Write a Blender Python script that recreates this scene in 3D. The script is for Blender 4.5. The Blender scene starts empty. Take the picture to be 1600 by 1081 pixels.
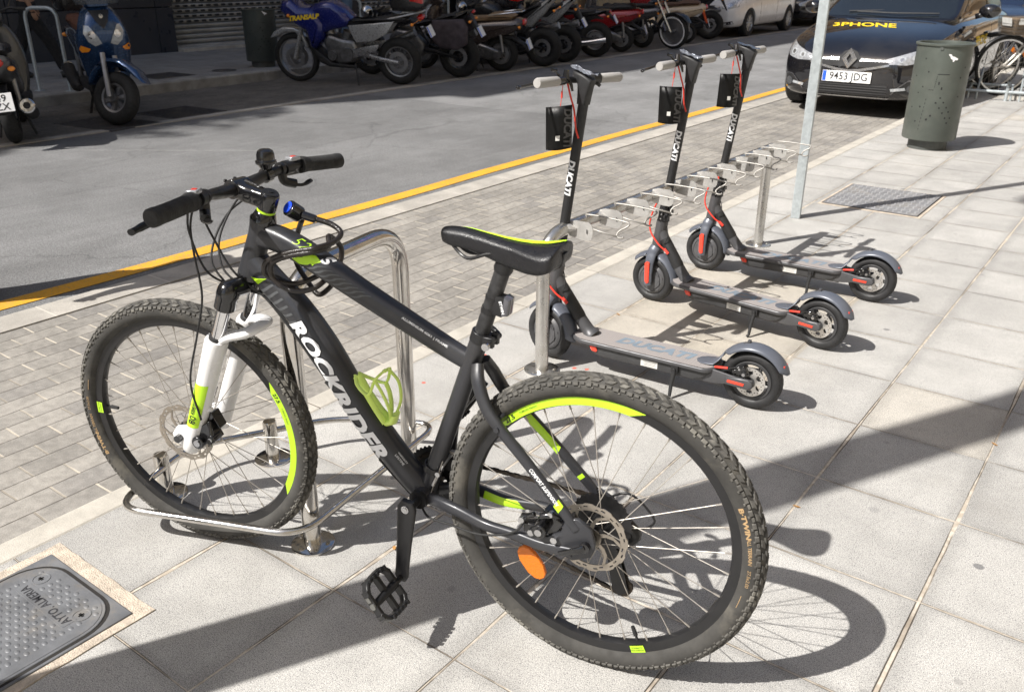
import bpy, bmesh, math, random
from mathutils import Vector, Matrix, Quaternion
from mathutils.bvhtree import BVHTree
from math import sin, cos, pi, radians as rad
random.seed(7)
S = bpy.context.scene
COL = S.collection
# ---------------------------------------------------------------- camera
cd = bpy.data.cameras.new('camera'); cam = bpy.data.objects.new('camera', cd); COL.objects.link(cam)
cd.sensor_width = 36; cd.lens = 30.65; cd.clip_start = .05; cd.clip_end = 2000
_p, _q, _y = 0.41106, 0.0026936, -0.640992
fw = Vector((sin(_y)*cos(_p), cos(_y)*cos(_p), -sin(_p)))
rt = Vector((cos(_y), -sin(_y), 0)); upv = rt.cross(fw)
r2 = rt*cos(_q)+upv*sin(_q); u2 = -rt*sin(_q)+upv*cos(_q)
CAMP = Vector((1.00958, -1.97204, 1.42915))
cam.matrix_world = Matrix(((r2.x, u2.x, -fw.x, CAMP.x), (r2.y, u2.y, -fw.y, CAMP.y), (r2.z, u2.z, -fw.z, CAMP.z), (0, 0, 0, 1)))
S.camera = cam
cd.dof.use_dof = True; cd.dof.focus_distance = 2.5; cd.dof.aperture_fstop = 9.0
# ---------------------------------------------------------------- light
SUN_EL = rad(48.0); SAZ = rad(62.9)            # shadows fall along SAZ
sdir = Vector((cos(SAZ)*cos(SUN_EL), sin(SAZ)*cos(SUN_EL), -sin(SUN_EL)))
W = bpy.data.worlds.new('World'); S.world = W; W.use_nodes = True
nt = W.node_tree; bg = nt.nodes['Background']
sky = nt.nodes.new('ShaderNodeTexSky'); sky.sky_type = 'NISHITA'; sky.sun_disc = False
sky.sun_elevation = SUN_EL; sky.sun_rotation = math.atan2(-cos(SAZ), -sin(SAZ)); sky.air_density = 1.0; sky.dust_density = 2.5; sky.ozone_density = .6
nt.links.new(sky.outputs[0], bg.inputs[0]); bg.inputs[1].default_value = .080
sl = bpy.data.lights.new('sun', 'SUN'); sun = bpy.data.objects.new('sun', sl); COL.objects.link(sun)
sl.energy = 4.9; sl.angle = rad(.53); sl.color = (1, .965, .915)
sun.rotation_euler = sdir.to_track_quat('-Z', 'Y').to_euler(); sun.location = (-6, -12, 14)
S.view_settings.view_transform = 'Standard'; S.view_settings.look = 'None'; S.view_settings.exposure = 0.60; S.view_settings.gamma = 1
# ---------------------------------------------------------------- node expressions
class NX:
    """tiny expression builder over math nodes"""
    def __init__(s, t, o): s.t = t; s.o = o
    def _b(s, op, b=None, c=None):
        n = s.t.nodes.new('ShaderNodeMath'); n.operation = op
        s.t.links.new(s.o, n.inputs[0])
        for i, v in ((1, b), (2, c)):
            if v is None: continue
            if isinstance(v, NX): s.t.links.new(v.o, n.inputs[i])
            else: n.inputs[i].default_value = v
        return NX(s.t, n.outputs[0])
    def __add__(s, b): return s._b('ADD', b)
    def __sub__(s, b): return s._b('SUBTRACT', b)
    def __mul__(s, b): return s._b('MULTIPLY', b)
    def __truediv__(s, b): return s._b('DIVIDE', b)
    def floor(s): return s._b('FLOOR')
    def frac(s): return s._b('FRACT')
    def abs(s): return s._b('ABSOLUTE')
    def lt(s, b): return s._b('LESS_THAN', b)
    def gt(s, b): return s._b('GREATER_THAN', b)
    def mx(s, b): return s._b('MAXIMUM', b)
    def mn(s, b): return s._b('MINIMUM', b)
    def mod(s, b): return s._b('FLOORED_MODULO', b)
    def ramp(s, a, b, lo=0., hi=1.):
        n = s.t.nodes.new('ShaderNodeMapRange'); s.t.links.new(s.o, n.inputs[0])
        n.interpolation_type = 'SMOOTHSTEP'
        n.inputs[1].default_value = a; n.inputs[2].default_value = b; n.inputs[3].default_value = lo; n.inputs[4].default_value = hi
        return NX(s.t, n.outputs[0])
class MT:
    """material with expression helpers"""
    def __init__(s, name, col=(.5, .5, .5), rough=.5, metal=0., spec=.5, coat=0.):
        s.m = bpy.data.materials.new(name); s.m.use_nodes = True; s.t = s.m.node_tree
        s.b = s.t.nodes['Principled BSDF']
        s.b.inputs['Base Color'].default_value = (*col, 1); s.b.inputs['Roughness'].default_value = rough
        s.b.inputs['Metallic'].default_value = metal; s.b.inputs['Specular IOR Level'].default_value = spec
        s.b.inputs['Coat Weight'].default_value = coat; s.b.inputs['Coat Roughness'].default_value = .04
        s.tc = s.t.nodes.new('ShaderNodeTexCoord')
        s.vec = s.tc.outputs['Object']
    def geo(s):                                   # world position (surfaces that never move)
        g = s.t.nodes.new('ShaderNodeNewGeometry'); s.vec = g.outputs['Position']; return s
    def xyz(s):
        n = s.t.nodes.new('ShaderNodeSeparateXYZ'); s.t.links.new(s.vec, n.inputs[0])
        return [NX(s.t, o) for o in n.outputs]
    def noise(s, scale, detail=3, rough=.55, vec=None, d4=None):
        n = s.t.nodes.new('ShaderNodeTexNoise'); n.inputs['Scale'].default_value = scale
        n.inputs['Detail'].default_value = detail; n.inputs['Roughness'].default_value = rough
        s.t.links.new(vec.o if vec else s.vec, n.inputs['Vector']); return NX(s.t, n.outputs[0])
    def voro(s, scale, rnd=1., feat='F1', out=0, vec=None):
        n = s.t.nodes.new('ShaderNodeTexVoronoi'); n.feature = feat; n.inputs['Scale'].default_value = scale
        n.inputs['Randomness'].default_value = rnd
        s.t.links.new(vec.o if vec else s.vec, n.inputs['Vector']); return NX(s.t, n.outputs[out])
    def white(s, x, y):
        c = s.t.nodes.new('ShaderNodeCombineXYZ')
        for i, v in enumerate((x, y)): s.t.links.new(v.o, c.inputs[i])
        n = s.t.nodes.new('ShaderNodeTexWhiteNoise'); n.noise_dimensions = '3D'; s.t.links.new(c.outputs[0], n.inputs[0]); return NX(s.t, n.outputs[0])
    def comb(s, x, y, z=None):
        c = s.t.nodes.new('ShaderNodeCombineXYZ')
        for i, v in enumerate((x, y, z)):
            if isinstance(v, NX): s.t.links.new(v.o, c.inputs[i])
            elif v is not None: c.inputs[i].default_value = v
        return NX(s.t, c.outputs[0])
    def mix(s, f, a, b):
        n = s.t.nodes.new('ShaderNodeMix'); n.data_type = 'RGBA'
        s.t.links.new(f.o, n.inputs[0])
        for i, v in ((6, a), (7, b)):
            if isinstance(v, NX): s.t.links.new(v.o, n.inputs[i])
            else: n.inputs[i].default_value = (*v, 1)
        return NX(s.t, n.outputs[2])
    def mul(s, colr, f):
        n = s.t.nodes.new('ShaderNodeVectorMath'); n.operation = 'SCALE'
        if isinstance(colr, NX): s.t.links.new(colr.o, n.inputs[0])
        else: n.inputs[0].default_value = colr
        s.t.links.new(f.o, n.inputs['Scale']); return NX(s.t, n.outputs[0])
    def color(s, c): s.t.links.new(c.o, s.b.inputs['Base Color']); return s
    def rough(s, c): s.t.links.new(c.o, s.b.inputs['Roughness']); return s
    def metal(s, c): s.t.links.new(c.o, s.b.inputs['Metallic']); return s
    def bump(s, h, dist=.002, strength=1.):
        n = s.t.nodes.new('ShaderNodeBump'); n.inputs['Distance'].default_value = dist; n.inputs['Strength'].default_value = strength
        s.t.links.new(h.o, n.inputs['Height']); s.t.links.new(n.outputs[0], s.b.inputs['Normal']); return s
def simple(name, col, rough=.5, metal=0., var=.12, scale=25., bump=0., spec=.5, coat=0., dirt=None):
    """plain material with mottled colour and roughness"""
    m = MT(name, col, rough, metal, spec, coat)
    n = m.noise(scale, 4)
    c = m.mul(col, n.ramp(.25, .75, 1-var, 1+var))
    if dirt:
        d = m.noise(scale*.35, 5, .7).ramp(.48, .68, 0, dirt[1]); c = m.mix(d, c, dirt[0])
    m.color(c); m.rough(m.noise(scale*2.3, 3).ramp(.3, .7, max(.02, rough-.07), min(1, rough+.09)))
    if bump: m.bump(m.noise(scale*8, 3), bump)
    return m.m
# ---------------------------------------------------------------- mesh builder
def V(*a): return Vector(a)
def cr(pts, n=6, closed=False):
    """Catmull-Rom through points"""
    P = [Vector(p) for p in pts]; out = []; m = len(P)
    rng = range(m if closed else m-1)
    for i in rng:
        p1, p2 = P[i], P[(i+1) % m]
        p0 = P[i-1] if (closed or i > 0) else p1*2-p2
        p3 = P[(i+2) % m] if (closed or i+2 < m) else p2*2-p1
        for k in range(n):
            t = k/n
            out.append(.5*((2*p1)+(p2-p0)*t+(2*p0-5*p1+4*p2-p3)*t*t+(3*p1-p0-3*p2+p3)*t**3))
    if not closed: out.append(P[-1])
    return out
def fillet(pts, r, n=6, closed=False):
    """polyline with rounded corners"""
    P = [Vector(p) for p in pts]; out = []; m = len(P)
    for i in range(m):
        if not closed and i in (0, m-1): out.append(P[i]); continue
        a, b, c = P[i-1], P[i], P[(i+1) % m]
        d1 = (a-b); d2 = (c-b); l = min(r, d1.length*.49, d2.length*.49)
        q0 = b+d1.normalized()*l; q2 = b+d2.normalized()*l
        for k in range(n+1):
            t = k/n; out.append(q0*(1-t)**2+b*2*t*(1-t)+q2*t*t)
    return out
def frames(path, closed=False, up=None):
    n = len(path); T = []
    for i in range(n):
        a = path[i-1] if (closed or i > 0) else path[i]; b = path[(i+1) % n] if (closed or i < n-1) else path[i]
        t = (b-a); T.append(t.normalized() if t.length > 1e-9 else Vector((0, 0, 1)))
    F = []
    if up is not None:
        for t in T:
            s = t.cross(up)
            if s.length < 1e-4: s = t.orthogonal()
            s.normalize(); F.append((s, s.cross(t).normalized()))
        return F
    s = T[0].orthogonal().normalized()
    for i, t in enumerate(T):
        if i: s = s-t*s.dot(t); s.normalize()
        F.append((s, s.cross(t).normalized() if False else t.cross(s).normalized()))
    return F
class M:
    def __init__(s): s.v = []; s.f = []; s.mi = []; s.cur = 0
    def add(s, vs, fs):
        o = len(s.v); s.v += [Vector(p) for p in vs]; s.f += [tuple(i+o for i in f) for f in fs]; s.mi += [s.cur]*len(fs); return s
    def mat(s, i): s.cur = i; return s
    def box(s, c, size, rot=None, taper=1.):
        c = Vector(c); x, y, z = [q/2 for q in size]; vs = []
        for k in (-1, 1):
            t = taper if k > 0 else 1.
            for a, b in ((-1, -1), (1, -1), (1, 1), (-1, 1)): vs.append(Vector((a*x*t, b*y*t, k*z)))
        if rot is not None:
            R = rot if isinstance(rot, Matrix) else Matrix.Rotation(rot, 3, 'Z'); vs = [R @ p for p in vs]
        return s.add([c+p for p in vs], [(3, 2, 1, 0), (4, 5, 6, 7), (0, 1, 5, 4), (1, 2, 6, 5), (2, 3, 7, 6), (3, 0, 4, 7)])
    def rings(s, R, closed=False, caps=True, wrap=True):
        n = len(R[0]); vs = [p for r in R for p in r]; fs = []; m = len(R)
        for i in range(m if closed else m-1):
            j = (i+1) % m
            for k in range(n if wrap else n-1):
                l = (k+1) % n; fs.append((i*n+k, i*n+l, j*n+l, j*n+k))
        if caps and not closed and wrap: fs += [tuple(range(n))[::-1], tuple((m-1)*n+k for k in range(n))]
        return s.add(vs, fs)
    def tube(s, path, r, n=12, closed=False, caps=True, up=None, p=2., r2=None):
        """r, r2: scalars or lists (side, up radii); p: superellipse power"""
        path = [Vector(q) for q in path]; F = frames(path, closed, up); R = []
        for i, q in enumerate(path):
            a = r[i] if isinstance(r, (list, tuple)) else r
            b = a if r2 is None else (r2[i] if isinstance(r2, (list, tuple)) else r2)
            ring = []
            for k in range(n):
                t = 2*pi*k/n; c_, s_ = cos(t), sin(t)
                ring.append(q+F[i][0]*(a*math.copysign(abs(c_)**(2/p), c_))+F[i][1]*(b*math.copysign(abs(s_)**(2/p), s_)))
            R.append(ring)
        return s.rings(R, closed, caps)
    def cyl(s, a, b, r, rb=None, n=16, caps=True):
        return s.tube([a, b], [r, r if rb is None else rb], n, caps=caps)
    def lathe(s, c, axis, prof, n=24, arc=None, ref=None, closed=False):
        """prof: (radius, offset along axis)"""
        c = Vector(c); ax = Vector(axis).normalized(); u = (Vector(ref)-ax*Vector(ref).dot(ax)).normalized() if ref else ax.orthogonal().normalized(); w = ax.cross(u)
        a0, a1 = arc if arc else (0, 2*pi); m = n if not arc else n+1; R = []
        for k in range(m):
            t = a0+(a1-a0)*k/n
            R.append([c+(u*cos(t)+w*sin(t))*r+ax*o for r, o in prof])
        return s.rings(R, closed=not arc, caps=False, wrap=closed)
    def disc(s, c, axis, r, h, n=20):
        ax = Vector(axis).normalized(); c = Vector(c); return s.cyl(c-ax*h/2, c+ax*h/2, r, n=n)
    def sphere(s, c, r, n=12, m=8, sc=(1, 1, 1)):
        prof = [(max(1e-5, r*sin(pi*i/m)), -r*cos(pi*i/m)) for i in range(m+1)]; o = len(s.v); s.lathe((0, 0, 0), (0, 0, 1), prof, n)
        for i in range(o, len(s.v)): q = s.v[i]; s.v[i] = Vector((c[0]+q.x*sc[0], c[1]+q.y*sc[1], c[2]+q.z*sc[2]))
        return s
    def prism(s, poly, thick, fn=None, inset=0., n_in=2):
        """poly (a,b) in side plane x,z; thickness along y, centred; inset rounds the rims"""
        P = [Vector((a, 0, b)) for a, b in poly]; n = len(P); c = sum(P, Vector())/n
        def off(d):
            out = []
            for i in range(n):
                a, b, q = P[i-1], P[i], P[(i+1) % n]
                t1 = (b-a).normalized(); t2 = (q-b).normalized(); n1 = Vector((-t1.z, 0, t1.x)); n2 = Vector((-t2.z, 0, t2.x))
                m_ = (n1+n2); l = m_.length
                m_ = m_/l if l > 1e-6 else n1
                out.append(b+m_*d*sgn/max(.5, m_.dot(n1)))
            return out
        A = sum(P[i-1].x*P[i].z-P[i].x*P[i-1].z for i in range(n)); sgn = 1 if A > 0 else -1
        h = thick/2; L = []
        if inset > 0:
            for k in range(n_in+1):
                a = pi/2*k/n_in; L.append((inset*(1-sin(a)), -h+min(inset, h)*(1-cos(a))))
            L = [(d, y) for d, y in L]; L2 = [(d, -y) for d, y in reversed(L)]; L = L+L2
        else: L = [(0, -h), (0, h)]
        R = []
        for d, y in L:
            R.append([p+Vector((0, y, 0)) for p in (off(d) if d else P)])
        return s.rings(R) if fn is None else s.rings([[fn(p) for p in r] for r in R])
    def plate(s, poly, o, ux, uy, th=.002):
        """flat polygon (a,b) at o + a ux + b uy, extruded th along ux x uy"""
        o, ux, uy = Vector(o), Vector(ux), Vector(uy); nn = ux.cross(uy).normalized()*th; P = [o+ux*a+uy*b for a, b in poly]; n = len(P)
        return s.add(P+[p+nn for p in P], [tuple(range(n))[::-1], tuple(range(n, 2*n))]+[(i, (i+1) % n, n+(i+1) % n, n+i) for i in range(n)])
    def xf(s, mtx, a=0):
        for i in range(a, len(s.v)): s.v[i] = mtx @ s.v[i]
        return s
    def build(s, name, mats, parent=None, smooth=35, bevel=0., sub=0, seg=2, solid=0.):
        me = bpy.data.meshes.new(name); me.from_pydata(s.v, [], s.f)
        if not isinstance(mats, (list, tuple)): mats = [mats]
        for m in mats: me.materials.append(m)
        if len(mats) > 1: me.polygons.foreach_set('material_index', s.mi)
        bm = bmesh.new(); bm.from_mesh(me); bmesh.ops.recalc_face_normals(bm, faces=bm.faces); bm.to_mesh(me); bm.free()
        me.update()
        if smooth:
            me.polygons.foreach_set('use_smooth', [True]*len(me.polygons))
            if smooth < 180: me.set_sharp_from_angle(angle=rad(smooth))
        o = bpy.data.objects.new(name, me); COL.objects.link(o)
        if parent: o.parent = parent
        if solid: q = o.modifiers.new('s', 'SOLIDIFY'); q.thickness = solid; q.offset = 0
        if bevel: q = o.modifiers.new('b', 'BEVEL'); q.width = bevel; q.segments = seg; q.limit_method = 'ANGLE'; q.angle_limit = rad(40)
        if sub: q = o.modifiers.new('u', 'SUBSURF'); q.levels = q.render_levels = sub
        return o
def thing(name, label, cat, loc=(0, 0, 0), rz=0., group=None, mtx=None):
    o = bpy.data.objects.new(name, None); COL.objects.link(o); o.empty_display_size = .1
    if mtx is not None: o.matrix_world = mtx
    else: o.location = loc; o.rotation_euler = (0, 0, rz)
    return tag(o, label, cat, group)
def tag(o, label, cat, group=None):
    o['label'] = label; o['category'] = cat
    if group: o['group'] = group
    return o
def struct(o, kind='structure'): o['kind'] = kind; return o
def copy_tree(o, parent=None):
    c = o.copy(); COL.objects.link(c); c.parent = parent
    if parent is not None: c.matrix_parent_inverse = o.matrix_parent_inverse.copy()
    for ch in [q for q in bpy.data.objects if q.parent == o]: copy_tree(ch, c)
    return c
# ---------------------------------------------------------------- lettering
def text2d(txt, size, off=0., shear=0., sx=1., cuts=0, align='CENTER', gap=1.):
    cu = bpy.data.curves.new('t', 'FONT'); cu.body = txt; cu.size = size; cu.offset = off; cu.shear = shear; cu.align_x = align; cu.align_y = 'CENTER'
    cu.resolution_u = 3; cu.space_character = gap
    o = bpy.data.objects.new('t', cu); COL.objects.link(o)
    dg = bpy.context.evaluated_depsgraph_get(); me = bpy.data.meshes.new_from_object(o.evaluated_get(dg))
    bpy.data.objects.remove(o)
    bm = bmesh.new(); bm.from_mesh(me); bmesh.ops.triangulate(bm, faces=bm.faces)
    if cuts:
        bmesh.ops.subdivide_edges(bm, edges=[e for e in bm.edges if e.calc_length() > size*.18], cuts=cuts, use_grid_fill=False)
        bmesh.ops.triangulate(bm, faces=bm.faces)
    vs = [(v.co.x*sx, v.co.y) for v in bm.verts]; bm.verts.index_update(); fs = [tuple(v.index for v in f.verts) for f in bm.faces]
    bm.free(); bpy.data.meshes.remove(me); return vs, fs
def lettering(m, txt, size, o, ux, uy, fn=None, **k):
    """flat text with its centre at o; ux reading direction"""
    vs, fs = text2d(txt, size, **k); o, ux, uy = Vector(o), Vector(ux).normalized(), Vector(uy).normalized()
    P = [o+ux*a+uy*b for a, b in vs]
    if fn: P = [fn(p) for p in P]
    return m.add(P, fs)
def bvh_of(obs):
    dg = bpy.context.evaluated_depsgraph_get(); vs = []; fs = []
    for o in obs:
        me = o.evaluated_get(dg).to_mesh(); b = len(vs); vs += [v.co.copy() for v in me.vertices]; fs += [tuple(i+b for i in p.vertices) for p in me.polygons]
    return BVHTree.FromPolygons(vs, fs)
def poly_mesh2d(poly, cell):
    """triangulated 2D polygon with interior points so that it can be draped"""
    bm = bmesh.new(); vs = [bm.verts.new((a, b, 0)) for a, b in poly]; bm.faces.new(vs)
    xs = [a for a, b in poly]; ys = [b for a, b in poly]
    for ax, lo, hi in ((0, min(xs), max(xs)), (1, min(ys), max(ys))):
        k = max(1, int((hi-lo)/cell))
        for i in range(1, k):
            c = [0, 0, 0]; c[ax] = lo+(hi-lo)*i/k; nrm = [0, 0, 0]; nrm[ax] = 1
            bmesh.ops.bisect_plane(bm, geom=bm.verts[:]+bm.edges[:]+bm.faces[:], plane_co=c, plane_no=nrm, dist=1e-5)
    bm.verts.index_update(); r = [(v.co.x, v.co.y) for v in bm.verts], [tuple(v.index for v in f.verts) for f in bm.faces]; bm.free(); return r
def drape(m, bvh, poly, o, ux, uy, d, off=.003, cell=.05, txt=None):
    """project a 2D polygon (or text mesh) along d onto a body"""
    vs, fs = txt if txt else poly_mesh2d(poly, cell); o, ux, uy, d = Vector(o), Vector(ux), Vector(uy), Vector(d).normalized(); P = []
    ok = []
    for a, b in vs:
        q = o+ux*a+uy*b; h = bvh.ray_cast(q, d)
        if h[0] is None: h = bvh.find_nearest(q); P.append((h[0]-d*off) if h[0] else q); ok.append(False)
        else: P.append(h[0]-d*off); ok.append(True)
    return m.add(P, [f for f in fs if any(ok[i] for i in f)])
# ================================================================ setting
RZ = -.10                                   # road level; the near pavement is z = 0
# --- pavement tiles
def tile_mat(name, base=(.475, .463, .438), ox=0., far=False):
    m = MT(name).geo(); x, y, z = m.xyz()
    wob = m.noise(5, 4)*.004-.002
    tx, ty = .3938, .4165
    u = (x-ox+wob*1.2)/tx; v = (y+wob)/ty
    iu, iv = u.floor(), v.floor(); fu, fv = u.frac(), v.frac()
    r1 = m.white(iu, iv); r2_ = m.white(iv+17.3, iu*3.1)
    # distance to the nearest joint, metres
    du = (((fu-.5).abs()*-1)+.5)*tx; dv = (((fv-.5).abs()*-1)+.5)*ty
    wid = m.noise(1.6, 3).ramp(.36, .62, .0022, .0060)
    d = (du*.85).mn(dv*1.5)
    joint = (d-wid).ramp(-.0015, .0015, 1, 0)
    crack = ((d-wid*.8).abs()-.0006).ramp(-.0008, .0012, 1, 0)*m.noise(3.5, 4).ramp(.40, .58)
    edge = d.ramp(.008, .05, .84, 1)                                    # dirt that gathers along joints
    sp = m.noise(380, 2, .7); sp2 = m.voro(240)
    sp3 = m.noise(800, 2, .7)
    warm = (r2_.gt(.95)*.5).mx((x.gt(-.80)*x.lt(.02)*y.gt(.82)*y.lt(2.1))*r1.ramp(0, 1, .75, 1.))
    c = m.mix(r1, base, tuple(q*.86 for q in base))
    c = m.mix(warm*.55, c, (.50, .43, .32))
    c = m.mul(c, m.noise(3.2, 5, .65).ramp(.3, .7, .86, 1.08))
    c = m.mul(c, sp.ramp(.38, .62, .66, 1.24)); c = m.mul(c, sp3.ramp(.38, .62, .68, 1.24))
    c = m.mix(sp2.ramp(.15, .35, .75, 0), c, (.10, .10, .11))
    c = m.mix(m.voro(260, out=0).ramp(.1, .25, .45, 0), c, (.62, .6, .58))
    c = m.mul(c, edge)
    # grime, dried drips and chewing gum
    g = m.noise(1.3, 5, .75).ramp(.52, .75, 0, .38); c = m.mix(g, c, (.26, .245, .22))
    gv = m.voro(3.3); gw = m.noise(30, 2)*.012
    gum = (gv+gw).ramp(.052, .064, 1, 0)*m.voro(3.3, out=1).gt(.22)
    gcol = m.voro(3.3, out=1).ramp(.35, 1, .25, .8)
    c = m.mix(gum*gcol, c, (.10, .10, .105))
    gv2 = m.voro(5.1, vec=m.comb(x+9.1, y+4.3, z)); c = m.mix((gv2+gw).ramp(.05, .075, .45, 0), c, (.2, .195, .185))
    mort = m.mix(m.noise(40, 4).ramp(.35, .65), (.40, .345, .275), (.56, .505, .43))
    mort = m.mix(m.noise(4, 4).ramp(.48, .66, 0, .7), mort, (.22, .18, .14))
    if not far:
        for (a, b, r_) in ((-1.07, .168, .009), (-1.01, .182, .011), (-.985, .52, .010), (-.63, .63, .012), (-.585, .65, .012)):
            c = m.mix((((x-a).abs()*.8+(y-b).abs()*.9)+m.noise(90, 3)*.012-.006).ramp(r_*.55, r_, .85, 0), c, (.55, .09, .05))
    c = m.mix(joint, c, mort); c = m.mix(crack, c, (.05, .042, .035))
    m.color(c); m.rough(m.noise(60, 3).ramp(.3, .7, .62, .85))
    h = (joint*-1.)+crack*-1.2+sp*.10+r1*.25+sp3*.06
    m.bump(h, .003, .8); return m.m
TILE = tile_mat('pavement_tile')
# --- small concrete pavers in running bond along the street
def paver_mat():
    m = MT('paver').geo(); x, y, z = m.xyz()
    wob = m.noise(6, 3)*.010-.005
    wx = m.noise(3.1, 3, vec=m.comb(y, x, z))*.012-.006
    u = (x+2.99+wx)/.1005; iu = u.floor(); fu = u.frac()
    v = (y-.05+wob)/.2015+iu.mod(2.)*.5; iv = v.floor(); fv = v.frac()
    r = m.white(iu, iv); r_ = m.white(iv*2.3+5., iu)
    du = (((fu-.5).abs()*-1)+.5)*.1005; dv = (((fv-.5).abs()*-1)+.5)*.2015
    jl = du.ramp(.001, .0035, 1, 0); js = dv.ramp(.0025, .0048, 1, 0)
    c = m.mix(r, (.245, .23, .208), (.31, .29, .26)); c = m.mix(r_.gt(.85)*.5, c, (.20, .19, .18))
    c = m.mul(c, m.noise(2.2, 5, .7).ramp(.3, .7, .78, 1.12)); c = m.mul(c, m.noise(300, 2).ramp(.3, .7, .84, 1.14)); c = m.mul(c, m.noise(35, 4).ramp(.3, .7, .88, 1.1))
    st = m.noise(1.0, 5, .8).ramp(.55, .78, 0, .5); c = m.mix(st, c, (.17, .16, .15))
    c = m.mix(jl*m.noise(20, 3).ramp(.3, .6, .3, .85), c, (.12, .105, .09))
    light = m.mix(m.noise(2.0, 4).ramp(.42, .58, 0, .9), (.50, .45, .37), (.24, .215, .18))
    c = m.mix(js, c, light)
    ov = (m.voro(2.4)+m.noise(25, 3)*.02).ramp(.06, .085, .7, 0)*m.voro(2.4, out=1).gt(.6); c = m.mix(ov, c, (.09, .085, .08))
    x2, y2, z2 = m.xyz()
    c = m.mul(c, x.ramp(-7.75, -7.55, .52, 1))                           # deep street shade painted into the far lane's colour
    m.color(c); m.rough(m.noise(50, 3).ramp(.3, .7, .6, .85))
    m.bump((jl*-1)+(js*-.3)+r*.5+m.noise(180, 3)*.25, .0035, .9); return m.m
PAVER = paver_mat()
def asphalt_mat():
    m = MT('asphalt').geo(); x, y, z = m.xyz()
    n1 = m.noise(170, 3, .8); n2 = m.voro(210); big = m.noise(.55, 5, .6)
    c = m.mul((.20, .20, .20), big.ramp(.3, .7, .88, 1.1))
    # an older resurfaced patch with its seam across the lane
    seam = (y-6.25-(x+6.7)*.035+m.noise(1.2, 3)*.12); patch = seam.ramp(-.015, .015, 0, 1)
    c = m.mul(c, patch.ramp(0, 1, .87, 1.08)); c = m.mul(c, seam.abs().ramp(.0, .035, .8, 1))
    seam2 = (x+5.15+m.noise(.8, 3)*.25); c = m.mul(c, seam2.abs().ramp(0., .03, .86, 1)); c = m.mul(c, seam2.ramp(-.1, .1, .92, 1.03))
    track = ((x+4.3).abs()-.35).abs(); c = m.mul(c, track.ramp(.0, .5, .93, 1.04))
    ck = m.voro(.55, feat='DISTANCE_TO_EDGE', vec=m.comb(x+m.noise(1.5, 4)*.9, y+m.noise(1.1, 4)*1.1, z)); c = m.mul(c, ck.ramp(.0, .008, .74, 1)); c = m.mul(c, m.noise(.9, 5, .75).ramp(.35, .65, .84, 1.12)); c = m.mul(c, n1.ramp(.38, .62, .62, 1.36)); c = m.mul(c, m.noise(70, 4, .8).ramp(.36, .64, .74, 1.24)); c = m.mix(n2.ramp(.1, .28, .5, 0), c, (.34, .33, .32)); c = m.mix(m.voro(160, out=0).ramp(.06, .2, .6, 0), c, (.05, .05, .05))
    s3 = (x+7.4-(y-1.6)*1.35+m.noise(3, 3)*.10-.05); c = m.mix(s3.abs().ramp(.004, .022, .55, 0)*y.lt(3.)*y.gt(.5)*m.noise(9, 4).ramp(.35, .55), c, (.42, .41, .39))
    spots = (m.voro(2.2)+m.noise(12, 3)*.03).ramp(.035, .055, .8, 0)*m.voro(2.2, out=1).gt(.4); c = m.mix(spots, c, (.06, .06, .06))
    nx = m.noise(1.0, 3, vec=m.comb(x*14., y*1.2, z)); c = m.mul(c, nx.ramp(.3, .7, .95, 1.05))
    m.color(c); m.rough(n1.ramp(.3, .7, .7, .9)); m.bump(n1+n2*.6, .004, .9); return m.m
ASPH = asphalt_mat()
CONC = simple('concrete', (.40, .375, .33), .8, var=.22, scale=6, bump=.001, dirt=((.24, .22, .19), .6))
def kerb_mat():
    m = MT('kerb_stone').geo(); x, y, z = m.xyz()
    j = ((y/.62+.31).frac()-.5).abs().ramp(.4955, .498, 0, 1)
    c = m.mul((.47, .44, .385), m.noise(5, 5, .7).ramp(.3, .7, .84, 1.1)); c = m.mul(c, m.noise(400, 2).ramp(.3, .7, .86, 1.12))
    c = m.mix(j, c, (.16, .13, .1)); c = m.mix(m.noise(1.7, 5, .75).ramp(.53, .7, 0, .4), c, (.27, .25, .22))
    m.color(c); m.rough(m.noise(40).ramp(.3, .7, .65, .85)); m.bump(m.noise(300, 3)-j*2., .002, .6); return m.m
KERB = kerb_mat()
def yellow_mat():
    m = MT('yellow_paint').geo(); x, y, z = m.xyz()
    c = m.mul((.72, .36, .025), m.noise(4, 4).ramp(.3, .7, .9, 1.1))
    wear = m.noise(60, 5, .85).ramp(.50, .62, 0, .85)*m.noise(3., 4).ramp(.35, .62, .25, 1); c = m.mix(wear, c, (.2, .185, .16))
    m.color(c); m.rough(m.noise(90).ramp(.3, .7, .5, .75)); m.bump(m.noise(260, 2), .003, .7); return m.m
YEL = yellow_mat()
def sheet(name, x0, x1, y0, y1, z, mat_, th=.3):
    return struct(M().box(((x0+x1)/2, (y0+y1)/2, z-th/2), (x1-x0, y1-y0, th)).build(name, mat_, smooth=0))
GRD = simple('ground_soil', (.2, .18, .15), .95, var=.2, scale=.3)
sheet('ground', -700, 700, -700, 700, -.62, GRD, .2)
sheet('road', -9.9, -1.23, -60, 160, RZ, ASPH, .4)
sheet('parking_lane', -2.992, -1.255, -40, 120, RZ+.006, PAVER, .05)
sheet('parking_lane_far', -9.57, -7.62, -40, 120, RZ+.006, PAVER, .05)
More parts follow.
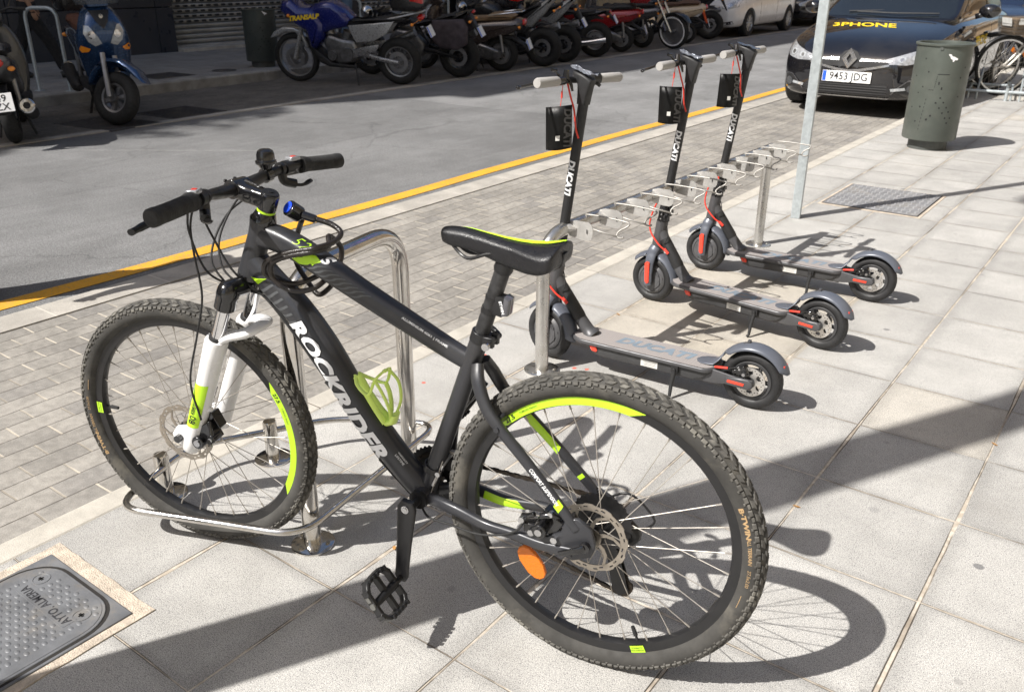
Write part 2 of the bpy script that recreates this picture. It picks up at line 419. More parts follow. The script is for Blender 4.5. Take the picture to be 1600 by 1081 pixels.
def gutter_mat():
    m = MT('gutter_concrete').geo(); x, y, z = m.xyz()
    j = ((y+.19)/.60).frac(); jj = (j-.5).abs().ramp(.4925, .4955, 0, 1)
    c = m.mul((.40, .375, .335), m.noise(4, 5, .7).ramp(.3, .7, .8, 1.12)); c = m.mul(c, m.noise(330, 2).ramp(.3, .7, .84, 1.15))
    c = m.mix(jj, c, (.56, .52, .46)); c = m.mix(m.noise(1.2, 5, .75).ramp(.5, .7, 0, .45), c, (.2, .185, .165))
    m.color(c); m.rough(m.noise(40).ramp(.3, .7, .65, .85)); m.bump(m.noise(200, 3)+jj*.3, .002, .7); return m.m
GUT = gutter_mat()
sheet('gutter', -3.20, -3.0, -40, 120, RZ+.010, GUT, .05)
sheet('gutter_far', -7.62, -7.50, -40, 120, RZ+.010, GUT, .05)
# road line: the photo's line wavers slightly and ends at the parked car
m = M(); ys = [-40+i*.25 for i in range(400)]
L_ = [(-3.425+.01*sin(y*.9)+.006*sin(y*3.1), y) for y in ys]
vs = []; 
for a, y in L_: vs += [(a, y, RZ+.004), (a+.128, y, RZ+.004)]
m.add(vs, [(2*i, 2*i+1, 2*i+3, 2*i+2) for i in range(len(ys)-1)])
struct(m.build('road_line', YEL))
# kerbs
m = M()
pr = [(-1.256, -.35), (-1.256, -.012), (-1.248, .001), (-1.242, .003), (-1.163, .003), (-1.157, -.001), (-1.157, -.35)]
m.rings([[V(a, -40, b) for a, b in pr], [V(a, 120, b) for a, b in pr]]); struct(m.build('kerb', KERB, smooth=0))
m = M(); pr = [(-9.57, -.35), (-9.57, .025), (-9.583, .04), (-9.595, .045), (-9.75, .045), (-9.75, -.35)]
m.rings([[V(a, -40, b) for a, b in pr], [V(a, 120, b) for a, b in pr]]); struct(m.build('kerb_far', simple('kerb_old', (.28, .27, .25), .85, var=.25, scale=5, dirt=((.15, .14, .13), .6)), smooth=0))
sheet('pavement', -1.157, 6.2, -40, 120, 0, TILE, .3)
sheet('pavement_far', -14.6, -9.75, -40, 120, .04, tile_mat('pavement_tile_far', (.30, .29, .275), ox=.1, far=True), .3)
# ---------------------------------------------------------------- metals
STEEL = MT('stainless_steel', (.62, .60, .57), .16, 1.)
_n = STEEL.noise(9, 4, .7); STEEL.rough(_n.ramp(.3, .75, .09, .27)); STEEL.color(STEEL.mix(STEEL.noise(22, 4, .7).ramp(.45, .75, 0, .5), (.66, .64, .61), (.42, .36, .28)))
STEEL = STEEL.m
SATIN = MT('brushed_steel', (.6, .59, .57), .32, .95); SATIN.color(SATIN.mix(SATIN.noise(14, 4, .7).ramp(.4, .75, 0, .4), (.62, .61, .59), (.45, .42, .37))); SATIN.rough(SATIN.noise(40, 3).ramp(.3, .7, .24, .38)); SATIN = SATIN.m
GALV = MT('galvanised_steel', (.5, .53, .54), .5, .55); GALV.color(GALV.mix(GALV.voro(60, out=1), (.42, .46, .475), (.52, .565, .58))); GALV.rough(GALV.noise(30).ramp(.3, .7, .42, .62)); GALV = GALV.m
CAST = simple('cast_iron', (.155, .16, .17), .5, .15, var=.22, scale=12, bump=.0006, dirt=((.30, .25, .18), .45))
IRON = simple('cast_iron_dark', (.075, .075, .08), .6, .4, var=.3, scale=14, bump=.0008, dirt=((.2, .17, .13), .5))
MORT = simple('mortar', (.50, .43, .35), .9, var=.25, scale=30, bump=.004, dirt=((.6, .5, .4), .6))
# ---------------------------------------------------------------- near manhole cover (rounded lid with oval studs)
def rrect(x0, x1, y0, y1, r, n=8):
    out = []
    for cx, cy, a in ((x1-r, y1-r, 0), (x0+r, y1-r, pi/2), (x0+r, y0+r, pi), (x1-r, y0+r, 1.5*pi)):
        for k in range(n+1): t = a+pi/2*k/n; out.append((cx+r*cos(t), cy+r*sin(t)))
    return out
th_ = thing('manhole_cover', 'grey cast iron manhole cover with oval studs in pink mortar at the near left corner', 'manhole cover', (-.9, -1.5, 0))
def flat(m, poly, z0, z1): n = len(poly); return m.rings([[V(a, b, z0) for a, b in poly], [V(a, b, z1) for a, b in poly]])
m = M(); rnd = random.Random(3)
pl = []
for a, b, c, d in ((-1.125, -1.145, -.683, -1.145), (-.683, -1.145, -.683, -1.87), (-.683, -1.87, -1.125, -1.87), (-1.125, -1.87, -1.125, -1.145)):
    for k in range(14): t = k/14; pl.append((a+(c-a)*t+rnd.uniform(-.002, .002)+.9, b+(d-b)*t+rnd.uniform(-.002, .002)+1.5))
flat(m, pl, -.02, .0035); m.build('mortar_bed', MORT, th_)
m = M(); flat(m, [(-.19, .315), (.19, .315), (.19, -.33), (-.19, -.33)], -.02, .007); m.build('frame', CAST, th_, bevel=.002)
m = M(); flat(m, rrect(-.182, .182, -.322, .305, .10), 0, .0072); m.build('lid_gap', simple('black_gap', (.02, .018, .016), .9), th_)
lidm = M(); flat(lidm, rrect(-.174, .174, -.314, .297, .094), 0, .0095)
lid = lidm.build('lid', CAST, th_, bevel=.002)
m = M(); flat(m, rrect(-.166, .166, -.306, .289, .088), .009, .0105); flat(m, rrect(-.160, .160, -.300, .283, .084), .009, .0098); m.build('rim_ridge', CAST, lid)
m = M()
for i in range(15):
    for j in range(28):
        x = -.150+i*.0214; y = -.285+j*.0205+(.010 if i % 2 else 0)
        if abs(x) > .148 or y > .275: continue
        if (abs(x) > .11 and y > .235) and (abs(x)-.11)**2+(y-.235)**2 > .045**2: continue
        if any((x-a)**2+(y-b)**2 < .026**2 for a, b in ((-.105, .245), (.105, .235))): continue
        if -.118 < x < .118 and .180 < y < .224: continue
        m.sphere((x, y, .0092), 1, 12, 6, (.0094, .0068, .0026))
m.build('studs', CAST, lid, smooth=180)
m = M(); flat(m, rrect(-.112, .112, .184, .221, .004, 2), .009, .0112)
for a, b in ((-.105, .245), (.105, .235)):
    m.lathe((a, b, .0095), (0, 0, 1), [(.0225, 0), (.0225, .0022), (.019, .0022), (.018, .0008), (.001, .0008)], 20)
m.build('name_panel', CAST, lid)
m = M(); lettering(m, 'AYTO. ALMERIA', .030, (.0, .2025, .0117), (-1, 0, 0), (0, -1, 0), off=.0006, gap=1.08, sx=.92); m.build('lid_lettering', simple('worn_iron', (.05, .05, .055), .5, .3), lid)
m = M()
for a, b in ((-.105, .245), (.105, .235)):
    m.box((a, b, .0108), (.016, .006, .001)); m.box((a, b, .0108), (.005, .014, .001))
m.build('keyholes', simple('black_hole', (.01, .01, .01), .9), lid)
# chequered cover by the sign pole
t2 = thing('inspection_cover', 'rectangular grey chequered iron cover in the pavement beside the sign pole', 'manhole cover', (-.435, 4.11, 0))
m = M(); flat(m, [(-.318, -.352), (.318, -.352), (.318, .352), (-.318, .352)], -.02, .0032); m.build('mortar_bed', MORT, t2)
m = M(); flat(m, [(-.30, -.335), (.30, -.335), (.30, .335), (-.30, .335)], -.02, .0052); m.build('gap', simple('black_gap2', (.02, .018, .016), .9), t2)
m = M(); flat(m, [(-.293, -.328), (.293, -.328), (.293, .328), (-.293, .328)], -.02, .0075); COVM = simple('cover_iron_light', (.22, .22, .225), .55, .1, var=.2, scale=12, dirt=((.33, .29, .23), .4)); pl_ = m.build('plate', COVM, t2)
m = M()
for i in range(14):
    for j in range(16):
        x = -.268+i*.0412; y = -.305+j*.0407
        m.box((x, y, .0090), (.024, .0075, .004) if (i+j) % 2 else (.0075, .024, .004), rad(20))
m.build('tread_bars', simple('tread_worn', (.38, .38, .39), .4, .2), pl_, bevel=.001)['kind'] = 'stuff'
def grate(name, label, cx, cy, wx, wy, rz, mat_, z=RZ+.006, bars=True, n=16):
    t = thing(name, label, 'manhole cover', (cx, cy, z), rz)
    m = M().box((0, 0, -.01), (wx, wy, .03)); m.build('frame', mat_, t)
    m = M()
    for i in range(n):
        y = -wy*.44+i*wy*.88/(n-1); m.box((0, y, .0065), (wx*.88, wy*.88/n*.5, .004))
    m.build('bars', IRON, t)
    return t
grate('drain_grate', 'dark barred drain grate under the front wheel of the blue motor scooter', -7.95, 2.95, .9, .62, rad(8), IRON)
grate('service_cover', 'dark square iron cover in the far parking lane right of the blue scooter', -8.0, 3.85, .72, .70, rad(5), IRON, n=22)
grate('pavement_hatch', 'rectangular iron hatch in the far pavement behind the blue scooter', -10.2, 5.1, .55, .6, rad(3), IRON, z=.042, n=18)
t = thing('round_cover', 'small round iron cover in the far pavement by the far litter bin', 'manhole cover', (-10.1, 6.0, .042)); m = M().lathe((0, 0, 0), (0, 0, 1), [(.17, -.01), (.17, .004), (.155, .004), (.15, .002), (.001, .002)], 28); m.build('lid', IRON, t)
# ---------------------------------------------------------------- far buildings
DPAN = simple('dark_blue_cladding', (.020, .026, .038), .32, 0, var=.12, scale=2, dirt=((.05, .05, .055), .3))
SHUT = simple('shutter_steel', (.30, .295, .28), .45, .6, var=.12, scale=3, dirt=((.16, .15, .13), .5))
BLK = simple('black_recess', (.012, .012, .013), .8)
BEIG = simple('beige_stone', (.42, .34, .22), .75, var=.12, scale=2, dirt=((.28, .23, .16), .4), bump=.002)
REND = simple('cream_render', (.55, .49, .38), .85, var=.08, scale=1.2, dirt=((.4, .35, .27), .3))
TERR = simple('ochre_render', (.50, .36, .22), .85, var=.08, scale=1.2)
GREYR = simple('grey_render', (.42, .42, .41), .85, var=.08, scale=1.2)
GLASS = simple('window_glass', (.03, .038, .045), .06, 0, var=.1, scale=2)
WFR = simple('window_frame_paint', (.6, .58, .54), .5)
def facade(name, label, xw, y0, y1, z0, H, face, mat_, ground=3.9, depth=9., floors=None):
    """apartment block; face = +1 looks toward +x"""
    t = thing(name, label, 'building', (xw, (y0+y1)/2, z0)); L = y1-y0; f = face
    m = M().box((-f*depth/2, 0, (H+ground)/2), (depth, L-.02, H-ground)); m.box((-f*(depth/2+.35), 0, ground/2), (depth-.7, L-.02, ground)); m.box((f*.12, 0, H-.15), (.5, L-.04, .18)); m.build('wall', mat_, t, smooth=0)
    nf = max(1, int((H-ground)/3.1)); nb = max(1, int(L/3.0))
    first = {}
    for i in range(nf):
        z = ground+.95+i*(H-ground-.6)/nf
        for k in range(nb):
            y = -L/2+L*(k+.5)/nb; w_ = 1.5 if (k % 3 == 1) else 1.05
            def one(nm, build):
                if nm not in first: first[nm] = build(); o = first[nm]
                else: o = copy_tree(first[nm], t)
                o.location = (0, y, z); return o
            def win():
                m = M(); m.box((f*.02, 0, .75), (.10, w_+.16, 1.66)).box((f*.085, 0, .75), (.03, .05, 1.5)).box((f*.12, 0, -.1), (.3, w_+.3, .06)); o = m.build('window', WFR, t, smooth=0); M().box((f*.065, 0, .75), (.02, w_, 1.5)).build('pane', GLASS, o, smooth=0); return o
            def bal():
                m = M(); m.box((f*.55, 0, -.22), (1.1, w_+1.3, .16)); o = m.build('balcony', mat_, t, smooth=0); m = M()
                for q in range(14): m.box((f*1.06, -(w_+1.2)/2+(w_+1.2)*q/13, .35), (.02, .02, .98))
                m.box((f*1.06, 0, .85), (.04, w_+1.3, .04)); m.build('railing', WFR, o, smooth=0); return o
            one('w%.2f' % w_, win)
            if k % 3 == 1 and i: one('b', bal)
    return t
def shutter(t, y, w_, h, x=.0, slots=True):
    """perforated roller shutter: real slats with slot rows"""
    n = int(h/.085); m = M()
    for i in range(n):
        z = i*.085
        pr = [(x, z), (x+.012, z+.012), (x+.018, z+.04), (x+.012, z+.072), (x, z+.084)]
        m.rings([[V(a, y-w_/2, b) for a, b in pr], [V(a, y+w_/2, b) for a, b in pr]], wrap=False, caps=False)
    o = m.build('roller_shutter', SHUT, t, solid=.002)
    m = M(); 
    for i in range(5, n):
        if not slots: break
        z = i*.085+.042; k = int(w_/.155)
        for j in range(k):
            yy = y-w_/2+.08+j*(w_-.16)/(k-1)+(.03 if i % 2 else 0)
            if abs(yy-y) > w_/2-.07: continue
            pts = []
            for q in range(12):
                a = 2*pi*q/12; pts.append((cos(a)*.019+(.032 if cos(a) > 0 else -.032), sin(a)*.019))
            m.plate(pts, (x+.0165, yy, z), (0, 1, 0), (0, 0, 1), .004)
    if slots: m.build('slots', BLK, o, smooth=0)
    return o
XW = -13.3
A = facade('apartment_building', 'street building with dark blue cladding and roller shutters behind the motorcycles', XW, -6.5, 20.6, .04, 16.6, 1, REND)
def clad(y0, y1, x=.05):
    m = M(); yy = y0
    while yy < y1-.1:
        w_ = min(1.22, y1-yy); 
        for z0_, z1_ in ((0, .72), (.735, 2.1), (2.115, 3.9)): m.box((x, yy+w_/2-7.05, (z0_+z1_)/2), (.08, w_-.012, z1_-z0_))
        yy += w_
    return m
y_off = 7.05
clad(-6.4, 7.35).build('cladding', DPAN, A, bevel=.003)
shutter(A, 9.15-y_off, 3.5, 3.2, -.22)
m = M().box((-.1, 7.36-y_off, 1.9), (.24, .03, 3.8)).box((0, 9.15-y_off, .025), (.5, 3.6, .05)); m.build('shutter_frame', CONC, A)
clad(10.95, 11.7).build('cladding', DPAN, A, bevel=.003)
shutter(A, 13.3-y_off, 3.2, 3.2, -.22); clad(14.95, 17.0).build('cladding', DPAN, A, bevel=.003)
M().box((-.30, 0, 1.95), (.06, 26.9, 3.9)).build('recess', BLK, A, smooth=0)
M().box((-.02, 18.6-y_off, 1.95), (.2, 3.1, 3.9)).build('stone_pier', BEIG, A, bevel=.01)
B_ = facade('corner_building', 'beige stone fronted building standing farther up the far pavement', XW+.2, 20.7, 48, .04, 16.8, 1, TERR)
m = M()
for k in range(9): m.box((-.08, -12.2+k*3.05, 1.95), (.2, 2.2, 3.9))
m.build('stone_front', BEIG, B_, bevel=.012)
m = M()
for k in range(8): m.box((-.25, -10.68+k*3.05, 1.4), (.06, .84, 2.7))
m.build('shop_doors', simple('brown_door', (.16, .10, .045), .5), B_, bevel=.01)
facade('terrace_building', 'tall cream apartment block behind the camera on the far side', XW, -34, -6.6, .04, 13.6, 1, REND)
facade('end_building', 'grey apartment block far up the street beyond the corner building', XW, 48.2, 90, .04, 18, 1, GREYR)
facade('opposite_building', 'cream apartment block with balconies along the near pavement', 6.2, -20, 16, 0, 14, -1, REND)
facade('opposite_corner', 'ochre apartment block farther along the near pavement', 6.2, 16.1, 60, 0, 16, -1, TERR)

# unseen shrubs added on the roof so leaves fray the road's shadow edge
LEAF = simple('leaf_green', (.05, .085, .025), .6, var=.3, scale=3)
for k, (y, r, h) in enumerate(((-11.5, .7, 1.0), (-10.2, .55, .7), (-8.4, .85, 1.2), (-7.2, .6, .9))):
    t = thing('shadow_shrub', ('added unseen bushy green shrub on the roof terrace farthest behind the camera', 'added unseen low green shrub second on the roof terrace', 'largest of the added unseen shrubs on the roof terrace', 'added unseen green shrub on the roof terrace next to the taller block')[k], 'shrub', (XW-.1, y, 13.6))
    m = M().cyl((0, 0, -.2), (0, 0, h*.7), .04, n=6); m.build('trunk', simple('bark_%d' % k, (.1, .07, .05), .9), t)
    m = M(); rn = random.Random(k)
    for i in range(420):
        a, b, c = rn.gauss(0, 1), rn.gauss(0, 1), rn.gauss(0, 1); q = V(a, b, c).normalized()*(rn.random()**.4)*r; q.z = q.z*.7+h*.6; u = V(rn.gauss(0, 1), rn.gauss(0, 1), rn.gauss(0, 1)).normalized(); w = u.orthogonal().normalized(); s_ = rn.uniform(.05, .11); m.add([q-u*s_, q+w*s_*.5, q+u*s_, q-w*s_*.5], [(0, 1, 2, 3)])
    m.build('crown', LEAF, t, smooth=0)

# dry leaves and cigarette ends that lie in the joints
LFM = simple('dry_leaf', (.42, .22, .07), .8, var=.3, scale=200)
rn = random.Random(11)
for k, (x, y, lb) in enumerate(((.788, .96, 'tiny orange dry leaf at the tile corner inside the shadow band at right'), (.40, .22, 'tiny dry leaf on the joint left of the shadow band, right of the bicycle'), (-.39, -.62, 'tiny dry leaf on the joint beside the hanging pedal'), (-.78, 1.22, 'tiny dry leaf near the kerb beside the middle scooter'), (1.18, -.02, 'tiny dry leaf at the far right of the sunlit slabs'))):
    m = M(); m.plate([(-.011, 0), (-.004, .005), (.006, .004), (.012, 0), (.004, -.004), (-.006, -.005)], (0, 0, .0035), (1, 0, .12), (0, 1, .2), .0006)
    o = m.build('dry_leaf', LFM, smooth=0); o.location = (x, y, .0); o.rotation_euler = (0, 0, rn.uniform(0, 6)); tag(o, lb, 'leaf', 'dry leaves on the pavement')
# ================================================================ mountain bike
BM = Matrix(((-.977828, .209366, -.004299, .242592), (-.20941, -.977622, .020075, -.646816), (0, .02053, .999789, .0), (0, 0, 0, 1)))
ANTH = simple('anthracite_frame_paint', (.036, .037, .042), .36, .25, var=.1, scale=10, coat=.15, dirt=((.085, .08, .07), .30))
BLKP = simple('black_satin', (.013, .013, .014), .38, 0, var=.2, scale=20)
BLKG = simple('black_gloss', (.008, .008, .009), .12, 0, var=.1, scale=20, coat=.6)
BLKR = simple('black_rubber', (.018, .018, .018), .75, 0, var=.25, scale=30, bump=.0006)
WORN = simple('worn_black_post', (.03, .03, .031), .42, .2, var=.5, scale=35, dirt=((.11, .11, .11), .6))
LIME = simple('lime_paint', (.48, .80, .03), .38, 0, var=.04, scale=10)
LIMEP = simple('lime_plastic', (.74, .95, .22), .42, 0, var=.04, scale=10)
WHT = simple('white_paint', (.80, .80, .80), .28, 0, var=.03, scale=8, coat=.3)
WHL = simple('white_lettering', (.78, .79, .80), .4, 0, var=.05, scale=30)
GRYL = simple('grey_streak_print', (.10, .105, .11), .4, .2)
CHR = simple('chrome', (.75, .75, .76), .07, 1., var=.05, scale=10)
ALU = simple('aluminium', (.55, .55, .56), .28, 1., var=.1, scale=20)
ROTM = simple('brake_rotor_steel', (.38, .34, .29), .35, .85, var=.15, scale=40)
SPK = simple('spoke_steel', (.42, .39, .35), .5, .55)
CHN = simple('chain_steel', (.07, .06, .05), .45, .8, var=.4, scale=90, dirt=((.12, .08, .05), .5))
TYRE = simple('tyre_rubber', (.048, .046, .042), .82, 0, var=.25, scale=18, dirt=((.13, .12, .10), .75), bump=.0006)
KNOB = simple('dusty_tread', (.085, .081, .073), .88, 0, var=.35, scale=30, dirt=((.21, .20, .175), .8))
TAN = simple('tan_print', (.42, .28, .14), .6)
ORG = MT('orange_reflector', (.85, .22, .01), .22); ORG.b.inputs['Transmission Weight'].default_value = .25; ORG.bump(ORG.voro(330), .0015, .6); ORG = ORG.m
REDP = simple('red_plastic', (.62, .03, .015), .3, 0, var=.05)
BLUP = simple('blue_plastic', (.01, .06, .62), .3, 0, var=.05)
class TS:
    """tube with known surface so that prints can follow it"""
    def __init__(s, pts, ra, rb, n=5, p=2.3, up=(0, 1, 0), seg=22):
        s.P = cr(pts, n); k = len(pts)-1
        f = lambda r: [r[min(k-1, i//n)]*(1-(i/n-min(k-1, i//n)))+r[min(k-1, i//n)+1]*(i/n-min(k-1, i//n)) for i in range(len(s.P))]
        s.a, s.b = f(ra), f(rb); s.F = frames(s.P, up=Vector(up)); s.p = p; s.seg = seg
        s.L = [0]
        for i in range(1, len(s.P)): s.L.append(s.L[-1]+(s.P[i]-s.P[i-1]).length)
    def mesh(s, m): return m.tube(s.P, s.a, s.seg, up=Vector((0, 1, 0)), p=s.p, r2=s.b)
    def pt(s, l, th, off=.0007):
        l = min(max(l, 0), s.L[-1]-1e-6); i = max(j for j in range(len(s.L)-1) if s.L[j] <= l); t = (l-s.L[i])/(s.L[i+1]-s.L[i])
        P = s.P[i].lerp(s.P[i+1], t); a = s.a[i]*(1-t)+s.a[i+1]*t+off; b = s.b[i]*(1-t)+s.b[i+1]*t+off
        F0 = s.F[i][0].lerp(s.F[i+1][0], t); F1 = s.F[i][1].lerp(s.F[i+1][1], t); c_, s_ = cos(th), sin(th)
        return P+F0*a*math.copysign(abs(c_)**(2/s.p), c_)+F1*b*math.copysign(abs(s_)**(2/s.p), s_)
    def side_text(s, m, txt, length, height, l0, w0, **k):
        """print lying on the left flank: the position across the tube is kept flat, only depth follows the surface"""
        vs, fs = text2d(txt, .1, cuts=5, align='LEFT', **k); x0 = min(a for a, b in vs); x1 = max(a for a, b in vs); y0 = min(b for a, b in vs); y1 = max(b for a, b in vs)
        P = []
        for u, v in vs:
            l = l0+(u-x0)/(x1-x0)*length; w = w0-((v-y0)/(y1-y0)-.5)*height; i = max(j for j in range(len(s.L)-1) if s.L[j] <= l); t = (l-s.L[i])/(s.L[i+1]-s.L[i])
            a = s.a[i]*(1-t)+s.a[i+1]*t; b = s.b[i]*(1-t)+s.b[i+1]*t; q = min(.999, abs(w/a)); y = b*(1-q**s.p)**(1/s.p)
            P.append(s.P[i].lerp(s.P[i+1], t)+s.F[i][0].lerp(s.F[i+1][0], t)*w+V(0, y+.0024, 0))
        return m.add(P, fs)
    def text(s, m, txt, size, l0, th0, flip=1, **k):
        """reads along +l when flip = 1, starts at l0"""
        vs, fs = text2d(txt, size, cuts=2, align='LEFT', **k); r = (sum(s.a)+sum(s.b))/2/len(s.a)
        return m.add([s.pt(l0+flip*u, th0+flip*v/r) for u, v in vs], fs)
    def patch(s, m, quad, nu=8, nv=6, off=.0006):
        """quad: four (l, theta) corners"""
        (a0, b0), (a1, b1), (a2, b2), (a3, b3) = quad; vs = []
        for i in range(nu+1):
            u = i/nu
            for j in range(nv+1):
                v = j/nv
                l = (a0*(1-u)+a1*u)*(1-v)+(a3*(1-u)+a2*u)*v; t = (b0*(1-u)+b1*u)*(1-v)+(b3*(1-u)+b2*u)*v; vs.append(s.pt(l, t, off))
        return m.add(vs, [(i*(nv+1)+j, i*(nv+1)+j+1, (i+1)*(nv+1)+j+1, (i+1)*(nv+1)+j) for i in range(nu) for j in range(nv)])
def polar(phi, r, y=0.): return V(-r*sin(phi), y, r*cos(phi))
def tyre_knobs(m, R, rc, n=76):
    """block tread on a casing of minor radius rc centred at R"""
    def pt(phi, al, h): rr = R+(rc+h)*cos(al); return polar(phi, rr, (rc+h)*sin(al))
    def knob(phi, al, dphi, dal, h, sk=0.):
        b = []; 
        for hh, q in ((-.001, 1.), (h, .72)):
            for a, c in ((-1, -1), (1, -1), (1, 1), (-1, 1)): b.append(pt(phi+a*dphi*q+c*sk, al+c*dal*q, hh))
        m.add(b, [(4, 5, 6, 7), (0, 1, 5, 4), (1, 2, 6, 5), (2, 3, 7, 6), (3, 0, 4, 7)])
    st = 2*pi/n
    for i in range(n):
        p = i*st
        for s_ in (-1, 1):
            knob(p+(st*.25 if s_ > 0 else 0), s_*.24, st*.30, .20, .0032, s_*st*.20)
            knob(p+(st*.55 if s_ > 0 else st*.3), s_*.66, st*.34, .17, .0034, -s_*st*.12)
            knob(p+(st*.05 if s_ > 0 else st*.5), s_*1.08, st*.24, .17, .0038)
            knob(p+st*.5+(st*.05 if s_ > 0 else st*.5), s_*1.04, st*.20, .11, .0030)
            knob(p+st*.3, s_*1.30, st*.10, .09, .0016)
def arc_band(m, r0, r1, y, a0, a1, n=40, tip=.0, tip2=None):
    """flat printed band, ends taper over `tip` radians"""
    vs = []; tip2 = tip if tip2 is None else tip2
    for i in range(n+1):
        a = a0+(a1-a0)*i/n; k = 1.
        if tip: k = min(k, .06+(a-a0)/tip)
        if tip2: k = min(k, .06+(a1-a)/tip2)
        vs += [polar(a, r1-(r1-r0)*min(1, k), y), polar(a, r1, y)]
    return m.add(vs, [(2*i, 2*i+1, 2*i+3, 2*i+2) for i in range(n)])
def arc_text(m, txt, size, r, a0, yf, **k):
    vs, fs = text2d(txt, size, align='LEFT', **k)
    return m.add([polar(a0+u/r, r+v, yf(r+v)) for u, v in vs], fs)
def rotor_mesh(m, y, R=.08):
    n = 96
    rad_ = [R-.0155, R-.012, R-.0085, R-.005, None]
    for i in range(n):
        a0, a1 = 2*pi*i/n, 2*pi*(i+1)/n; w0 = R-.0022*(1 if math.sin(12*a0) > 0 else -.1); w1 = R-.0022*(1 if math.sin(12*a1) > 0 else -.1)
        for j in range(4):
            if (j == 1 and i % 8 in (1, 2)) or (j == 2 and i % 8 in (4, 5)): continue
            ra, rb = rad_[j], rad_[j+1]; q0 = rb if rb else w0; q1 = rb if rb else w1
            m.add([polar(a0, ra, y), polar(a0, q0, y), polar(a1, q1, y), polar(a1, ra, y)], [(0, 1, 2, 3)])
    for k in range(6):
        a = 2*pi*k/6; pts = [(.020, a), (.035, a+.10), (.05, a+.27), (R-.014, a+.55)]; vs = []
        for r, b in pts: vs += [polar(b-.0035/r, r, y), polar(b+.0045/r, r, y)]
        m.add(vs, [(2*i, 2*i+1, 2*i+3, 2*i+2) for i in range(3)])
    m.add([polar(2*pi*i/24, .023, y) for i in range(24)]+[polar(2*pi*i/24, .012, y) for i in range(24)], [(i, (i+1) % 24, 24+(i+1) % 24, 24+i) for i in range(24)])
def mtb_wheel(parent, name, mtx, green, valve, txt, rot0, R=.35):
    k = R/.35
    T = Matrix(mtx) @ Matrix.Diagonal((k, 1, k, 1))
    rim = M(); pr = []
    rim.lathe((0, 0, 0), (0, 1, 0), [(.280, -.004), (.283, -.011), (.303, -.0125), (.303, .0125), (.283, .011), (.280, .004)], 72, closed=True)
    w = rim.xf(T).build(name, BLKP, parent)
    m = M(); rc = .0245; RC = .3225
    m.lathe((0, 0, 0), (0, 1, 0), [(RC+rc*cos(a), rc*sin(a)) for a in [2*pi*i/20 for i in range(20)]], 96, closed=True)
    ty = m.xf(T).build('tyre', TYRE, w, smooth=180)
    m = M(); tyre_knobs(m, RC, rc); m.xf(T).build('tread', KNOB, ty, smooth=0)
    m = M(); yf = lambda r: math.sqrt(max(1e-8, rc*rc-(r-RC)**2))+.0005
    arc_text(m, 'B·TWIN', .0135, .3185, txt, yf, off=.0006, sx=1.45); arc_text(m, 'ALL TERRAIN', .0105, .3185, txt+.205, yf, off=.0001, sx=1.05, gap=.9); arc_text(m, '27.5x2.00', .0095, .3185, txt+.43, yf, sx=1.1)
    for q in range(3): arc_band(m, .3140+q*.004, .3152+q*.004, .0237, txt+.63, txt+.73, 8)
    m.xf(T).build('tyre_lettering', TAN, ty)
    m = M()
    for a0, a1 in green: arc_band(m, .2845, .3015, .0136, a0, a1, 48, .10)
    arc_band(m, .2845, .3015, .0136, valve-.055, valve+.055, 8)
    if rot0 > 0: lettering(m.mat(0), '', .01, (0, 0, 0), (1, 0, 0), (0, 0, 1)) if False else None
    m.xf(T).build('rim_decal', LIME, w)
    m = M(); arc_text(m, '27.5', .013, .293, green[0][0]+.10, lambda r: .0142, off=.0004, sx=1.2); arc_text(m, 'TUBELESS READY', .006, .2935, green[0][0]+.24, lambda r: .0142)
    arc_text(m, 'DOUBLE WALL', .0048, .2955, valve-.05, lambda r: .0142); arc_text(m, 'ALUMINIUM', .0048, .2895, valve-.045, lambda r: .0142); m.xf(T).build('rim_lettering', BLKP, w)
    m = M()
    for i in range(32):
        s_ = 1 if i % 2 else -1; a = 2*pi*(i+.5)/32+rot0; d = 1 if (i//2) % 2 else -1; h = a+d*1.15
        p0 = polar(h, .023, s_*.029); p1 = polar(a, .281, s_*.003); m.cyl(p0, p1, .00105, n=5, caps=False); q = p1+(p0-p1).normalized()*.014; m.cyl(p1, q, .0021, n=6)
    m.xf(T).build('spokes', SPK, w)
    m = M(); m.lathe((0, 0, 0), (0, 1, 0), [(.006, -.052), (.013, -.05), (.013, -.036), (.027, -.033), (.027, -.029), (.014, -.024), (.0115, 0), (.014, .024), (.027, .029), (.027, .033), (.016, .036), (.013, .05), (.006, .052)], 24)
    m.xf(T).build('hub', BLKP, w)
    m = M(); v0 = polar(valve, .282); v1 = polar(valve, .245); m.cyl(v0, v1, .003, n=8).cyl(v0.lerp(v1, .4), v1, .0052, .0042, n=10); m.xf(T).build('valve', BLKR, w)
    m = M(); rotor_mesh(m, .043); m.xf(T).build('brake_rotor', ROTM, w, smooth=0, solid=.002)
    return w
BIKE = thing('mountain_bike', 'black and lime green mountain bike with white fork leaning in the steel wheel rack', 'bicycle', mtx=BM)
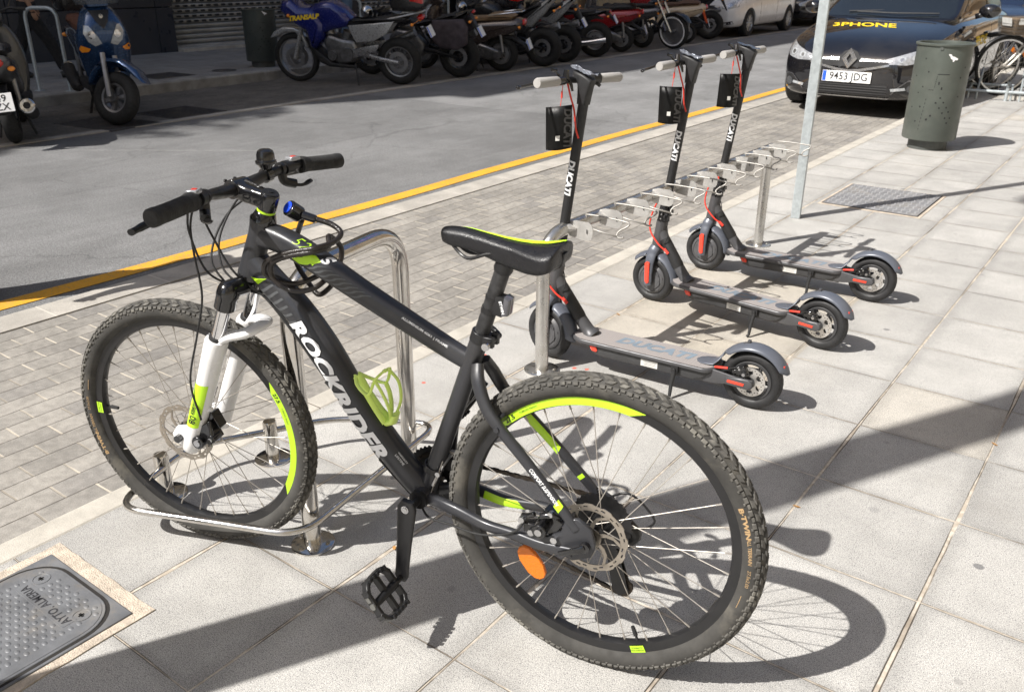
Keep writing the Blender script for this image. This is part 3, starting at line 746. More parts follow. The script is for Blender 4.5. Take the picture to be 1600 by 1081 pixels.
# ---- frame
DT = TS([(.852, 0, .822), (.80, 0, .772), (.735, 0, .716), (.668, 0, .636), (.592, 0, .520), (.522, 0, .435), (.455, 0, .365), (.415, 0, .33)], [.033, .034, .035, .036, .036, .034, .032, .03], [.026, .027, .030, .031, .031, .031, .030, .028])
TT = TS([(.825, 0, .880), (.775, 0, .876), (.72, 0, .860), (.65, 0, .829), (.55, 0, .782), (.44, 0, .733), (.34, 0, .689), (.285, 0, .668)], [.029, .028, .027, .026, .0245, .0235, .022, .021], [.024, .026, .027, .026, .022, .019, .017, .016], p=2.9)
m = M(); DT.mesh(m); TT.mesh(m)
m.tube(cr([(.41, 0, .33), (.372, 0, .445), (.325, 0, .58), (.275, 0, .727)], 4), [.0205]*4+[.0198]*9, 18)
m.tube(cr([(.809, 0, .916), (.813, 0, .905), (.822, 0, .880), (.842, 0, .835), (.857, 0, .795), (.861, 0, .783)], 3), [.029, .0285, .0285, .0275, .027, .027, .026, .026, .026, .026, .0265, .0275, .028, .029, .029, .029], 20)
m.cyl((.41, -.037, .328), (.41, .037, .328), .0235, n=22)
SS = [(.272, .016, .676), (.262, .034, .645), (.236, .047, .595), (.196, .055, .555), (.135, .060, .497), (.06, .066, .420), (.022, .069, .378)]
CS = [(.392, .022, .325), (.345, .040, .332), (.300, .048, .330), (.235, .053, .318), (.165, .061, .321), (.10, .068, .318), (.03, .070, .322)]
for s_ in (1, -1):
    q = TS([(a, b*s_, c) for a, b, c in SS], [.013, .0145, .0135, .0125, .0118, .0115, .011], [.010, .011, .010, .0095, .009, .008, .006], p=2.6, seg=16); q.mesh(m)
    if s_ > 0: SSL = q
    else: SSR = q
    q = TS([(a, b*s_, c) for a, b, c in CS], [.015, .0145, .0135, .0125, .012, .012, .012], [.011, .011, .0105, .010, .010, .008, .006], p=2.6, seg=16); q.mesh(m)
    if s_ < 0: CSR = q
    else: CSL = q
    pr = [(.135, .335), (.05, .31), (.028, .303), (-.012, .322), (-.020, .352), (-.010, .388), (.020, .405), (.046, .398), (.055, .365), (.085, .345)]
    if s_ > 0: o = len(m.v); m.prism(pr, .010, inset=.002); [m.v.__setitem__(i, m.v[i]+V(0, .067, 0)) for i in range(o, len(m.v))]
    else: o = len(m.v); m.prism([(.04, .325), (-.012, .322), (-.022, .348), (-.012, .385), (.02, .40), (.045, .39)], .008, inset=.002); [m.v.__setitem__(i, m.v[i]+V(0, -.069, 0)) for i in range(o, len(m.v))]
m.cyl((.212, -.052, .571), (.212, .052, .571), .009, n=14)
for s_ in (1, -1): m.cyl((.206, s_*.060, .562), (.206, s_*.067, .562), .006, n=12)
FR = m.build('frame', ANTH, BIKE, smooth=50)
m = M(); DT.side_text(m, 'ROCKRIDER', .372, .046, .172, .0075, off=.0050, shear=.32, sx=1.1, gap=1.06); m.build('frame_lettering', WHL, FR)
m = M()
DT.patch(m, [(.035, rad(62)), (.058, rad(66)), (.066, rad(112)), (.062, rad(104))], 6, 6)
TT.patch(m, [(.135, rad(96)), (.168, rad(90)), (.184, rad(126)), (.165, rad(140))]); TT.patch(m, [(.1, rad(75)), (.135, rad(62)), (.168, rad(98)), (.16, rad(104))])
SSR.patch(m, [(.16, rad(55)), (.27, rad(55)), (.262, rad(140)), (.152, rad(140))]); SSL.patch(m, [(.335, rad(50)), (.352, rad(50)), (.345, rad(150)), (.328, rad(150))])
SSR.patch(m, [(.335, rad(60)), (.345, rad(60)), (.345, rad(130)), (.335, rad(130))]); CSR.patch(m, [(.11, rad(50)), (.21, rad(50)), (.19, rad(140)), (.11, rad(140))])
m.build('lime_decals', LIME, FR)
m = M()
for k in range(6): a = .07+k*.019; DT.patch(m, [(a, rad(54)), (a+.008, rad(54)), (a+.020, rad(116-k*5)), (a+.014, rad(116-k*5))], 4, 6)
for k in range(8): a = .185+k*.017; TT.patch(m, [(a-.03, rad(72)), (a-.022, rad(72)), (a+.016, rad(118)), (a+.012, rad(118))], 4, 6)
m.build('streak_decals', GRYL, FR)
m = M(); TT.text(m, '520', .034, .10, rad(150), off=-.0006, shear=.3, sx=1.1); m.build('model_number', LIME, FR)
m = M(); TT.text(m, 'S', .034, .178, rad(152), off=.0012, shear=.3, sx=1.2); TT.text(m, 'ALUMINIUM 6061 | FRAME', .0085, .40, rad(112), off=.0002, sx=1.2); SSL.text(m, 'COMFORT SUSPENSION', .0085, .245, rad(100), off=.0002, shear=.2); DT.text(m, 'LIFETIME', .008, .555, rad(128)); DT.text(m, 'WARRANTY', .006, .555, rad(144)); m.build('small_print', WHL, FR)
# cable guides and cables along the down tube
m = M()
for l in (.09, .34, .55): m.box(DT.pt(l, rad(2), .004), (.018, .016, .012), Matrix.Rotation(rad(-40), 3, 'Y'))
m.build('cable_guide', BLKP, FR)
# ---- headset, stem, bar
AX = V(-.381, 0, .925).normalized(); AP = V(.86, 0, .786)
STEER = Matrix.Translation(AP) @ Matrix.Rotation(rad(7.2), 4, AX) @ Matrix.Translation(-AP)
ax = lambda t: AP+AX*t
m = M(); m.tube([ax(-.012), ax(-.010), ax(.0)], [.026, .029, .029], 22).tube([ax(.137), ax(.140), ax(.158), ax(.162)], [.029, .0285, .022, .018], 22); m.build('headset', BLKG, FR)
m = M(); m.cyl(ax(.161), ax(.1655), .0205, n=24); m.build('lime_spacer', LIME, FR)
BX = [(a-.010, b, d) for a, b, d in [(.790, .335, .996), (.800, .27, .997), (.822, .185, .997), (.850, .12, .990), (.872, .06, .981), (.880, .0, .979), (.888, -.06, .981), (.886, -.12, .990), (.880, -.19, .995), (.868, -.27, .989), (.852+.006, -.345, .984)]]
BAR = cr(BX, 4)
def barpt(y):
    i = min(range(len(BAR)-1), key=lambda j: abs((BAR[j].y+BAR[j+1].y)/2-y)); t = (y-BAR[i].y)/(BAR[i+1].y-BAR[i].y); return BAR[i].lerp(BAR[i+1], t), (BAR[i+1]-BAR[i]).normalized()
m = M(); m.tube(BAR, [.0111+.0048*max(0, 1-abs(q.y)/.11)**.6 for q in BAR], 16); HB = m.build('handlebar', BLKP, BIKE)
m = M()
s0 = ax(.166); s1 = ax(.206); c0 = V(.870, 0, .979)
m.tube([s0, s0+AX*.004, s1-AX*.004, s1], [.0205, .0215, .0215, .019], 20)
m.tube(cr([ax(.188)+V(-.004, 0, 0), ax(.188)+V(.03, 0, .006), c0+V(-.022, 0, -.006), c0+V(-.006, 0, 0)], 4), [.0205]*7+[.0205]*6, 16, up=V(0, 1, 0), p=3.4, r2=[.0205]*6+[.0235]*7)
m.cyl(c0+V(0, -.0235, 0), c0+V(0, .0235, 0), .0215, n=22)
ST = m.build('stem', BLKG, BIKE, bevel=.001)
m = M(); m.cyl(s1, s1+AX*.003, .017, n=18).cyl(s1, s1+AX*.005, .006, n=8)
for a in (-.015, .015):
    for b in (-.016, .016): m.cyl(c0+V(.019, a, b), c0+V(.023, a, b), .004, n=8)
m.build('bolts', BLKP, ST)
m = M()
_ux = (c0-ax(.188)).normalized(); lettering(m, 'R·RIDER', .010, ax(.188).lerp(c0, .5)+V(0, 0, .0235), _ux, V(0, 1, 0), sx=1.2); m.build('stem_lettering', simple('grey_print', (.2, .2, .2), .5), ST)
for s_ in (1, -1):
    y0, y1 = (.205, .338) if s_ > 0 else (-.215, -.350)
    P = [barpt(y0+(y1-y0)*i/10)[0] for i in range(10)]+[barpt(y1*.995)[0]]; m = M()
    m.tube(P, [.0205, .0195]+[.0172]*7+[.0188, .0183], 20); d = (P[-1]-P[-3]).normalized(); m.tube([P[-1]-d*.001, P[-1]+d*.003], [.0183, .015], 20)
    for i in range(22):
        q, t = barpt(y0+(y1-y0)*(.12+.76*i/21)); m.lathe(q, t, [(.0170, -.0012), (.0179, 0), (.0170, .0012)], 18)
    m.build('grip', BLKR, HB, smooth=50)
    # brake lever + shifter + gear window
    q, t = barpt(s_*.175); tf = V(t.x, t.y, t.z)*(1 if t.y*s_ > 0 else -1); f_ = V(0, 0, 1).cross(tf)*(-1 if s_ > 0 else 1); f_ = V(f_.x, f_.y, 0).normalized()
    if f_.x < 0: f_ = -f_
    dn = V(0, 0, -1)
    m = M(); m.cyl(q-tf*.012, q+tf*.012, .0165, n=18)
    m.tube([q+f_*.012+dn*.004, q+f_*.030+dn*.016-tf*.02, q+f_*.034+dn*.020-tf*.045], [.009, .010, .007], 10)
    m.tube(cr([q+f_*.030+dn*.018, q+f_*.045+dn*.024+tf*.02, q+f_*.056+dn*.030+tf*.07, q+f_*.056+dn*.032+tf*.13, q+f_*.060+dn*.036+tf*.175], 4), [.0075]*6+[.0065]*8+[.006]*2+[.008], 8, up=V(0, 0, 1), r2=[.0085]*14+[.007]*3)
    LV = m.build('brake_lever', BLKP, HB)
    m = M(); m.box(q+tf*.02+V(0, 0, .017), (.030, .022, .010), math.atan2(t.y, t.x)); m.build('gear_window', simple('clear_plastic_%d' % (s_+1), (.35, .36, .38), .12, .3), LV, bevel=.002)
    m = M(); m.box(q+tf*.02+V(-.001, 0, .0225), (.010, .010, .001), math.atan2(t.y, t.x)); m.build('gear_marker', REDP, LV)
    m = M(); m.cyl(q-tf*.028, q-tf*.018, .0155, n=16); m.tube(cr([q-tf*.02+dn*.012, q-tf*.015+dn*.03-f_*.002, q+tf*.01+dn*.040-f_*.012], 4), .011, 10); m.tube(cr([q-tf*.01+dn*.036-f_*.0, q+tf*.02+dn*.044-f_*.022, q+tf*.045+dn*.036-f_*.030], 4), [.005]*4+[.004, .006, .009, .011, .008], 8, up=V(0, 0, 1), r2=.004); m.build('shifter', BLKP, HB)
q, t = barpt(-.105)
m = M(); m.cyl(q-t*.008, q+t*.008, .0175, n=18).cyl(q+V(0, 0, .014), q+V(0, 0, .026), .012, .019, n=18); m.lathe(q+V(-.002, 0, .026), (0, 0, 1), [(.0235, 0), (.0245, .005), (.0235, .0075), (.021, .009), (.0205, .022), (.018, .029), (.012, .033), (.0001, .0345)], 26); m.build('bell', BLKG, HB)
# ---- fork
m = M(); leg = lambda t, y: V(1.052, y, .345)+AX*t
for s_ in (1, -1): m.cyl(leg(.22, .063*s_), leg(.435, .063*s_), .0158, n=20)
FK = m.xf(STEER).build('front_fork', CHR, BIKE)
m = M()
m.tube(cr([leg(.405, .063), leg(.438, .063), leg(.452, .055)+V(.0, 0, 0), ax(-.028)+V(0, .02, 0), ax(-.028)+V(0, -.02, 0), leg(.452, -.055), leg(.438, -.063), leg(.405, -.063)], 5), [.0245]*5+[.026]*5+[.022]*16+[.026]*5+[.0245]*5, 18)
m.cyl(ax(-.04), ax(-.008), .0255, n=20); m.xf(STEER).build('fork_crown', BLKG, FK, smooth=60)
m = M()
for s_ in (1, -1): m.cyl(leg(.312, .063*s_), leg(.322, .063*s_), .0195, n=20)
m.xf(STEER).build('wiper_seals', BLKR, FK)
m = M()
for s_ in (1, -1):
    m.tube([leg(t, .063*s_) for t in (-.034, -.030, .0, .06, .16, .26, .308, .315)], [.017, .021, .0225, .0228, .0245, .0265, .0275, .025], 22)
    m.prism([(1.047, .385), (1.095, .375), (1.112, .352), (1.108, .330), (1.085, .320), (1.05, .325)], .012, fn=lambda p, s_=s_: p+V(0, .060*s_, 0), inset=.003)
m.tube(cr([leg(.280, .063), leg(.318, .058)+V(-.018, 0, 0), leg(.335, .040)+V(-.055, 0, -.006), leg(.345, 0)+V(-.070, 0, -.008), leg(.335, -.040)+V(-.055, 0, -.006), leg(.318, -.058)+V(-.018, 0, 0), leg(.280, -.063)], 5), [.019]*31, 12, up=V(0, 0, 1), r2=.011)
m.tube(cr([leg(.10, .063)+V(-.012, 0, 0), leg(.10, .063)+V(-.035, .002, .006)], 2), [.008, .007, .005], 10)
m.prism([(1.0, .415), (1.04, .40), (1.045, .35), (.985, .37)], .010, fn=lambda p: p+V(0, .050, 0), inset=.002)
LW = m.xf(STEER).build('fork_lowers', WHT, FK, smooth=55)
m = M(); vs = []
for i in range(15):
    t = .045+.135*i/14+.0
    for j in range(7): a = rad(30)+rad(100)*j/6; c_ = leg(t+.012*j/6, .063); r_ = .0236+.0022*i/14; e0 = V(.925, 0, .381); vs.append(c_+e0*(r_*cos(a))+V(0, 1, 0)*(r_*sin(a)))
m.add(vs, [(i*7+j, i*7+j+1, (i+1)*7+j+1, (i+1)*7+j) for i in range(14) for j in range(6)]); m.xf(STEER).build('lime_decal', LIME, FK)
m = M()
for txt_, sz, dt_, da in (('80', .026, .062, 0), ('SUSPENSION', .008, .092, .26), ('LOCKOUT', .007, .092, -.05)):
    vs, fs = text2d(txt_, sz, align='LEFT', off=.0003, shear=.2); P = []
    for u, v in vs: a = rad(80)+v/.024-da*.8; P.append(leg(dt_+u, .063)+V(.925, 0, .381)*(.0250*cos(a))+V(0, 1, 0)*(.0250*sin(a)))
    m.add(P, fs)
m.xf(STEER).build('fork_lettering', BLKP, FK)
m = M(); m.cyl((1.09, .058, .345), (1.09, .078, .345), .010, n=14).cyl((1.09, -.058, .345), (1.09, -.075, .345), .010, n=14).tube([V(1.09, -.07, .345), V(1.10, -.085, .37), V(1.085, -.09, .41)], [.006, .006, .007], 8); m.xf(STEER).build('axle', BLKG, FK)
# front caliper
m = M(); m.box((1.008, .058, .372), (.052, .034, .05), Matrix.Rotation(rad(25), 3, 'Y')).box((.992, .045, .402), (.03, .03, .045), Matrix.Rotation(rad(25), 3, 'Y')).cyl((1.022, .05, .352), (1.022, .088, .352), .017, n=14).cyl((.985, .05, .365), (.985, .082, .365), .011, n=12).tube([V(.99, .07, .41), V(.985, .075, .375), V(.99, .085, .355)], [.005, .006, .009], 8)
CA = m.xf(STEER).build('brake_caliper', BLKG, FK, bevel=.002)
m = M(); m.cyl((1.022, .088, .352), (1.022, .091, .352), .009, n=10).cyl((.985, .082, .365), (.985, .086, .365), .006, n=8).cyl((1.0, .066, .34), (1.0, .07, .335), .006, n=8); m.xf(STEER).build('bolts', ALU, CA)
# ---- wheels
mtb_wheel(BIKE, 'rear_wheel', Matrix.Translation((0, 0, .35)), [(rad(-51), rad(17))], rad(158), rad(64), 0.02)
mtb_wheel(BIKE, 'front_wheel', STEER @ Matrix.Translation((1.09, 0, .345)), [(rad(56), rad(121))], rad(-88), rad(246), .05, R=.346)
# ---- drivetrain
def gear(m, c, r, teeth, y, th=.002, depth=.0035, r_in=None):
    n = teeth*4; o = []; i_ = []
    for k in range(n):
        a = 2*pi*k/n; q = r+(depth if k % 4 in (1, 2) else 0); o.append((c[0]+q*cos(a), c[2]+q*sin(a))); rr = r_in or r*.45; i_.append((c[0]+rr*cos(a), c[2]+rr*sin(a)))
    P = [V(a, y-th/2, b) for a, b in o]+[V(a, y-th/2, b) for a, b in i_]+[V(a, y+th/2, b) for a, b in o]+[V(a, y+th/2, b) for a, b in i_]; fs = []
    for k in range(n):
        l = (k+1) % n; fs += [(k, l, n+l, n+k), (2*n+l, 2*n+k, 3*n+k, 3*n+l), (k, 2*n+k, 2*n+l, l), (n+l, 3*n+l, 3*n+k, n+k)]
    return m.add(P, fs)
m = M(); m.cyl((.41, -.075, .328), (.41, .078, .328), .010, n=14).cyl((.41, .037, .328), (.41, .046, .328), .022, n=22)
CK = m.build('crankset', BLKP, BIKE)
ca = V(.418, .078, .325); cb = V(.430, .093, .150)
m = M(); 
pts = [ca+V(-.003, 0, .018), ca, ca.lerp(cb, .12), ca.lerp(cb, .5), ca.lerp(cb, .88), cb, cb+V(.001, 0, -.013)]
m.tube(pts, [.014, .023, .0225, .0185, .0165, .017, .011], 16, up=V(0, 1, 0), p=3.4, r2=[.007, .0085, .008, .007, .0065, .0065, .004]); cx = m.build('crank_arm', BLKP, CK, smooth=50)
m = M(); m.cyl(ca+V(0, .0085, 0), ca+V(0, .0105, 0), .0095, n=16).cyl(ca+V(0, .0105, 0), ca+V(0, .012, 0), .0065, n=6); m.build('crank_bolt', ALU, cx)
cc = V(.402, -.080, .332); cd_ = V(.386, -.090, .495)
m = M(); m.tube([cc+V(0, 0, -.014), cc, cc.lerp(cd_, .5), cd_, cd_+V(0, 0, .012)], [.012, .019, .015, .0145, .009], 14, up=V(0, 1, 0), p=3, r2=.0075); m.build('crank_arm', BLKP, CK)
def pedal(c, s_, tilt):
    m = M(); Rt = Matrix.Rotation(tilt, 4, 'Y'); T = Matrix.Translation(c) @ Rt
    m.cyl((0, -.006*s_, 0), (0, .018*s_, 0), .007, n=12).tube([V(0, .014*s_, 0), V(0, .03*s_, 0), V(0, .085*s_, 0), V(0, .105*s_, 0)], [.009, .011, .0095, .008], 12)
    for a in (-1, 1):
        m.tube(cr([V(a*.030, .016*s_, 0), V(a*.047, .030*s_, 0), V(a*.049, .06*s_, 0), V(a*.044, .09*s_, 0), V(a*.022, .106*s_, 0)], 3), .0065, 8, up=V(0, 0, 1), p=3, r2=.0105)
        m.box((a*.022, .018*s_, 0), (.030, .008, .019)); m.box((a*.020, .056*s_, 0), (.046, .010, .016)); m.box((a*.020, .103*s_, 0), (.034, .008, .019))
        for k in range(5):
            for z in (-.0125, .0125): m.box((a*.048, (.028+k*.014)*s_, z), (.009, .006, .006))
    m.xf(T); p_ = m.build('pedal', BLKP, CK, bevel=.0008)
    m = M(); m.cyl((0, .106*s_, 0), (0, .110*s_, 0), .0075, n=12); m.box((.018, .108*s_, .0), (.014, .003, .010)); m.xf(T).build('pedal_cap', simple('pedal_grey', (.18, .18, .17), .4, .5), p_)
pedal(cb+V(.001, .010, -.004), 1, rad(-52)); pedal(cd_+V(0, -.010, 0), -1, rad(60))
m = M(); gear(m, (.41, 0, .328), .083, 42, -.057, r_in=.055); gear(m, (.41, 0, .328), .067, 34, -.049, r_in=.05); gear(m, (.41, 0, .328), .047, 24, -.041, r_in=.03)
for k in range(4): a = k*pi/2+.4; m.tube([V(.41+.02*cos(a), -.055, .328+.02*sin(a)), V(.41+.06*cos(a), -.053, .328+.06*sin(a))], [.010, .006], 8)
m.build('chainrings', BLKP, CK, smooth=20)
m = M(); 
for k, tt in enumerate((32, 28, 24, 21, 18, 16, 14, 12)): gear(m, (0, 0, .35), .0021*tt, tt, -.020-k*.0042, .0018, .003)
m.cyl((0, -.058, .35), (0, -.018, .35), .017, n=18); m.build('cassette', simple('cassette_steel', (.05, .05, .052), .35, .8, var=.3), BIKE, smooth=20)
# rear mech: cage with two jockey wheels
RD0 = V(-.012, -.078, .300); J1 = V(-.020, -.052, .262); J2 = V(-.048, -.052, .178)
m = M(); m.tube(cr([RD0+V(.005, 0, .04), RD0+V(-.02, -.012, .02), RD0+V(-.045, -.02, -.012), RD0+V(-.03, -.01, -.032), J1+V(0, -.012, 0)], 4), [.010]*5+[.014]*8+[.010]*4, 10)
m.prism([(J1.x-.012, J1.z+.014), (J1.x+.012, J1.z+.006), (J2.x+.020, J2.z-.006), (J2.x+.004, J2.z-.020), (J2.x-.018, J2.z-.006)], .003, fn=lambda p: p+V(0, -.060, 0)); m.prism([(J1.x-.012, J1.z+.014), (J1.x+.012, J1.z+.006), (J2.x+.020, J2.z-.006), (J2.x+.004, J2.z-.020), (J2.x-.018, J2.z-.006)], .003, fn=lambda p: p+V(0, -.044, 0))
m.tube(cr([RD0+V(-.04, -.014, 0), RD0+V(-.075, -.012, .02), RD0+V(-.085, -.006, .05), V(-.04, -.075, .40), V(.03, -.070, .36)], 5), .0026, 8)
RDm = m.build('rear_derailleur', BLKP, BIKE)
m = M(); gear(m, J1, .018, 11, -.052, .004, .004, .004); gear(m, J2, .018, 11, -.052, .004, .004, .004); m.build('jockey_wheels', BLKP, RDm, smooth=20)
# chain: a link every half inch
def arcp(c, r, a0, a1, n=8, y=0.): return [V(c[0]+r*cos(a0+(a1-a0)*i/n), y, c[2]+r*sin(a0+(a1-a0)*i/n)) for i in range(n+1)]
ch = arcp((.41, 0, .328), .068, rad(97), rad(-97), 16, -.049)+[V(.19, -.05, .222)]+arcp(J2, .020, rad(-80), rad(-200), 6, -.052)+arcp(J1, .019, rad(-20), rad(120), 6, -.052)+arcp((0, 0, .35), .040, rad(-105), rad(-275), 12, -.049)
m = M(); tot = 0; P = ch+[ch[0]]; L_ = [0]
for i in range(1, len(P)): L_.append(L_[-1]+(P[i]-P[i-1]).length)
nl = int(L_[-1]/.0127); j = 0
for k in range(nl):
    l = L_[-1]*k/nl
    while j < len(L_)-2 and L_[j+1] < l: j += 1
    t = (l-L_[j])/(L_[j+1]-L_[j]); q = P[j].lerp(P[j+1], t); d = (P[j+1]-P[j]).normalized(); nrm = d.cross(V(0, 1, 0)); h = .0046 if k % 2 else .0038; w_ = .0036 if k % 2 else .0026
    Rm = Matrix((d, V(0, 1, 0), nrm)).transposed(); m.box(q+V(0, w_*.8, 0), (.0135, .0012, h*1.9), Rm); m.box(q-V(0, w_*.8, 0), (.0135, .0012, h*1.9), Rm); e = q+d*.00635; m.cyl(e-V(0, .0036, 0), e+V(0, .0036, 0), .0036, n=6)
m.build('chain', CHN, BIKE, smooth=0)
# front mech
m = M(); m.lathe((.392, 0, .395), (-.33, 0, .94), [(.0205, -.008), (.024, -.008), (.024, .008), (.0205, .008)], 20).box((.372, -.030, .400), (.05, .03, .03)).tube([V(.36, -.02, .425), V(.35, -.03, .405), V(.368, -.045, .392)], [.006, .008, .008], 8); m.box((.355, -.050, .405), (.075, .003, .030), Matrix.Rotation(rad(20), 3, 'Y')).box((.355, -.042, .405), (.075, .003, .030), Matrix.Rotation(rad(20), 3, 'Y')); fd = m.build('front_derailleur', BLKP, BIKE, bevel=.001)
m = M(); m.tube([V(.385, .018, .358), V(.362, .012, .412), V(.357, -.018, .425)], .0042, 8).cyl((.368, .02, .395), (.368, .028, .395), .006, n=10); m.build('cable_arm', ALU, fd)
m = M(); m.cyl((.40, .025, .305), (.360, .016, .425), .0011, n=6); m.box((.352, -.02, .432), (.014, .01, .006)); m.build('shift_cable', SPK, fd)
# rear caliper
m = M(); m.box((.085, .050, .372), (.05, .030, .045), Matrix.Rotation(rad(-30), 3, 'Y')).cyl((.098, .045, .362), (.098, .088, .362), .016, n=14).box((.125, .055, .352), (.03, .028, .022)).tube(cr([V(.112, .075, .395), V(.128, .072, .385), V(.145, .06, .375)], 3), .006, 8).tube([V(.06, .06, .39), V(.075, .07, .40), V(.10, .075, .392)], [.006, .008, .008], 8)
rc_ = m.build('brake_caliper', BLKG, BIKE, bevel=.002)
m = M(); m.cyl((.098, .088, .362), (.098, .092, .362), .008, n=10).cyl((.120, .070, .347), (.120, .078, .347), .0075, n=8).cyl((.067, .072, .346), (.067, .082, .346), .0075, n=8).cyl((.142, .06, .372), (.142, .078, .372), .007, n=8).cyl((.078, .066, .402), (.078, .078, .402), .006, n=8); m.build('bolts', ALU, rc_)
m = M(); m.cyl((.0, .072, .348), (.0, .083, .348), .011, n=14).tube([V(0, .082, .35), V(.012, .088, .343), V(.052, .086, .322)], [.006, .008, .006], 10, up=V(0, 1, 0), r2=.004); m.build('axle_lever', BLKG, BIKE)
# ---- seat post, clamp, saddle, rear light
sp = lambda z: V(.275-(z-.727)*.332, 0, z)
m = M(); m.cyl(sp(.70), sp(.895), .0162, n=20); SPo = m.build('seatpost', WORN, BIKE)
m = M(); m.tube([sp(.878), sp(.884), sp(.905)], [.0182, .020, .018], 16).prism([(.200, .892), (.245, .905), (.248, .922), (.20, .925), (.188, .908)], .04, inset=.004); m.box((.218, 0, .926), (.045, .052, .010)); m.build('post_head', BLKP, SPo)
m = M(); m.cyl(sp(.722), sp(.744), .0215, n=22); m.box((.250, .012, .728), (.024, .012, .022)).box((.250, -.012, .728), (.024, .012, .022)).cyl((.243, -.03, .728), (.243, .034, .728), .0045, n=8); m.tube(cr([V(.243, -.03, .728), V(.262, -.04, .735), V(.295, -.036, .748)], 4), [.005]*4+[.006, .007, .008, .008, .006], 8); cl = m.build('seat_clamp', BLKP, SPo, bevel=.001)
m = M(); m.cyl((.243, .034, .728), (.243, .042, .728), .008, n=12); m.build('clamp_bolt', ALU, cl)
m = M(); q = sp(.802); m.cyl(sp(.788), sp(.800), .0175, n=18).cyl(sp(.818), sp(.824), .0172, n=18).prism([(.245, .79), (.222, .785), (.214, .828), (.244, .832)], .028, inset=.004); LT = m.build('rear_light', BLKP, SPo)
m = M(); m.prism([(.222, .787), (.208, .790), (.203, .824), (.215, .830)], .032, inset=.004); m.build('lens', simple('smoked_lens', (.09, .09, .10), .12, 0, coat=.5), LT)
m = M(); lettering(m, 'BTWIN', .0085, (.219, .0166, .808), (-.28, 0, -1), (-1, 0, .28), off=.0003); m.build('light_lettering', WHL, LT)
# saddle: stations nose -> tail: x, half width, top z, crown, edge drop
SD = [(.356, .010, .951, .004, .020), (.352, .017, .954, .006, .022), (.335, .021, .957, .008, .027), (.30, .0225, .957, .008, .029), (.26, .024, .952, .008, .033), (.22, .029, .947, .008, .038), (.19, .035, .945, .008, .042), (.16, .049, .945, .010, .040), (.13, .061, .947, .012, .036), (.110, .063, .951, .013, .031), (.100, .058, .953, .012, .027), (.095, .042, .953, .008, .021)]
def sadd(i, u, off=0.):
    """i station (float), u in -1..1 across the top, |u|>1 wraps the skirt"""
    k = min(len(SD)-2, int(i)); t = i-k; a, b = SD[k], SD[k+1]; x, hw, z, c_, dr = [a[j]*(1-t)+b[j]*t for j in range(5)]
    s_ = 1 if u >= 0 else -1; q = abs(u); ctr = -.004*max(0, 1-abs(q)/.16)*(1 if i > 2 else 0)
    if q <= 1: return V(x, s_*hw*sin(q*pi/2*.86)/sin(pi/2*.86), z-c_*(1-cos(q*pi/2))*1.5+ctr+off)
    e = q-1; return V(x, s_*(hw-.006*e*e-hw*.25*max(0, e-.7)), z-c_*1.5-dr*e+off)
n_ = 23; R_ = []
for i in range(23):
    f_ = i/2; R_.append([sadd(f_, -2+4*j/(n_-1)) for j in range(n_)])
m = M(); m.rings(R_, caps=True, wrap=True)
SDL = m.build('saddle', simple('saddle_vinyl', (.012, .012, .014), .34, 0, var=.15, scale=60, bump=.0008), BIKE, smooth=180, sub=1)
m = M(); vs = []; NN = 30
for i in range(NN+1):
    f_ = 2.6+8.0*i/NN; f_ = min(f_, 10.9); w_ = .075*math.sin(min(1, i/NN*1.25+.02)*pi/2)*(1-.35*(i/NN)); u0 = .12-.05*(i/NN)+.30*max(0, i/NN-.55)
    for j in range(4): vs.append(sadd(f_, -u0+w_*2*(j/3-.5)*1.3, .0016))
m.add(vs, [(i*4+j, i*4+j+1, (i+1)*4+j+1, (i+1)*4+j) for i in range(NN) for j in range(3)]); m.build('lime_stripe', LIME, SDL, smooth=180)
m = M()
for s_ in (1, -1): m.tube(cr([(.335, .008*s_, .925), (.31, .012*s_, .905), (.285, .020*s_, .902), (.24, .022*s_, .918), (.19, .022*s_, .921), (.14, .028*s_, .922), (.10, .04*s_, .933)], 4), .0035, 8)
m.build('rails', BLKP, SDL)
m = M(); m.prism([(.135, .935), (.14, .90), (.12, .893), (.098, .905), (.09, .935)], .020, inset=.003); m.cyl((.115, -.02, .905), (.115, .02, .905), .006, n=10); m.build('saddle_bracket', BLKP, SDL)
# ---- bottle cage
m = M(); 
bc = lambda l, o, y: DT.pt(l+.028, rad(180), o)+V(0, y, 0)
m.tube([bc(.325, .004, 0), bc(.37, .004, 0), bc(.42, .004, 0), bc(.455, .006, 0)], [.012, .010, .011, .012], 10, up=V(0, 1, 0), p=3, r2=[.010, .010, .012, .014])
for s_ in (1, -1):
    m.tube(cr([bc(.322, .006, .006*s_), bc(.345, .012, .024*s_), bc(.375, .035, .036*s_), bc(.352, .068, .031*s_), bc(.345, .080, .010*s_), bc(.345, .082, 0)], 5), [.0030]*26, 8, up=V(0, 1, 0), r2=.0055)
    m.tube(cr([bc(.375, .035, .036*s_), bc(.405, .030, .033*s_), bc(.435, .020, .022*s_), bc(.452, .010, .010*s_)], 5), .0035, 8, up=V(0, 1, 0), r2=.0075)
    m.tube(cr([bc(.352, .068, .031*s_), bc(.39, .070, .034*s_), bc(.43, .055, .026*s_), bc(.452, .030, .012*s_), bc(.458, .012, .006*s_)], 5), .0030, 8, up=V(0, 1, 0), r2=.0045)
m.tube([bc(.455, .006, 0), bc(.462, .022, 0), bc(.452, .040, 0)], [.010, .009, .006], 10, up=V(0, 1, 0), r2=.016)
m.build('bottle_cage', LIMEP, BIKE, smooth=60)
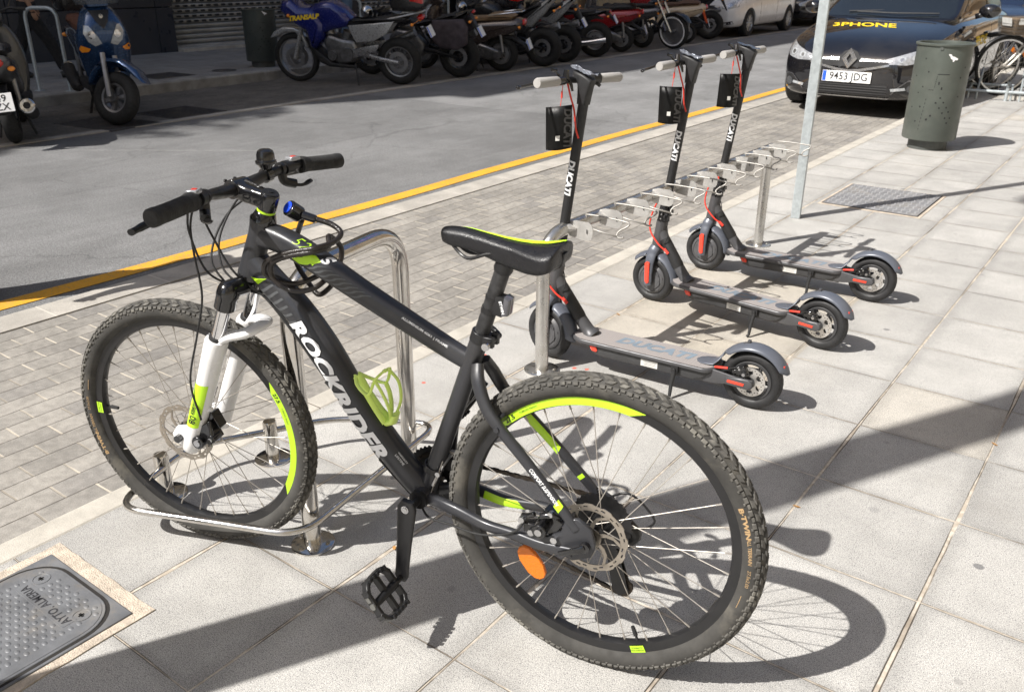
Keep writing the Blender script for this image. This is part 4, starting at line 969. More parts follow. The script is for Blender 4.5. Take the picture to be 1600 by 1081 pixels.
# ---- orange spoke reflector (rear wheel)
m = M(); c_ = V(.140, .012, .228); d = V(.62, 0, .78).normalized(); e_ = V(-d.z, 0, d.x)
m.plate([(-.043, -.006), (-.035, -.016), (-.016, -.023), (.016, -.023), (.035, -.016), (.043, -.006), (.043, .006), (.035, .016), (.016, .023), (-.016, .023), (-.035, .016), (-.043, .006)], c_, d, e_, -.010); m.build('wheel_reflector', ORG, BIKE, bevel=.002)
# ---- cables
m = M(); G = lambda l, o=.006, y=0.: DT.pt(l, rad(0), o)+V(0, y, 0)
cab = [[(.868, .14, .972), (.905, .12, .915), (.935, .09, .84), (.94, .078, .74), (.965, .085, .64), (1.0, .090, .52), (.985, .088, .42)],
       [(.872, .155, .960), (.91, .12, .90), (.925, .07, .80), (.885, .035, .76), (.83, .0, .735), tuple(G(.10, .006, .004)), tuple(G(.30, .006, .004)), tuple(G(.55, .006, .006)), (.43, .012, .30), (.38, .05, .295), (.32, .062, .30), (.24, .066, .300), (.16, .073, .335), (.128, .072, .385)],
       [(.862, .11, .965), (.90, .085, .93), (.905, .05, .86), (.88, .038, .80), (.84, .02, .755), tuple(G(.10, .006, -.005)), tuple(G(.30, .006, -.005)), tuple(G(.55, .006, -.004)), (.425, -.01, .297)],
       [(.905, -.10, .965), (.935, -.06, .93), (.94, -.0, .86), (.915, .03, .80), (.87, .03, .765), tuple(G(.09, .007, .009)), tuple(G(.30, .007, .009)), tuple(G(.55, .006, .009)), (.42, .010, .297)],
       [(.905, -.12, .955), (.95, -.04, .90), (.935, .04, .82), (.89, .045, .76)]]
for c_ in cab: m.tube(cr(c_, 7), .0026, 7)
m.build('cables', BLKR, BIKE, smooth=180)
# ---- cable lock slung between the frame and the hoop
CL = thing('cable_lock', 'black coiled cable lock with blue key cap looped around the bicycle frame', 'bicycle lock', mtx=BM)
LKM = MT('lock_sleeve', (.02, .016, .014), .28); LKM.bump(LKM.voro(600), .0008, .5); LKM = LKM.m
pts = [(.728, -.035, .925), (.70, -.045, .918), (.665, -.055, .907), (.640, -.050, .892), (.638, -.015, .880), (.655, .028, .876), (.70, .040, .866), (.745, .044, .850), (.775, .046, .832), (.782, .042, .805), (.765, .020, .785), (.735, -.010, .775), (.70, -.045, .79), (.665, -.065, .81), (.66, -.075, .85), (.665, -.04, .885), (.645, -.008, .872), (.66, .032, .868), (.71, .042, .856), (.755, .046, .836), (.762, .046, .806), (.74, .04, .782), (.70, .035, .775), (.665, .02, .785), (.655, -.02, .80), (.66, -.05, .79), (.69, -.06, .755), (.72, -.06, .735), (.75, -.07, .75), (.79, -.08, .79), (.80, -.085, .83), (.77, -.07, .88), (.742, -.05, .912)]
m = M(); m.tube(cr(pts, 6), .0062, 10); m.build('cable', LKM, CL, smooth=180)
m = M(); m.cyl((.73, -.036, .926), (.700, -.045, .917), .010, .009, n=14); hd = V(.748, -.032, .933); d = V(.30, .72, .62).normalized(); m.cyl(hd-d*.017, hd+d*.017, .0185, n=22); lk = m.build('lock_body', BLKG, CL, bevel=.003)
m = M(); m.cyl(hd+d*.017, hd+d*.020, .0135, n=22); m.build('blue_cap', BLUP, lk, bevel=.001)
# ================================================================ steel hoop stand with wheel loop
def flange(m, x, y, z0=0., r=.062, h=.006, bolts=True):
    m.lathe((x, y, z0), (0, 0, 1), [(r, 0), (r, h*.8), (r-.002, h), (.001, h)], 30)
    if bolts:
        for k in range(3): a = 2*pi*k/3+.5; m.cyl((x+r*.72*cos(a), y+r*.72*sin(a), z0+h), (x+r*.72*cos(a), y+r*.72*sin(a), z0+h+.004), .006, n=6)
def hoop_stand(name, label, loc, rz, H, legs, posts, loop, zl, mat_=STEEL, r=.024, group=None, r2=.0095):
    t = thing(name, label, 'bike rack', loc, rz, group); (ax_, ay), (bx_, by) = legs
    m = M(); m.tube(fillet([(ax_, ay, 0), (ax_, ay, H-r), (bx_, by, H-r), (bx_, by, 0)], .13, 10), r, 18, up=Vector((by-ay, -(bx_-ax_), .001)).normalized()); m.build('hoop', mat_, t)
    for x, y in legs+posts: m = M(); flange(m, x, y, r=.058); m.build('foot_plate', mat_, t)
    for x, y in posts: m = M(); m.tube([(x, y, 0), (x, y, .128), (x, y, .134)], [.0215, .0215, .019], 20); m.build('short_post', mat_, t)
    if loop: m = M(); m.tube(fillet([(a, b, zl) for a, b in loop], .085, 8, closed=True), r2, 12, closed=True); m.build('wheel_loop', mat_, t)
    return t
hoop_stand('bike_stand', 'polished steel hoop stand with low wheel loop holding the black mountain bike', (-.60, -.5, 0), 0, .775, [(.02, -.235), (-.072, .245)],
           [(-.51, -.33), (-.42, -.01)], [(-.425, -.53), (.075, -.315), (-.035, .345), (-.33, .17), (-.54, -.12 if False else -.215)], .095)
# ================================================================ scooter rail with wire hooks
RK = thing('scooter_rack', 'long steel rail on two posts with plates and wire hooks holding the scooters', 'scooter rack', (0, 0, 0))
A0 = V(-.722, .540, 0); A1 = V(-.704, 2.628, 0); RH = .532
m = M(); m.tube(fillet([A0, A0+V(0, 0, RH), A1+V(0, .035, RH)], .135, 12), .0255, 20, up=V(1, 0, 0)); m.build('rail', SATIN, RK)
m = M(); m.cyl(A1, A1+V(0, 0, RH-.02), .0255, n=22); m.build('post', SATIN, RK)
for a in (A0, A1): m = M(); flange(m, a.x, a.y, r=.068); m.build('foot_plate', SATIN, RK)
hookp = M(); NP = 10
PLM = simple('rack_plate_steel', (.50, .49, .47), .45, .55, var=.1, scale=20)
WIRE = simple('rack_wire_steel', (.36, .345, .32), .5, .5)
for i in range(NP):
    y = .690+i*.213; x0 = -.715+.0085*(i/NP)
    z = RH
    m = M()
    pts = [(-.012, -.028), (.040, -.036), (.070, -.036), (.082, -.030), (.089, -.018), (.090, 0), (.089, .016), (.082, .027), (.070, .034), (.012, .034), (-.012, .026)]
    m.plate([(a, b) for a, b in pts], (x0+.018, y-.0015, z+.0), (1, 0, 0), (0, 0, 1), -.003)
    m.tube([V(x0, y-.022, z+.005), V(x0+.02, y-.012, z+.004), V(x0+.035, y-.001, z)], [.018, .014, .006], 8)
    pl_ = m.build('hook_plate', PLM, RK, smooth=30)
    m = M(); m.box((x0+.018+.066, y-.0048, z), (.003, .0006, .016)); m.build('lock_slot', BLK, pl_)
    m = M(); yy = y+.062; zz = z+.032
    yb = yy+.058
    m.tube(cr([(x0, yb, zz-.006), (x0+.06, yb, zz-.004), (x0+.13, yb-.001, zz-.005), (x0+.186, yb-.003, zz-.008), (x0+.196, yb-.012, zz-.014), (x0+.186, yb-.020, zz-.024), (x0+.170, yb-.026, zz-.034), (x0+.162, yb-.036, zz-.046), (x0+.170, yb-.046, zz-.056), (x0+.190, yb-.050, zz-.056), (x0+.198, yb-.052, zz-.050)], 4), .0036, 8)
    m.tube([(x0, yy, zz-.030), (x0+.10, yy, zz-.044), (x0+.168, yy+.012, zz-.054)], .0036, 8)
    m.build('wire_hook', WIRE, RK, smooth=180)
# ================================================================ sign pole
SPo_ = thing('sign_pole', 'pale galvanised steel sign pole standing on the pavement beyond the scooters', 'sign pole', (-.741, 3.316, 0), rad(12))
m = M(); m.box((0, 0, 1.9), (.055, .055, 3.8)); m.build('pole', GALV, SPo_, smooth=0, bevel=.004)
m = M(); m.lathe((0, -.05, 3.5), (0, 1, 0), [(.001, .004), (.29, .004), (.30, 0), (.29, -.003), (.001, -.003)], 40); sg = m.build('sign_plate', ALU, SPo_)
m = M(); m.lathe((0, -.0555, 3.5), (0, 1, 0), [(.24, 0), (.285, 0)], 40); m.build('sign_ring', REDP, sg)
m = M(); m.lathe((0, -.0555, 3.5), (0, 1, 0), [(.001, 0), (.24, 0)], 40); m.build('sign_face', simple('sign_blue', (.02, .08, .4), .4), sg)
# ================================================================ litter bins
BING = simple('bin_green_paint', (.095, .108, .095), .42, .25, var=.12, scale=6, dirt=((.16, .16, .14), .35), bump=.0006)
BINF = simple('bin_grey_paint', (.055, .065, .06), .45, .2, var=.12, scale=6, dirt=((.10, .10, .09), .35))
def litter_bin(loc, label, mat_, rz=0., detail=True, H=.86, r=.215):
    t = thing('litter_bin', label, 'litter bin', loc, rz)
    m = M(); m.cyl((0, 0, 0), (0, 0, .10), r*.72, n=36); m.build('base', simple('bin_base', (.07, .075, .07), .6), t)
    m = M(); m.lathe((0, 0, 0), (0, 0, 1), [(.01, .085), (r-.006, .085), (r, .095), (r, H-.02), (r+.012, H-.018), (r+.014, H-.004), (r+.008, H), (r-.014, H), (r-.018, H-.02), (r-.02, H-.35), (.01, H-.4)], 48)
    b = m.build('body', mat_, t)
    if detail:
        m = M(); rnd = random.Random(5)
        def sq(a, z, s=.010, h=None, rr=r): h = h or s; m.plate([(-s/2, -h/2), (s/2, -h/2), (s/2, h/2), (-s/2, h/2)], (rr*cos(a), rr*sin(a), z), (-sin(a), cos(a), 0), (0, 0, 1), .0015)
        # holes laid out as on the bin's front; angle 0 faces the camera
        for a, z, s, h in ((-.62, .74, .009, 0), (-.42, .64, .011, 0), (-.55, .52, .010, 0), (-.70, .47, .008, 0), (-.52, .36, .011, 0), (-.62, .24, .010, 0), (.02, .555, .010, .022), (.14, .515, .010, .02), (.16, .44, .011, 0), (.03, .40, .012, 0), (.30, .405, .011, 0), (.18, .36, .011, 0), (.44, .365, .011, 0), (.32, .32, .011, 0), (.55, .33, .011, 0), (.46, .28, .011, 0), (.56, .24, .011, 0), (.66, .28, .010, 0), (-.08, .295, .013, 0), (-.20, .262, .014, 0), (.80, .60, .010, 0), (.95, .68, .009, 0), (.85, .45, .01, 0), (-.9, .35, .009, 0), (-.95, .6, .009, 0)): sq(a, z, s, h)
        for k in range(11): sq(-.06+k*.038, .625, .006)
        for k in range(7): sq(-.08-.005*k, .61-.014*k, .003, .008)
        for k in range(9): sq(-.34-.012*k, .42-.030*k, .003, .014)
        for k in range(5): sq(-.14-.04*k, .50, .008, .003)
        for q in range(40): a = rnd.uniform(1.6, 4.6); sq(a, rnd.uniform(.2, .75), .011)
        m.build('holes', BLK, b, smooth=0)
        m = M(); a = .33
        m.plate([(-.034, .022), (-.03, .03), (-.012, .026), (-.004, .012), (.012, .010), (.030, .0), (.042, -.004), (.038, -.018), (.020, -.016), (.014, -.03), (.004, -.03), (.004, -.016), (-.014, -.006), (-.02, .008)], (r*cos(a)+.001, r*sin(a), .755), (-sin(a), cos(a), 0), (0, 0, 1), .0006); m.build('sticker', WHT, b)
        m = M(); m.cyl((r*cos(-.1), r*sin(-.1), .825), ((r+.006)*cos(-.1), (r+.006)*sin(-.1), .825), .014, n=14); m.build('lock', simple('bin_lock', (.12, .13, .12), .4, .5), b)
    return t
litter_bin((-.665, 6.245, 0), 'green grey steel litter bin on the sunlit pavement beside the black car', BING, math.atan2(-1.97-6.24, 1.01+.66))
litter_bin((-10.12, 6.72, .04), 'dark grey litter bin in shade on the far pavement left of the blue motorcycle', BINF, math.atan2(-8.7, 11.1), True, .80, .235)
# shaded stands on the far pavement
hoop_stand('bike_stand', 'thin steel hoop stand in shade behind the grey scooter at far left', (-10.0, 3.30, .04), rad(-61), .95, [(0, -.0), (0, .40)], [], None, .1, GALV, .021, 'far pavement hoops')
hoop_stand('bike_stand', 'brassy steel hoop stand behind the seat of the blue touring motorcycle', (-10.25, 8.35, .04), rad(-25), .92, [(0, 0), (0, .42)], [], None, .1, GALV, .021, 'far pavement hoops')
hoop_stand('bike_stand', 'steel hoop stand behind the black naked motorcycle with cloth saddlebag', (-10.3, 10.6, .04), rad(-25), .95, [(0, 0), (0, .42)], [], None, .1, GALV, .021, 'far pavement hoops')
# street lamp added out of frame to cast the shadow band across the pavement
LPm = simple('lamp_grey_paint', (.16, .17, .17), .45, .4)
def lamp(loc, label, arm, H, r=.11):
    t = thing('street_lamp', label, 'street lamp', loc); m = M(); m.tube([(0, 0, 0), (0, 0, 1.0), (0, 0, H)], [r, r, r*.92], 20); m.lathe((0, 0, 0), (0, 0, 1), [(r+.06, 0), (r+.06, .03), (r, .06)], 20); m.build('column', LPm, t)
    d = Vector(arm); m = M(); m.tube(cr([(0, 0, H-.1), (d.x*.3, d.y*.3, H+.35), (d.x, d.y, H+.4)], 6), .045, 10); m.build('arm', LPm, t); m = M(); m.prism([(-.1, -.05), (.75, -.03), (.8, .02), (.5, .09), (-.1, .07)], .28, inset=.03); a = math.atan2(d.y, d.x); m.xf(Matrix.Translation((d.x, d.y, H+.4)) @ Matrix.Rotation(a, 4, 'Z')).build('lamp_head', LPm, t); return t
LA = lamp((-1.045, -2.33, 0), 'grey street lamp column added unseen behind the camera for its shadow band', (-1.4, .1, 0), 8.2, .112)
m = M(); m.box((.18, -.06, 4.72), (.26, .05, .55)); m.build('shadow_box', LPm, LA, bevel=.01)  # added box, shaped to bulge the edge of the column's shadow
# ================================================================ electric kick scooters
SGR = simple('scooter_grey_paint', (.085, .085, .09), .42, .3, var=.08, scale=12)
SBL = simple('fender_slate', (.105, .115, .14), .34, .15, var=.06, scale=8)
SBK = simple('stem_black', (.017, .017, .018), .5, 0, var=.1, scale=20)
SMATM = MT('deck_grip_mat', (.24, .22, .215), .8); _v = SMATM.voro(95, .15); SMATM.color(SMATM.mul((.30, .275, .265), _v.ramp(.1, .4, 1.12, .9))); SMATM.bump(_v.ramp(.1, .35, 1, 0), .0015, 1.); SMATM = SMATM.m
SMUD = simple('deck_side_black', (.045, .045, .047), .5)
STY = simple('scooter_tyre', (.018, .018, .019), .55, 0, var=.2, scale=30)
SHB = simple('hub_motor_grey', (.10, .10, .105), .5, .3, var=.1, scale=15, dirt=((.17, .155, .14), .4))
GRIPM = MT('light_grey_grip', (.37, .36, .345), .65); _v = GRIPM.voro(190, .1); GRIPM.bump(_v.ramp(.1, .35, 1, 0), .0012, 1.); GRIPM = GRIPM.m
REDC = simple('red_cable', (.72, .05, .03), .4, 0, var=.04)
REFL = simple('red_reflector', (.75, .06, .03), .25, 0, var=.08, scale=200, spec=.6)
SILV = simple('protective_film', (.35, .37, .42), .15, .5, var=.3, scale=60, bump=.004)
STICK = simple('paper_sticker', (.62, .61, .58), .6)
DTXT = simple('deck_blue_print', (.17, .215, .26), .6)
TAGM = simple('black_card', (.004, .004, .004), .42, 0, spec=.25)
TAGT = simple('tag_dark_print', (.045, .043, .043), .4)
AXS = V(-.139, 0, .990).normalized(); APS = V(.808, 0, .25)
def half_arc(m, C_, r, w, a0, a1, th=.002, n=28, drop=.018, y0=0.):
    """mudguard: curved section swept round a wheel; angles measured from +x"""
    R_ = []
    for i in range(n+1):
        a = a0+(a1-a0)*i/n; ring = []; e = min(1, .35+min(i, n-i)/4); 
        for j in range(9):
            b = -1+2*j/8; y = w*e*math.sin(b*1.25)/math.sin(1.25); rr = r+drop*e*(math.cos(b*1.25)-1)/(1-math.cos(1.25)); ring.append(V(C_[0]+rr*cos(a), y+y0, C_[2]+rr*sin(a)))
        R_.append(ring)
    return m.rings(R_, caps=False, wrap=False)
def kick_scooter(label, rc, fc, steer, idx):
    h = V(fc[0]-rc[0], fc[1]-rc[1], 0).normalized(); l = V(0, 0, 1).cross(h)
    MX = Matrix(((h.x, l.x, 0, rc[0]), (h.y, l.y, 0, rc[1]), (0, 0, 1, 0), (0, 0, 0, 1)))
    t = thing('kick_scooter', label, 'electric scooter', mtx=MX, group='kick scooters parked at the rail')
    SX = Matrix.Translation(APS) @ Matrix.Rotation(steer, 4, AXS) @ Matrix.Translation(-APS)
    a_ = lambda z: APS+AXS*((z-.25)/AXS.z)
    R0 = .108
    # deck
    m = M(); pl = []
    for i in range(13): a = -pi/2+pi*i/12; pl.append((.632+.075*cos(a), .072*sin(a)))
    for i in range(13): a = pi/2+pi*i/12; pl.append((.165+.050*cos(a), .072*sin(a)))
    def slab(m, pl, z0, z1, s=1.): 
        c = sum(p[0] for p in pl)/len(pl); q = [((a-c)*s+c, b*s) for a, b in pl]; return m.rings([[V(a, b, z0) for a, b in q], [V(a, b, z1) for a, b in q]])
    slab(m, pl, .118, .1345); dk = m.build('deck', SGR, t, bevel=.004)
    m = M(); slab(m, [(a, b*.93) for a, b in pl], .134, .1365, .982); m.build('deck_mat', SMATM, dk)
    m = M(); m.prism([(.625, .120), (.60, .082), (.57, .074), (.20, .074), (.165, .085), (.13, .120)], .118, inset=.010); m.build('battery_box', SMUD, dk, smooth=50)
    m = M(); lettering(m, 'DUCATI', .074, (.375, .0, .1372), (-1, 0, 0), (0, -1, 0), off=.0035, shear=.25, sx=1.05, gap=1.05, cuts=0); m.build('deck_lettering', DTXT, dk)
    for s_ in (1, -1): m = M(); m.prism([(.610, .112), (.603, .119), (.585, .117), (.577, .100), (.582, .094), (.600, .096)], .006, fn=lambda p, s_=s_: p+V(0, .060*s_, 0), inset=.001); m.build('side_reflector', REFL, dk)
    m = M(); m.box((.365, .0602, .098), (.066, .001, .026)); sk = m.build('type_sticker', STICK, dk)
    m = M()
    for k in range(4): m.box((.362, .0609, .105-k*.005), (.05-.008*(k % 2), .0004, .0012))
    m.build('sticker_print', simple('sticker_ink_%d' % idx, (.2, .2, .2), .6), sk)
    m = M(); m.box((.262, .066, .108), (.026, .012, .030)); m.cyl((.262, .070, .105), (.262, .079, .105), .006, n=10)
    kz = .0 if idx else .0
    m.tube([V(.262, .070, .100), V(.264, .086, .055), V(.262, .098, .012), V(.268, .104, .004)], [.009, .0075, .006, .006], 10); m.build('kickstand', SBK, t, bevel=.001)
    # front tube to the deck
    m = M(); P = cr([(.792, 0, .345), (.762, 0, .290), (.70, 0, .205), (.650, 0, .148), (.630, 0, .128)], 4)
    m.tube(P, [.0225]*8+[.024]*5+[.027, .030, .031, .032], 20, up=V(0, 1, 0), r2=[.022]*8+[.026]*5+[.031, .034, .036, .036]); DTb = m.build('front_tube', SGR, t)
    m = M(); q = P[3]; e = P[9]; m.tube([q+(e-q)*.02, q+(e-q)*.25, q+(e-q)*.9, q+(e-q)*1.0], [.0232, .0242, .0262, .024], 20, up=V(0, 1, 0), r2=[.0226, .0238, .0280, .026]); m.build('black_sleeve', SBK, DTb)
    m = M(); m.cyl(a_(.262), a_(.385), .0265, n=24); m.tube([a_(.255), a_(.262)], [.025, .0275], 24); m.build('head_tube', SGR, t)
    # fork
    m = M(); 
    for s_ in (1, -1):
        m.tube(cr([a_(.262)+V(0, .014*s_, 0), a_(.235)+V(.004, .030*s_, 0), (.816, .043*s_, .195), (.818, .047*s_, .14), (.817, .047*s_, .098), (.817, .046*s_, .085)], 4), [.026]*4+[.024]*4+[.022]*4+[.021]*4+[.019]*4+[.012], 14, up=V(0, 1, 0), r2=[.015]*4+[.010]*16+[.006])
    m.cyl(a_(.225), a_(.262), .0275, n=22)
    FKo = m.xf(SX).build('fork', SBL, t, smooth=60)
    for s_ in (1, -1): m = M(); m.prism([(.808, .198), (.822, .200), (.832, .190), (.828, .105), (.818, .094), (.806, .102)], .004, fn=lambda p, s_=s_: p+V(0, .0575*s_, 0), inset=.001); m.prism([(.812, .190), (.820, .192), (.825, .186), (.823, .112), (.817, .106), (.810, .112)], .0045, fn=lambda p, s_=s_: p+V(0, .0587*s_, 0)); m.xf(SX).build('fork_reflector', REFL, FKo)
    m = M(); half_arc(m, (.817, 0, .108), .129, .037, rad(52), rad(8)+0*rad(1)) if False else None
    half_arc(m, (.817, 0, .108), .130, .036, rad(40), rad(78)); half_arc(m, (.817, 0, .108), .130, .036, rad(102), rad(184)); m.xf(SX).build('front_fender', SBL, FKo, smooth=180, solid=.003)
    def wheel(name, cx, front):
        m = M(); T = Matrix.Translation((cx, 0, R0)); rt_ = .021; RCn = R0-rt_
        m.lathe((0, 0, 0), (0, 1, 0), [(RCn+rt_*cos(a)*(1 if cos(a) > 0 else 1), .024*sin(a)) for a in [2*pi*i/18 for i in range(18)]], 56, closed=True)
        if front: m.xf(SX @ T)
        else: m.xf(T)
        ty = m.build('tyre' if False else name, STY, t, smooth=180)
        m = M()
        for i in range(40):
            for s_ in (-1, 1):
                a = 2*pi*(i+.25*s_)/40; al = s_*.62; P_ = []
                for da, db in ((-.010, -.30), (.010, -.30), (.022, .30), (.002, .30)): rr = RCn+(rt_+.0003)*cos(al+db*s_); P_.append(V(rr*cos(a+da*3), (.0243)*sin(al+db*s_), rr*sin(a+da*3)))
                m.add(P_, [(0, 1, 2, 3)])
        m.xf((SX @ T) if front else T).build('tread_grooves', BLK, ty, smooth=0)
        if front:
            m = M(); m.lathe((0, 0, 0), (0, 1, 0), [(.001, -.028), (.05, -.028), (.066, -.022), (.070, -.018), (.070, .018), (.066, .022), (.058, .026), (.056, .0235), (.050, .0235), (.048, .028), (.030, .030), (.001, .030)], 48); hb = m.xf(SX @ T).build('hub_motor', SHB, ty)
            m = M()
            for k in range(6):
                a = 2*pi*k/6+.3
                m.plate([(-.010, -.006), (.010, -.006), (.013, .004), (.0, .009), (-.013, .004)], (.045*cos(a), .0290, .045*sin(a)), (-sin(a), 0, cos(a)), (-cos(a), 0, -sin(a)), .0012); m.cyl((.0625*cos(a+.5), .022, .0625*sin(a+.5)), (.0625*cos(a+.5), .0262, .0625*sin(a+.5)), .003, n=8)
            m.xf(SX @ T).build('hub_cover_pads', SGR, hb)
        else:
            m = M(); m.lathe((0, 0, 0), (0, 1, 0), [(.060, -.018), (.070, -.020), (.072, -.019), (.072, .019), (.070, .020), (.060, .018)], 48, closed=True); m.cyl((0, -.022, 0), (0, .030, 0), .018, n=20)
            for k in range(6):
                a = 2*pi*k/6
                for o_ in (-.09, .09): m.tube([V(.014*cos(a), .004, .014*sin(a)), V(.064*cos(a+o_), .008, .064*sin(a+o_))], .0042, 8)
            rm = m.xf(T).build('rim', SMUD, ty)
            m = M(); n = 60
            for i in range(n):
                a0, a1 = 2*pi*i/n, 2*pi*(i+1)/n; rr_ = (.014, .026, .030, .041, .046, .0495, .054)
                for j in range(6):
                    if j in (1, 2) and i % 10 in (2, 3, 4, 5, 6) and not (j == 1 and i % 10 in (2, 6)): continue
                    if j == 4 and i % 3 == 1 and False: continue
                    m.add([V(r*cos(a), .0285, r*sin(a)) for r, a in ((rr_[j], a0), (rr_[j+1], a0), (rr_[j+1], a1), (rr_[j], a1))], [(0, 1, 2, 3)])
            rr2 = m.xf(T).build('brake_disc', simple('brake_disc_steel_%d' % idx, (.60, .58, .55), .38, .8), rm, smooth=0, solid=.002)
            m = M()
            for i in range(30): a = 2*pi*i/30; r = .0475 if i % 2 else .0425; m.cyl((r*cos(a), .0292, r*sin(a)), (r*cos(a), .0300, r*sin(a)), .0019, n=6)
            m.xf(T).build('disc_holes', BLK, rr2)
        return ty
    wheel('front_wheel', .817, True); wheel('rear_wheel', 0, False)
    # rear arms, fender, light
    m = M()
    for s_ in (1, -1): m.prism([(.20, .118), (.19, .078), (.12, .080), (.06, .092), (-.012, .090), (-.022, .105), (-.012, .122), (.06, .124), (.11, .130), (.15, .134)], .009, fn=lambda p, s_=s_: p+V(0, .045*s_, 0), inset=.002)
    m.box((.165, 0, .10), (.06, .09, .05)); RA = m.build('rear_arms', SGR, t, smooth=50)
    for s_ in (1, -1):
        m = M(); m.prism([(.075, .122), (.078, .092), (.0, .088), (-.016, .096), (-.020, .108), (-.014, .120), (.0, .127)], .014, fn=lambda p, s_=s_: p+V(0, .053*s_, 0), inset=.005); cv = m.build('axle_cover', SGR, RA, smooth=60)
        m = M(); m.prism([(.070, .1125), (.071, .1025), (.012, .1005), (.010, .1105)], .003, fn=lambda p, s_=s_: p+V(0, .0605*s_, 0), inset=.0008); m.build('cover_reflector', REFL, cv)
    m = M(); half_arc(m, (.0, 0, .108), .134, .036, rad(38), rad(158), n=34)
    P_ = []; 
    for i, (x, z, w_) in enumerate([(.1056, .1905, .0125), (.118, .170, .030), (.135, .152, .036), (.155, .143, .037), (.180, .140, .034), (.197, .139, .022), (.204, .1385, .006)]):
        P_.append([V(x, w_*b, z-.010*(abs(b)**2)*(1 if i < 3 else .2)) for b in (-1, -.8, -.5, 0, .5, .8, 1)])
    m.rings(P_, caps=False, wrap=False); FD = m.build('rear_fender', SBL, t, smooth=180, solid=.003)
    m = M(); m.prism([(.045, .236), (.032, .241), (.030, .250), (.020, .250), (.020, .239)], .016, inset=.002); m.build('fender_hook', SGR, FD)
    m = M(); m.prism([(-.1015, .190), (-.1085, .188), (-.1145, .168), (-.110, .164), (-.104, .168)], .040, inset=.004); m.build('tail_light', REFL, FD)
    # caliper and red cable end
    m = M(); m.box((.030, .036, .150), (.036, .022, .026), Matrix.Rotation(rad(35), 3, 'Y')).cyl((.018, .03, .140), (.018, .052, .140), .012, n=12).box((.050, .038, .140), (.026, .012, .014)).tube([V(.075, .040, .148), V(.05, .045, .158), V(.03, .046, .160)], .005, 8); cl = m.build('brake_caliper', BLKG, t, bevel=.002)
    m = M(); m.cyl((.018, .052, .140), (.018, .055, .140), .006, n=8).cyl((.035, .048, .155), (.035, .052, .155), .004, n=8); m.build('bolts', ALU, cl)
    m = M(); m.tube(cr([(.125, .038, .138), (.105, .042, .143), (.078, .042, .147)], 4), .0042, 8); m.build('rear_cable', REDC, t)
    # stem, folding joint
    m = M(); m.tube([a_(.385), a_(.392), a_(.45), a_(.455)], [.0265, .0235, .0235, .021], 20); m.box(a_(.405)+V(-.024, .012, 0), (.022, .016, .034)).box(a_(.43)+V(-.026, .0, 0), (.024, .030, .016)).cyl(a_(.41)+V(-.02, -.03, 0), a_(.41)+V(-.02, .032, 0), .007, n=10).box(a_(.425)+V(.002, .022, 0), (.022, .012, .036)); m.tube([a_(.44)+V(-.026, .006, 0), a_(.465)+V(-.034, .010, 0), a_(.49)+V(-.028, .012, 0)], [.006, .007, .005], 8)
    LT_ = m.xf(SX).build('folding_latch', BLKP, t, bevel=.0015)
    m = M(); 
    for dz, yy in ((.40, .0305), (.42, .0305), (.438, .0275)): m.cyl(a_(dz)+V(-.004, yy-.004, 0), a_(dz)+V(-.004, yy, 0), .0034, n=8)
    m.xf(SX).build('bolts', ALU, LT_)
    m = M(); m.tube([a_(.45), a_(.60), a_(.85), a_(1.0)], [.0190, .0186, .0182, .0185], 24)
    top = a_(1.005)
    st = m.xf(SX).build('stem', SBK, t)
    m = M(); m.prism([(a_(.985).x-.0192, .985), (a_(1.04).x-.024, 1.04), (a_(1.072).x-.030, 1.070), (a_(1.06).x+.012, 1.088), (a_(1.05).x+.048, 1.098), (a_(1.05).x+.053, 1.084), (a_(1.05).x+.040, 1.068), (a_(1.03).x+.026, 1.052), (a_(1.01).x+.0215, 1.018), (a_(.985).x+.0192, .985)], .037, inset=.008, n_in=3); nk = m.xf(SX).build('stem_head', SBK, st, smooth=60)
    m = M()   # crumpled protective film on the display
    rnd = random.Random(idx); pl2 = [(-.045, -.016), (.0, -.018), (.055, -.014), (.060, .004), (.05, .019), (0, .017), (-.05, .020), (-.062, .002)]
    vs, fs = poly_mesh2d(pl2, .012); A_ = V(a_(1.06).x+.01, 0, 1.092); ux = V(1, 0, .24).normalized()
    m.add([A_+ux*a+V(0, 1, 0)*b*1.25+V(0, 0, 1)*(rnd.uniform(0, .0065)+(.006 if idx < 2 and abs(a) > .045 else 0)) for a, b in vs], fs); 
    m.xf(SX).build('display_film', SILV if idx < 2 else simple('display_glass', (.05, .06, .08), .1), nk, smooth=0)
    # reads down the stem
    vs, fs = text2d('DUCATI', .034, off=.0016, shear=.25, sx=1.02, cuts=2); P_ = []; zc = .728
    for u, v in vs:
        c_ = a_(zc-u); a = rad(98)+v/.0186; P_.append(c_+V(cos(a)*.0195, sin(a)*.0195, 0))
    m = M(); m.add(P_, fs); m.xf(SX).build('stem_lettering', WHL, st)
    m = M(); m.tube(cr([a_(.47)+V(.006, .0188, 0), a_(.485)+V(.006, .0190, 0), a_(.505)+V(.006, .0185, 0)], 3), [.007]*7, 8, up=V(0, 1, 0), r2=.003); m.xf(SX).build('cable_port', REFL, st)
    # handlebar
    bx = a_(1.05).x+.042; bz = 1.066; m = M(); m.tube([V(bx-.012, -.20, bz), V(bx, -.06, bz), V(bx, .06, bz), V(bx-.012, .20, bz)], .0115, 14)
    hb = m.xf(SX).build('handlebar', SBK, t)
    for s_ in (1, -1):
        m = M(); m.tube([V(bx-.006, .108*s_, bz), V(bx-.007, .112*s_, bz), V(bx-.013, .212*s_, bz), V(bx-.0135, .217*s_, bz)], [.0145, .0165, .0175, .0155], 20); m.xf(SX).build('grip', GRIPM, hb)
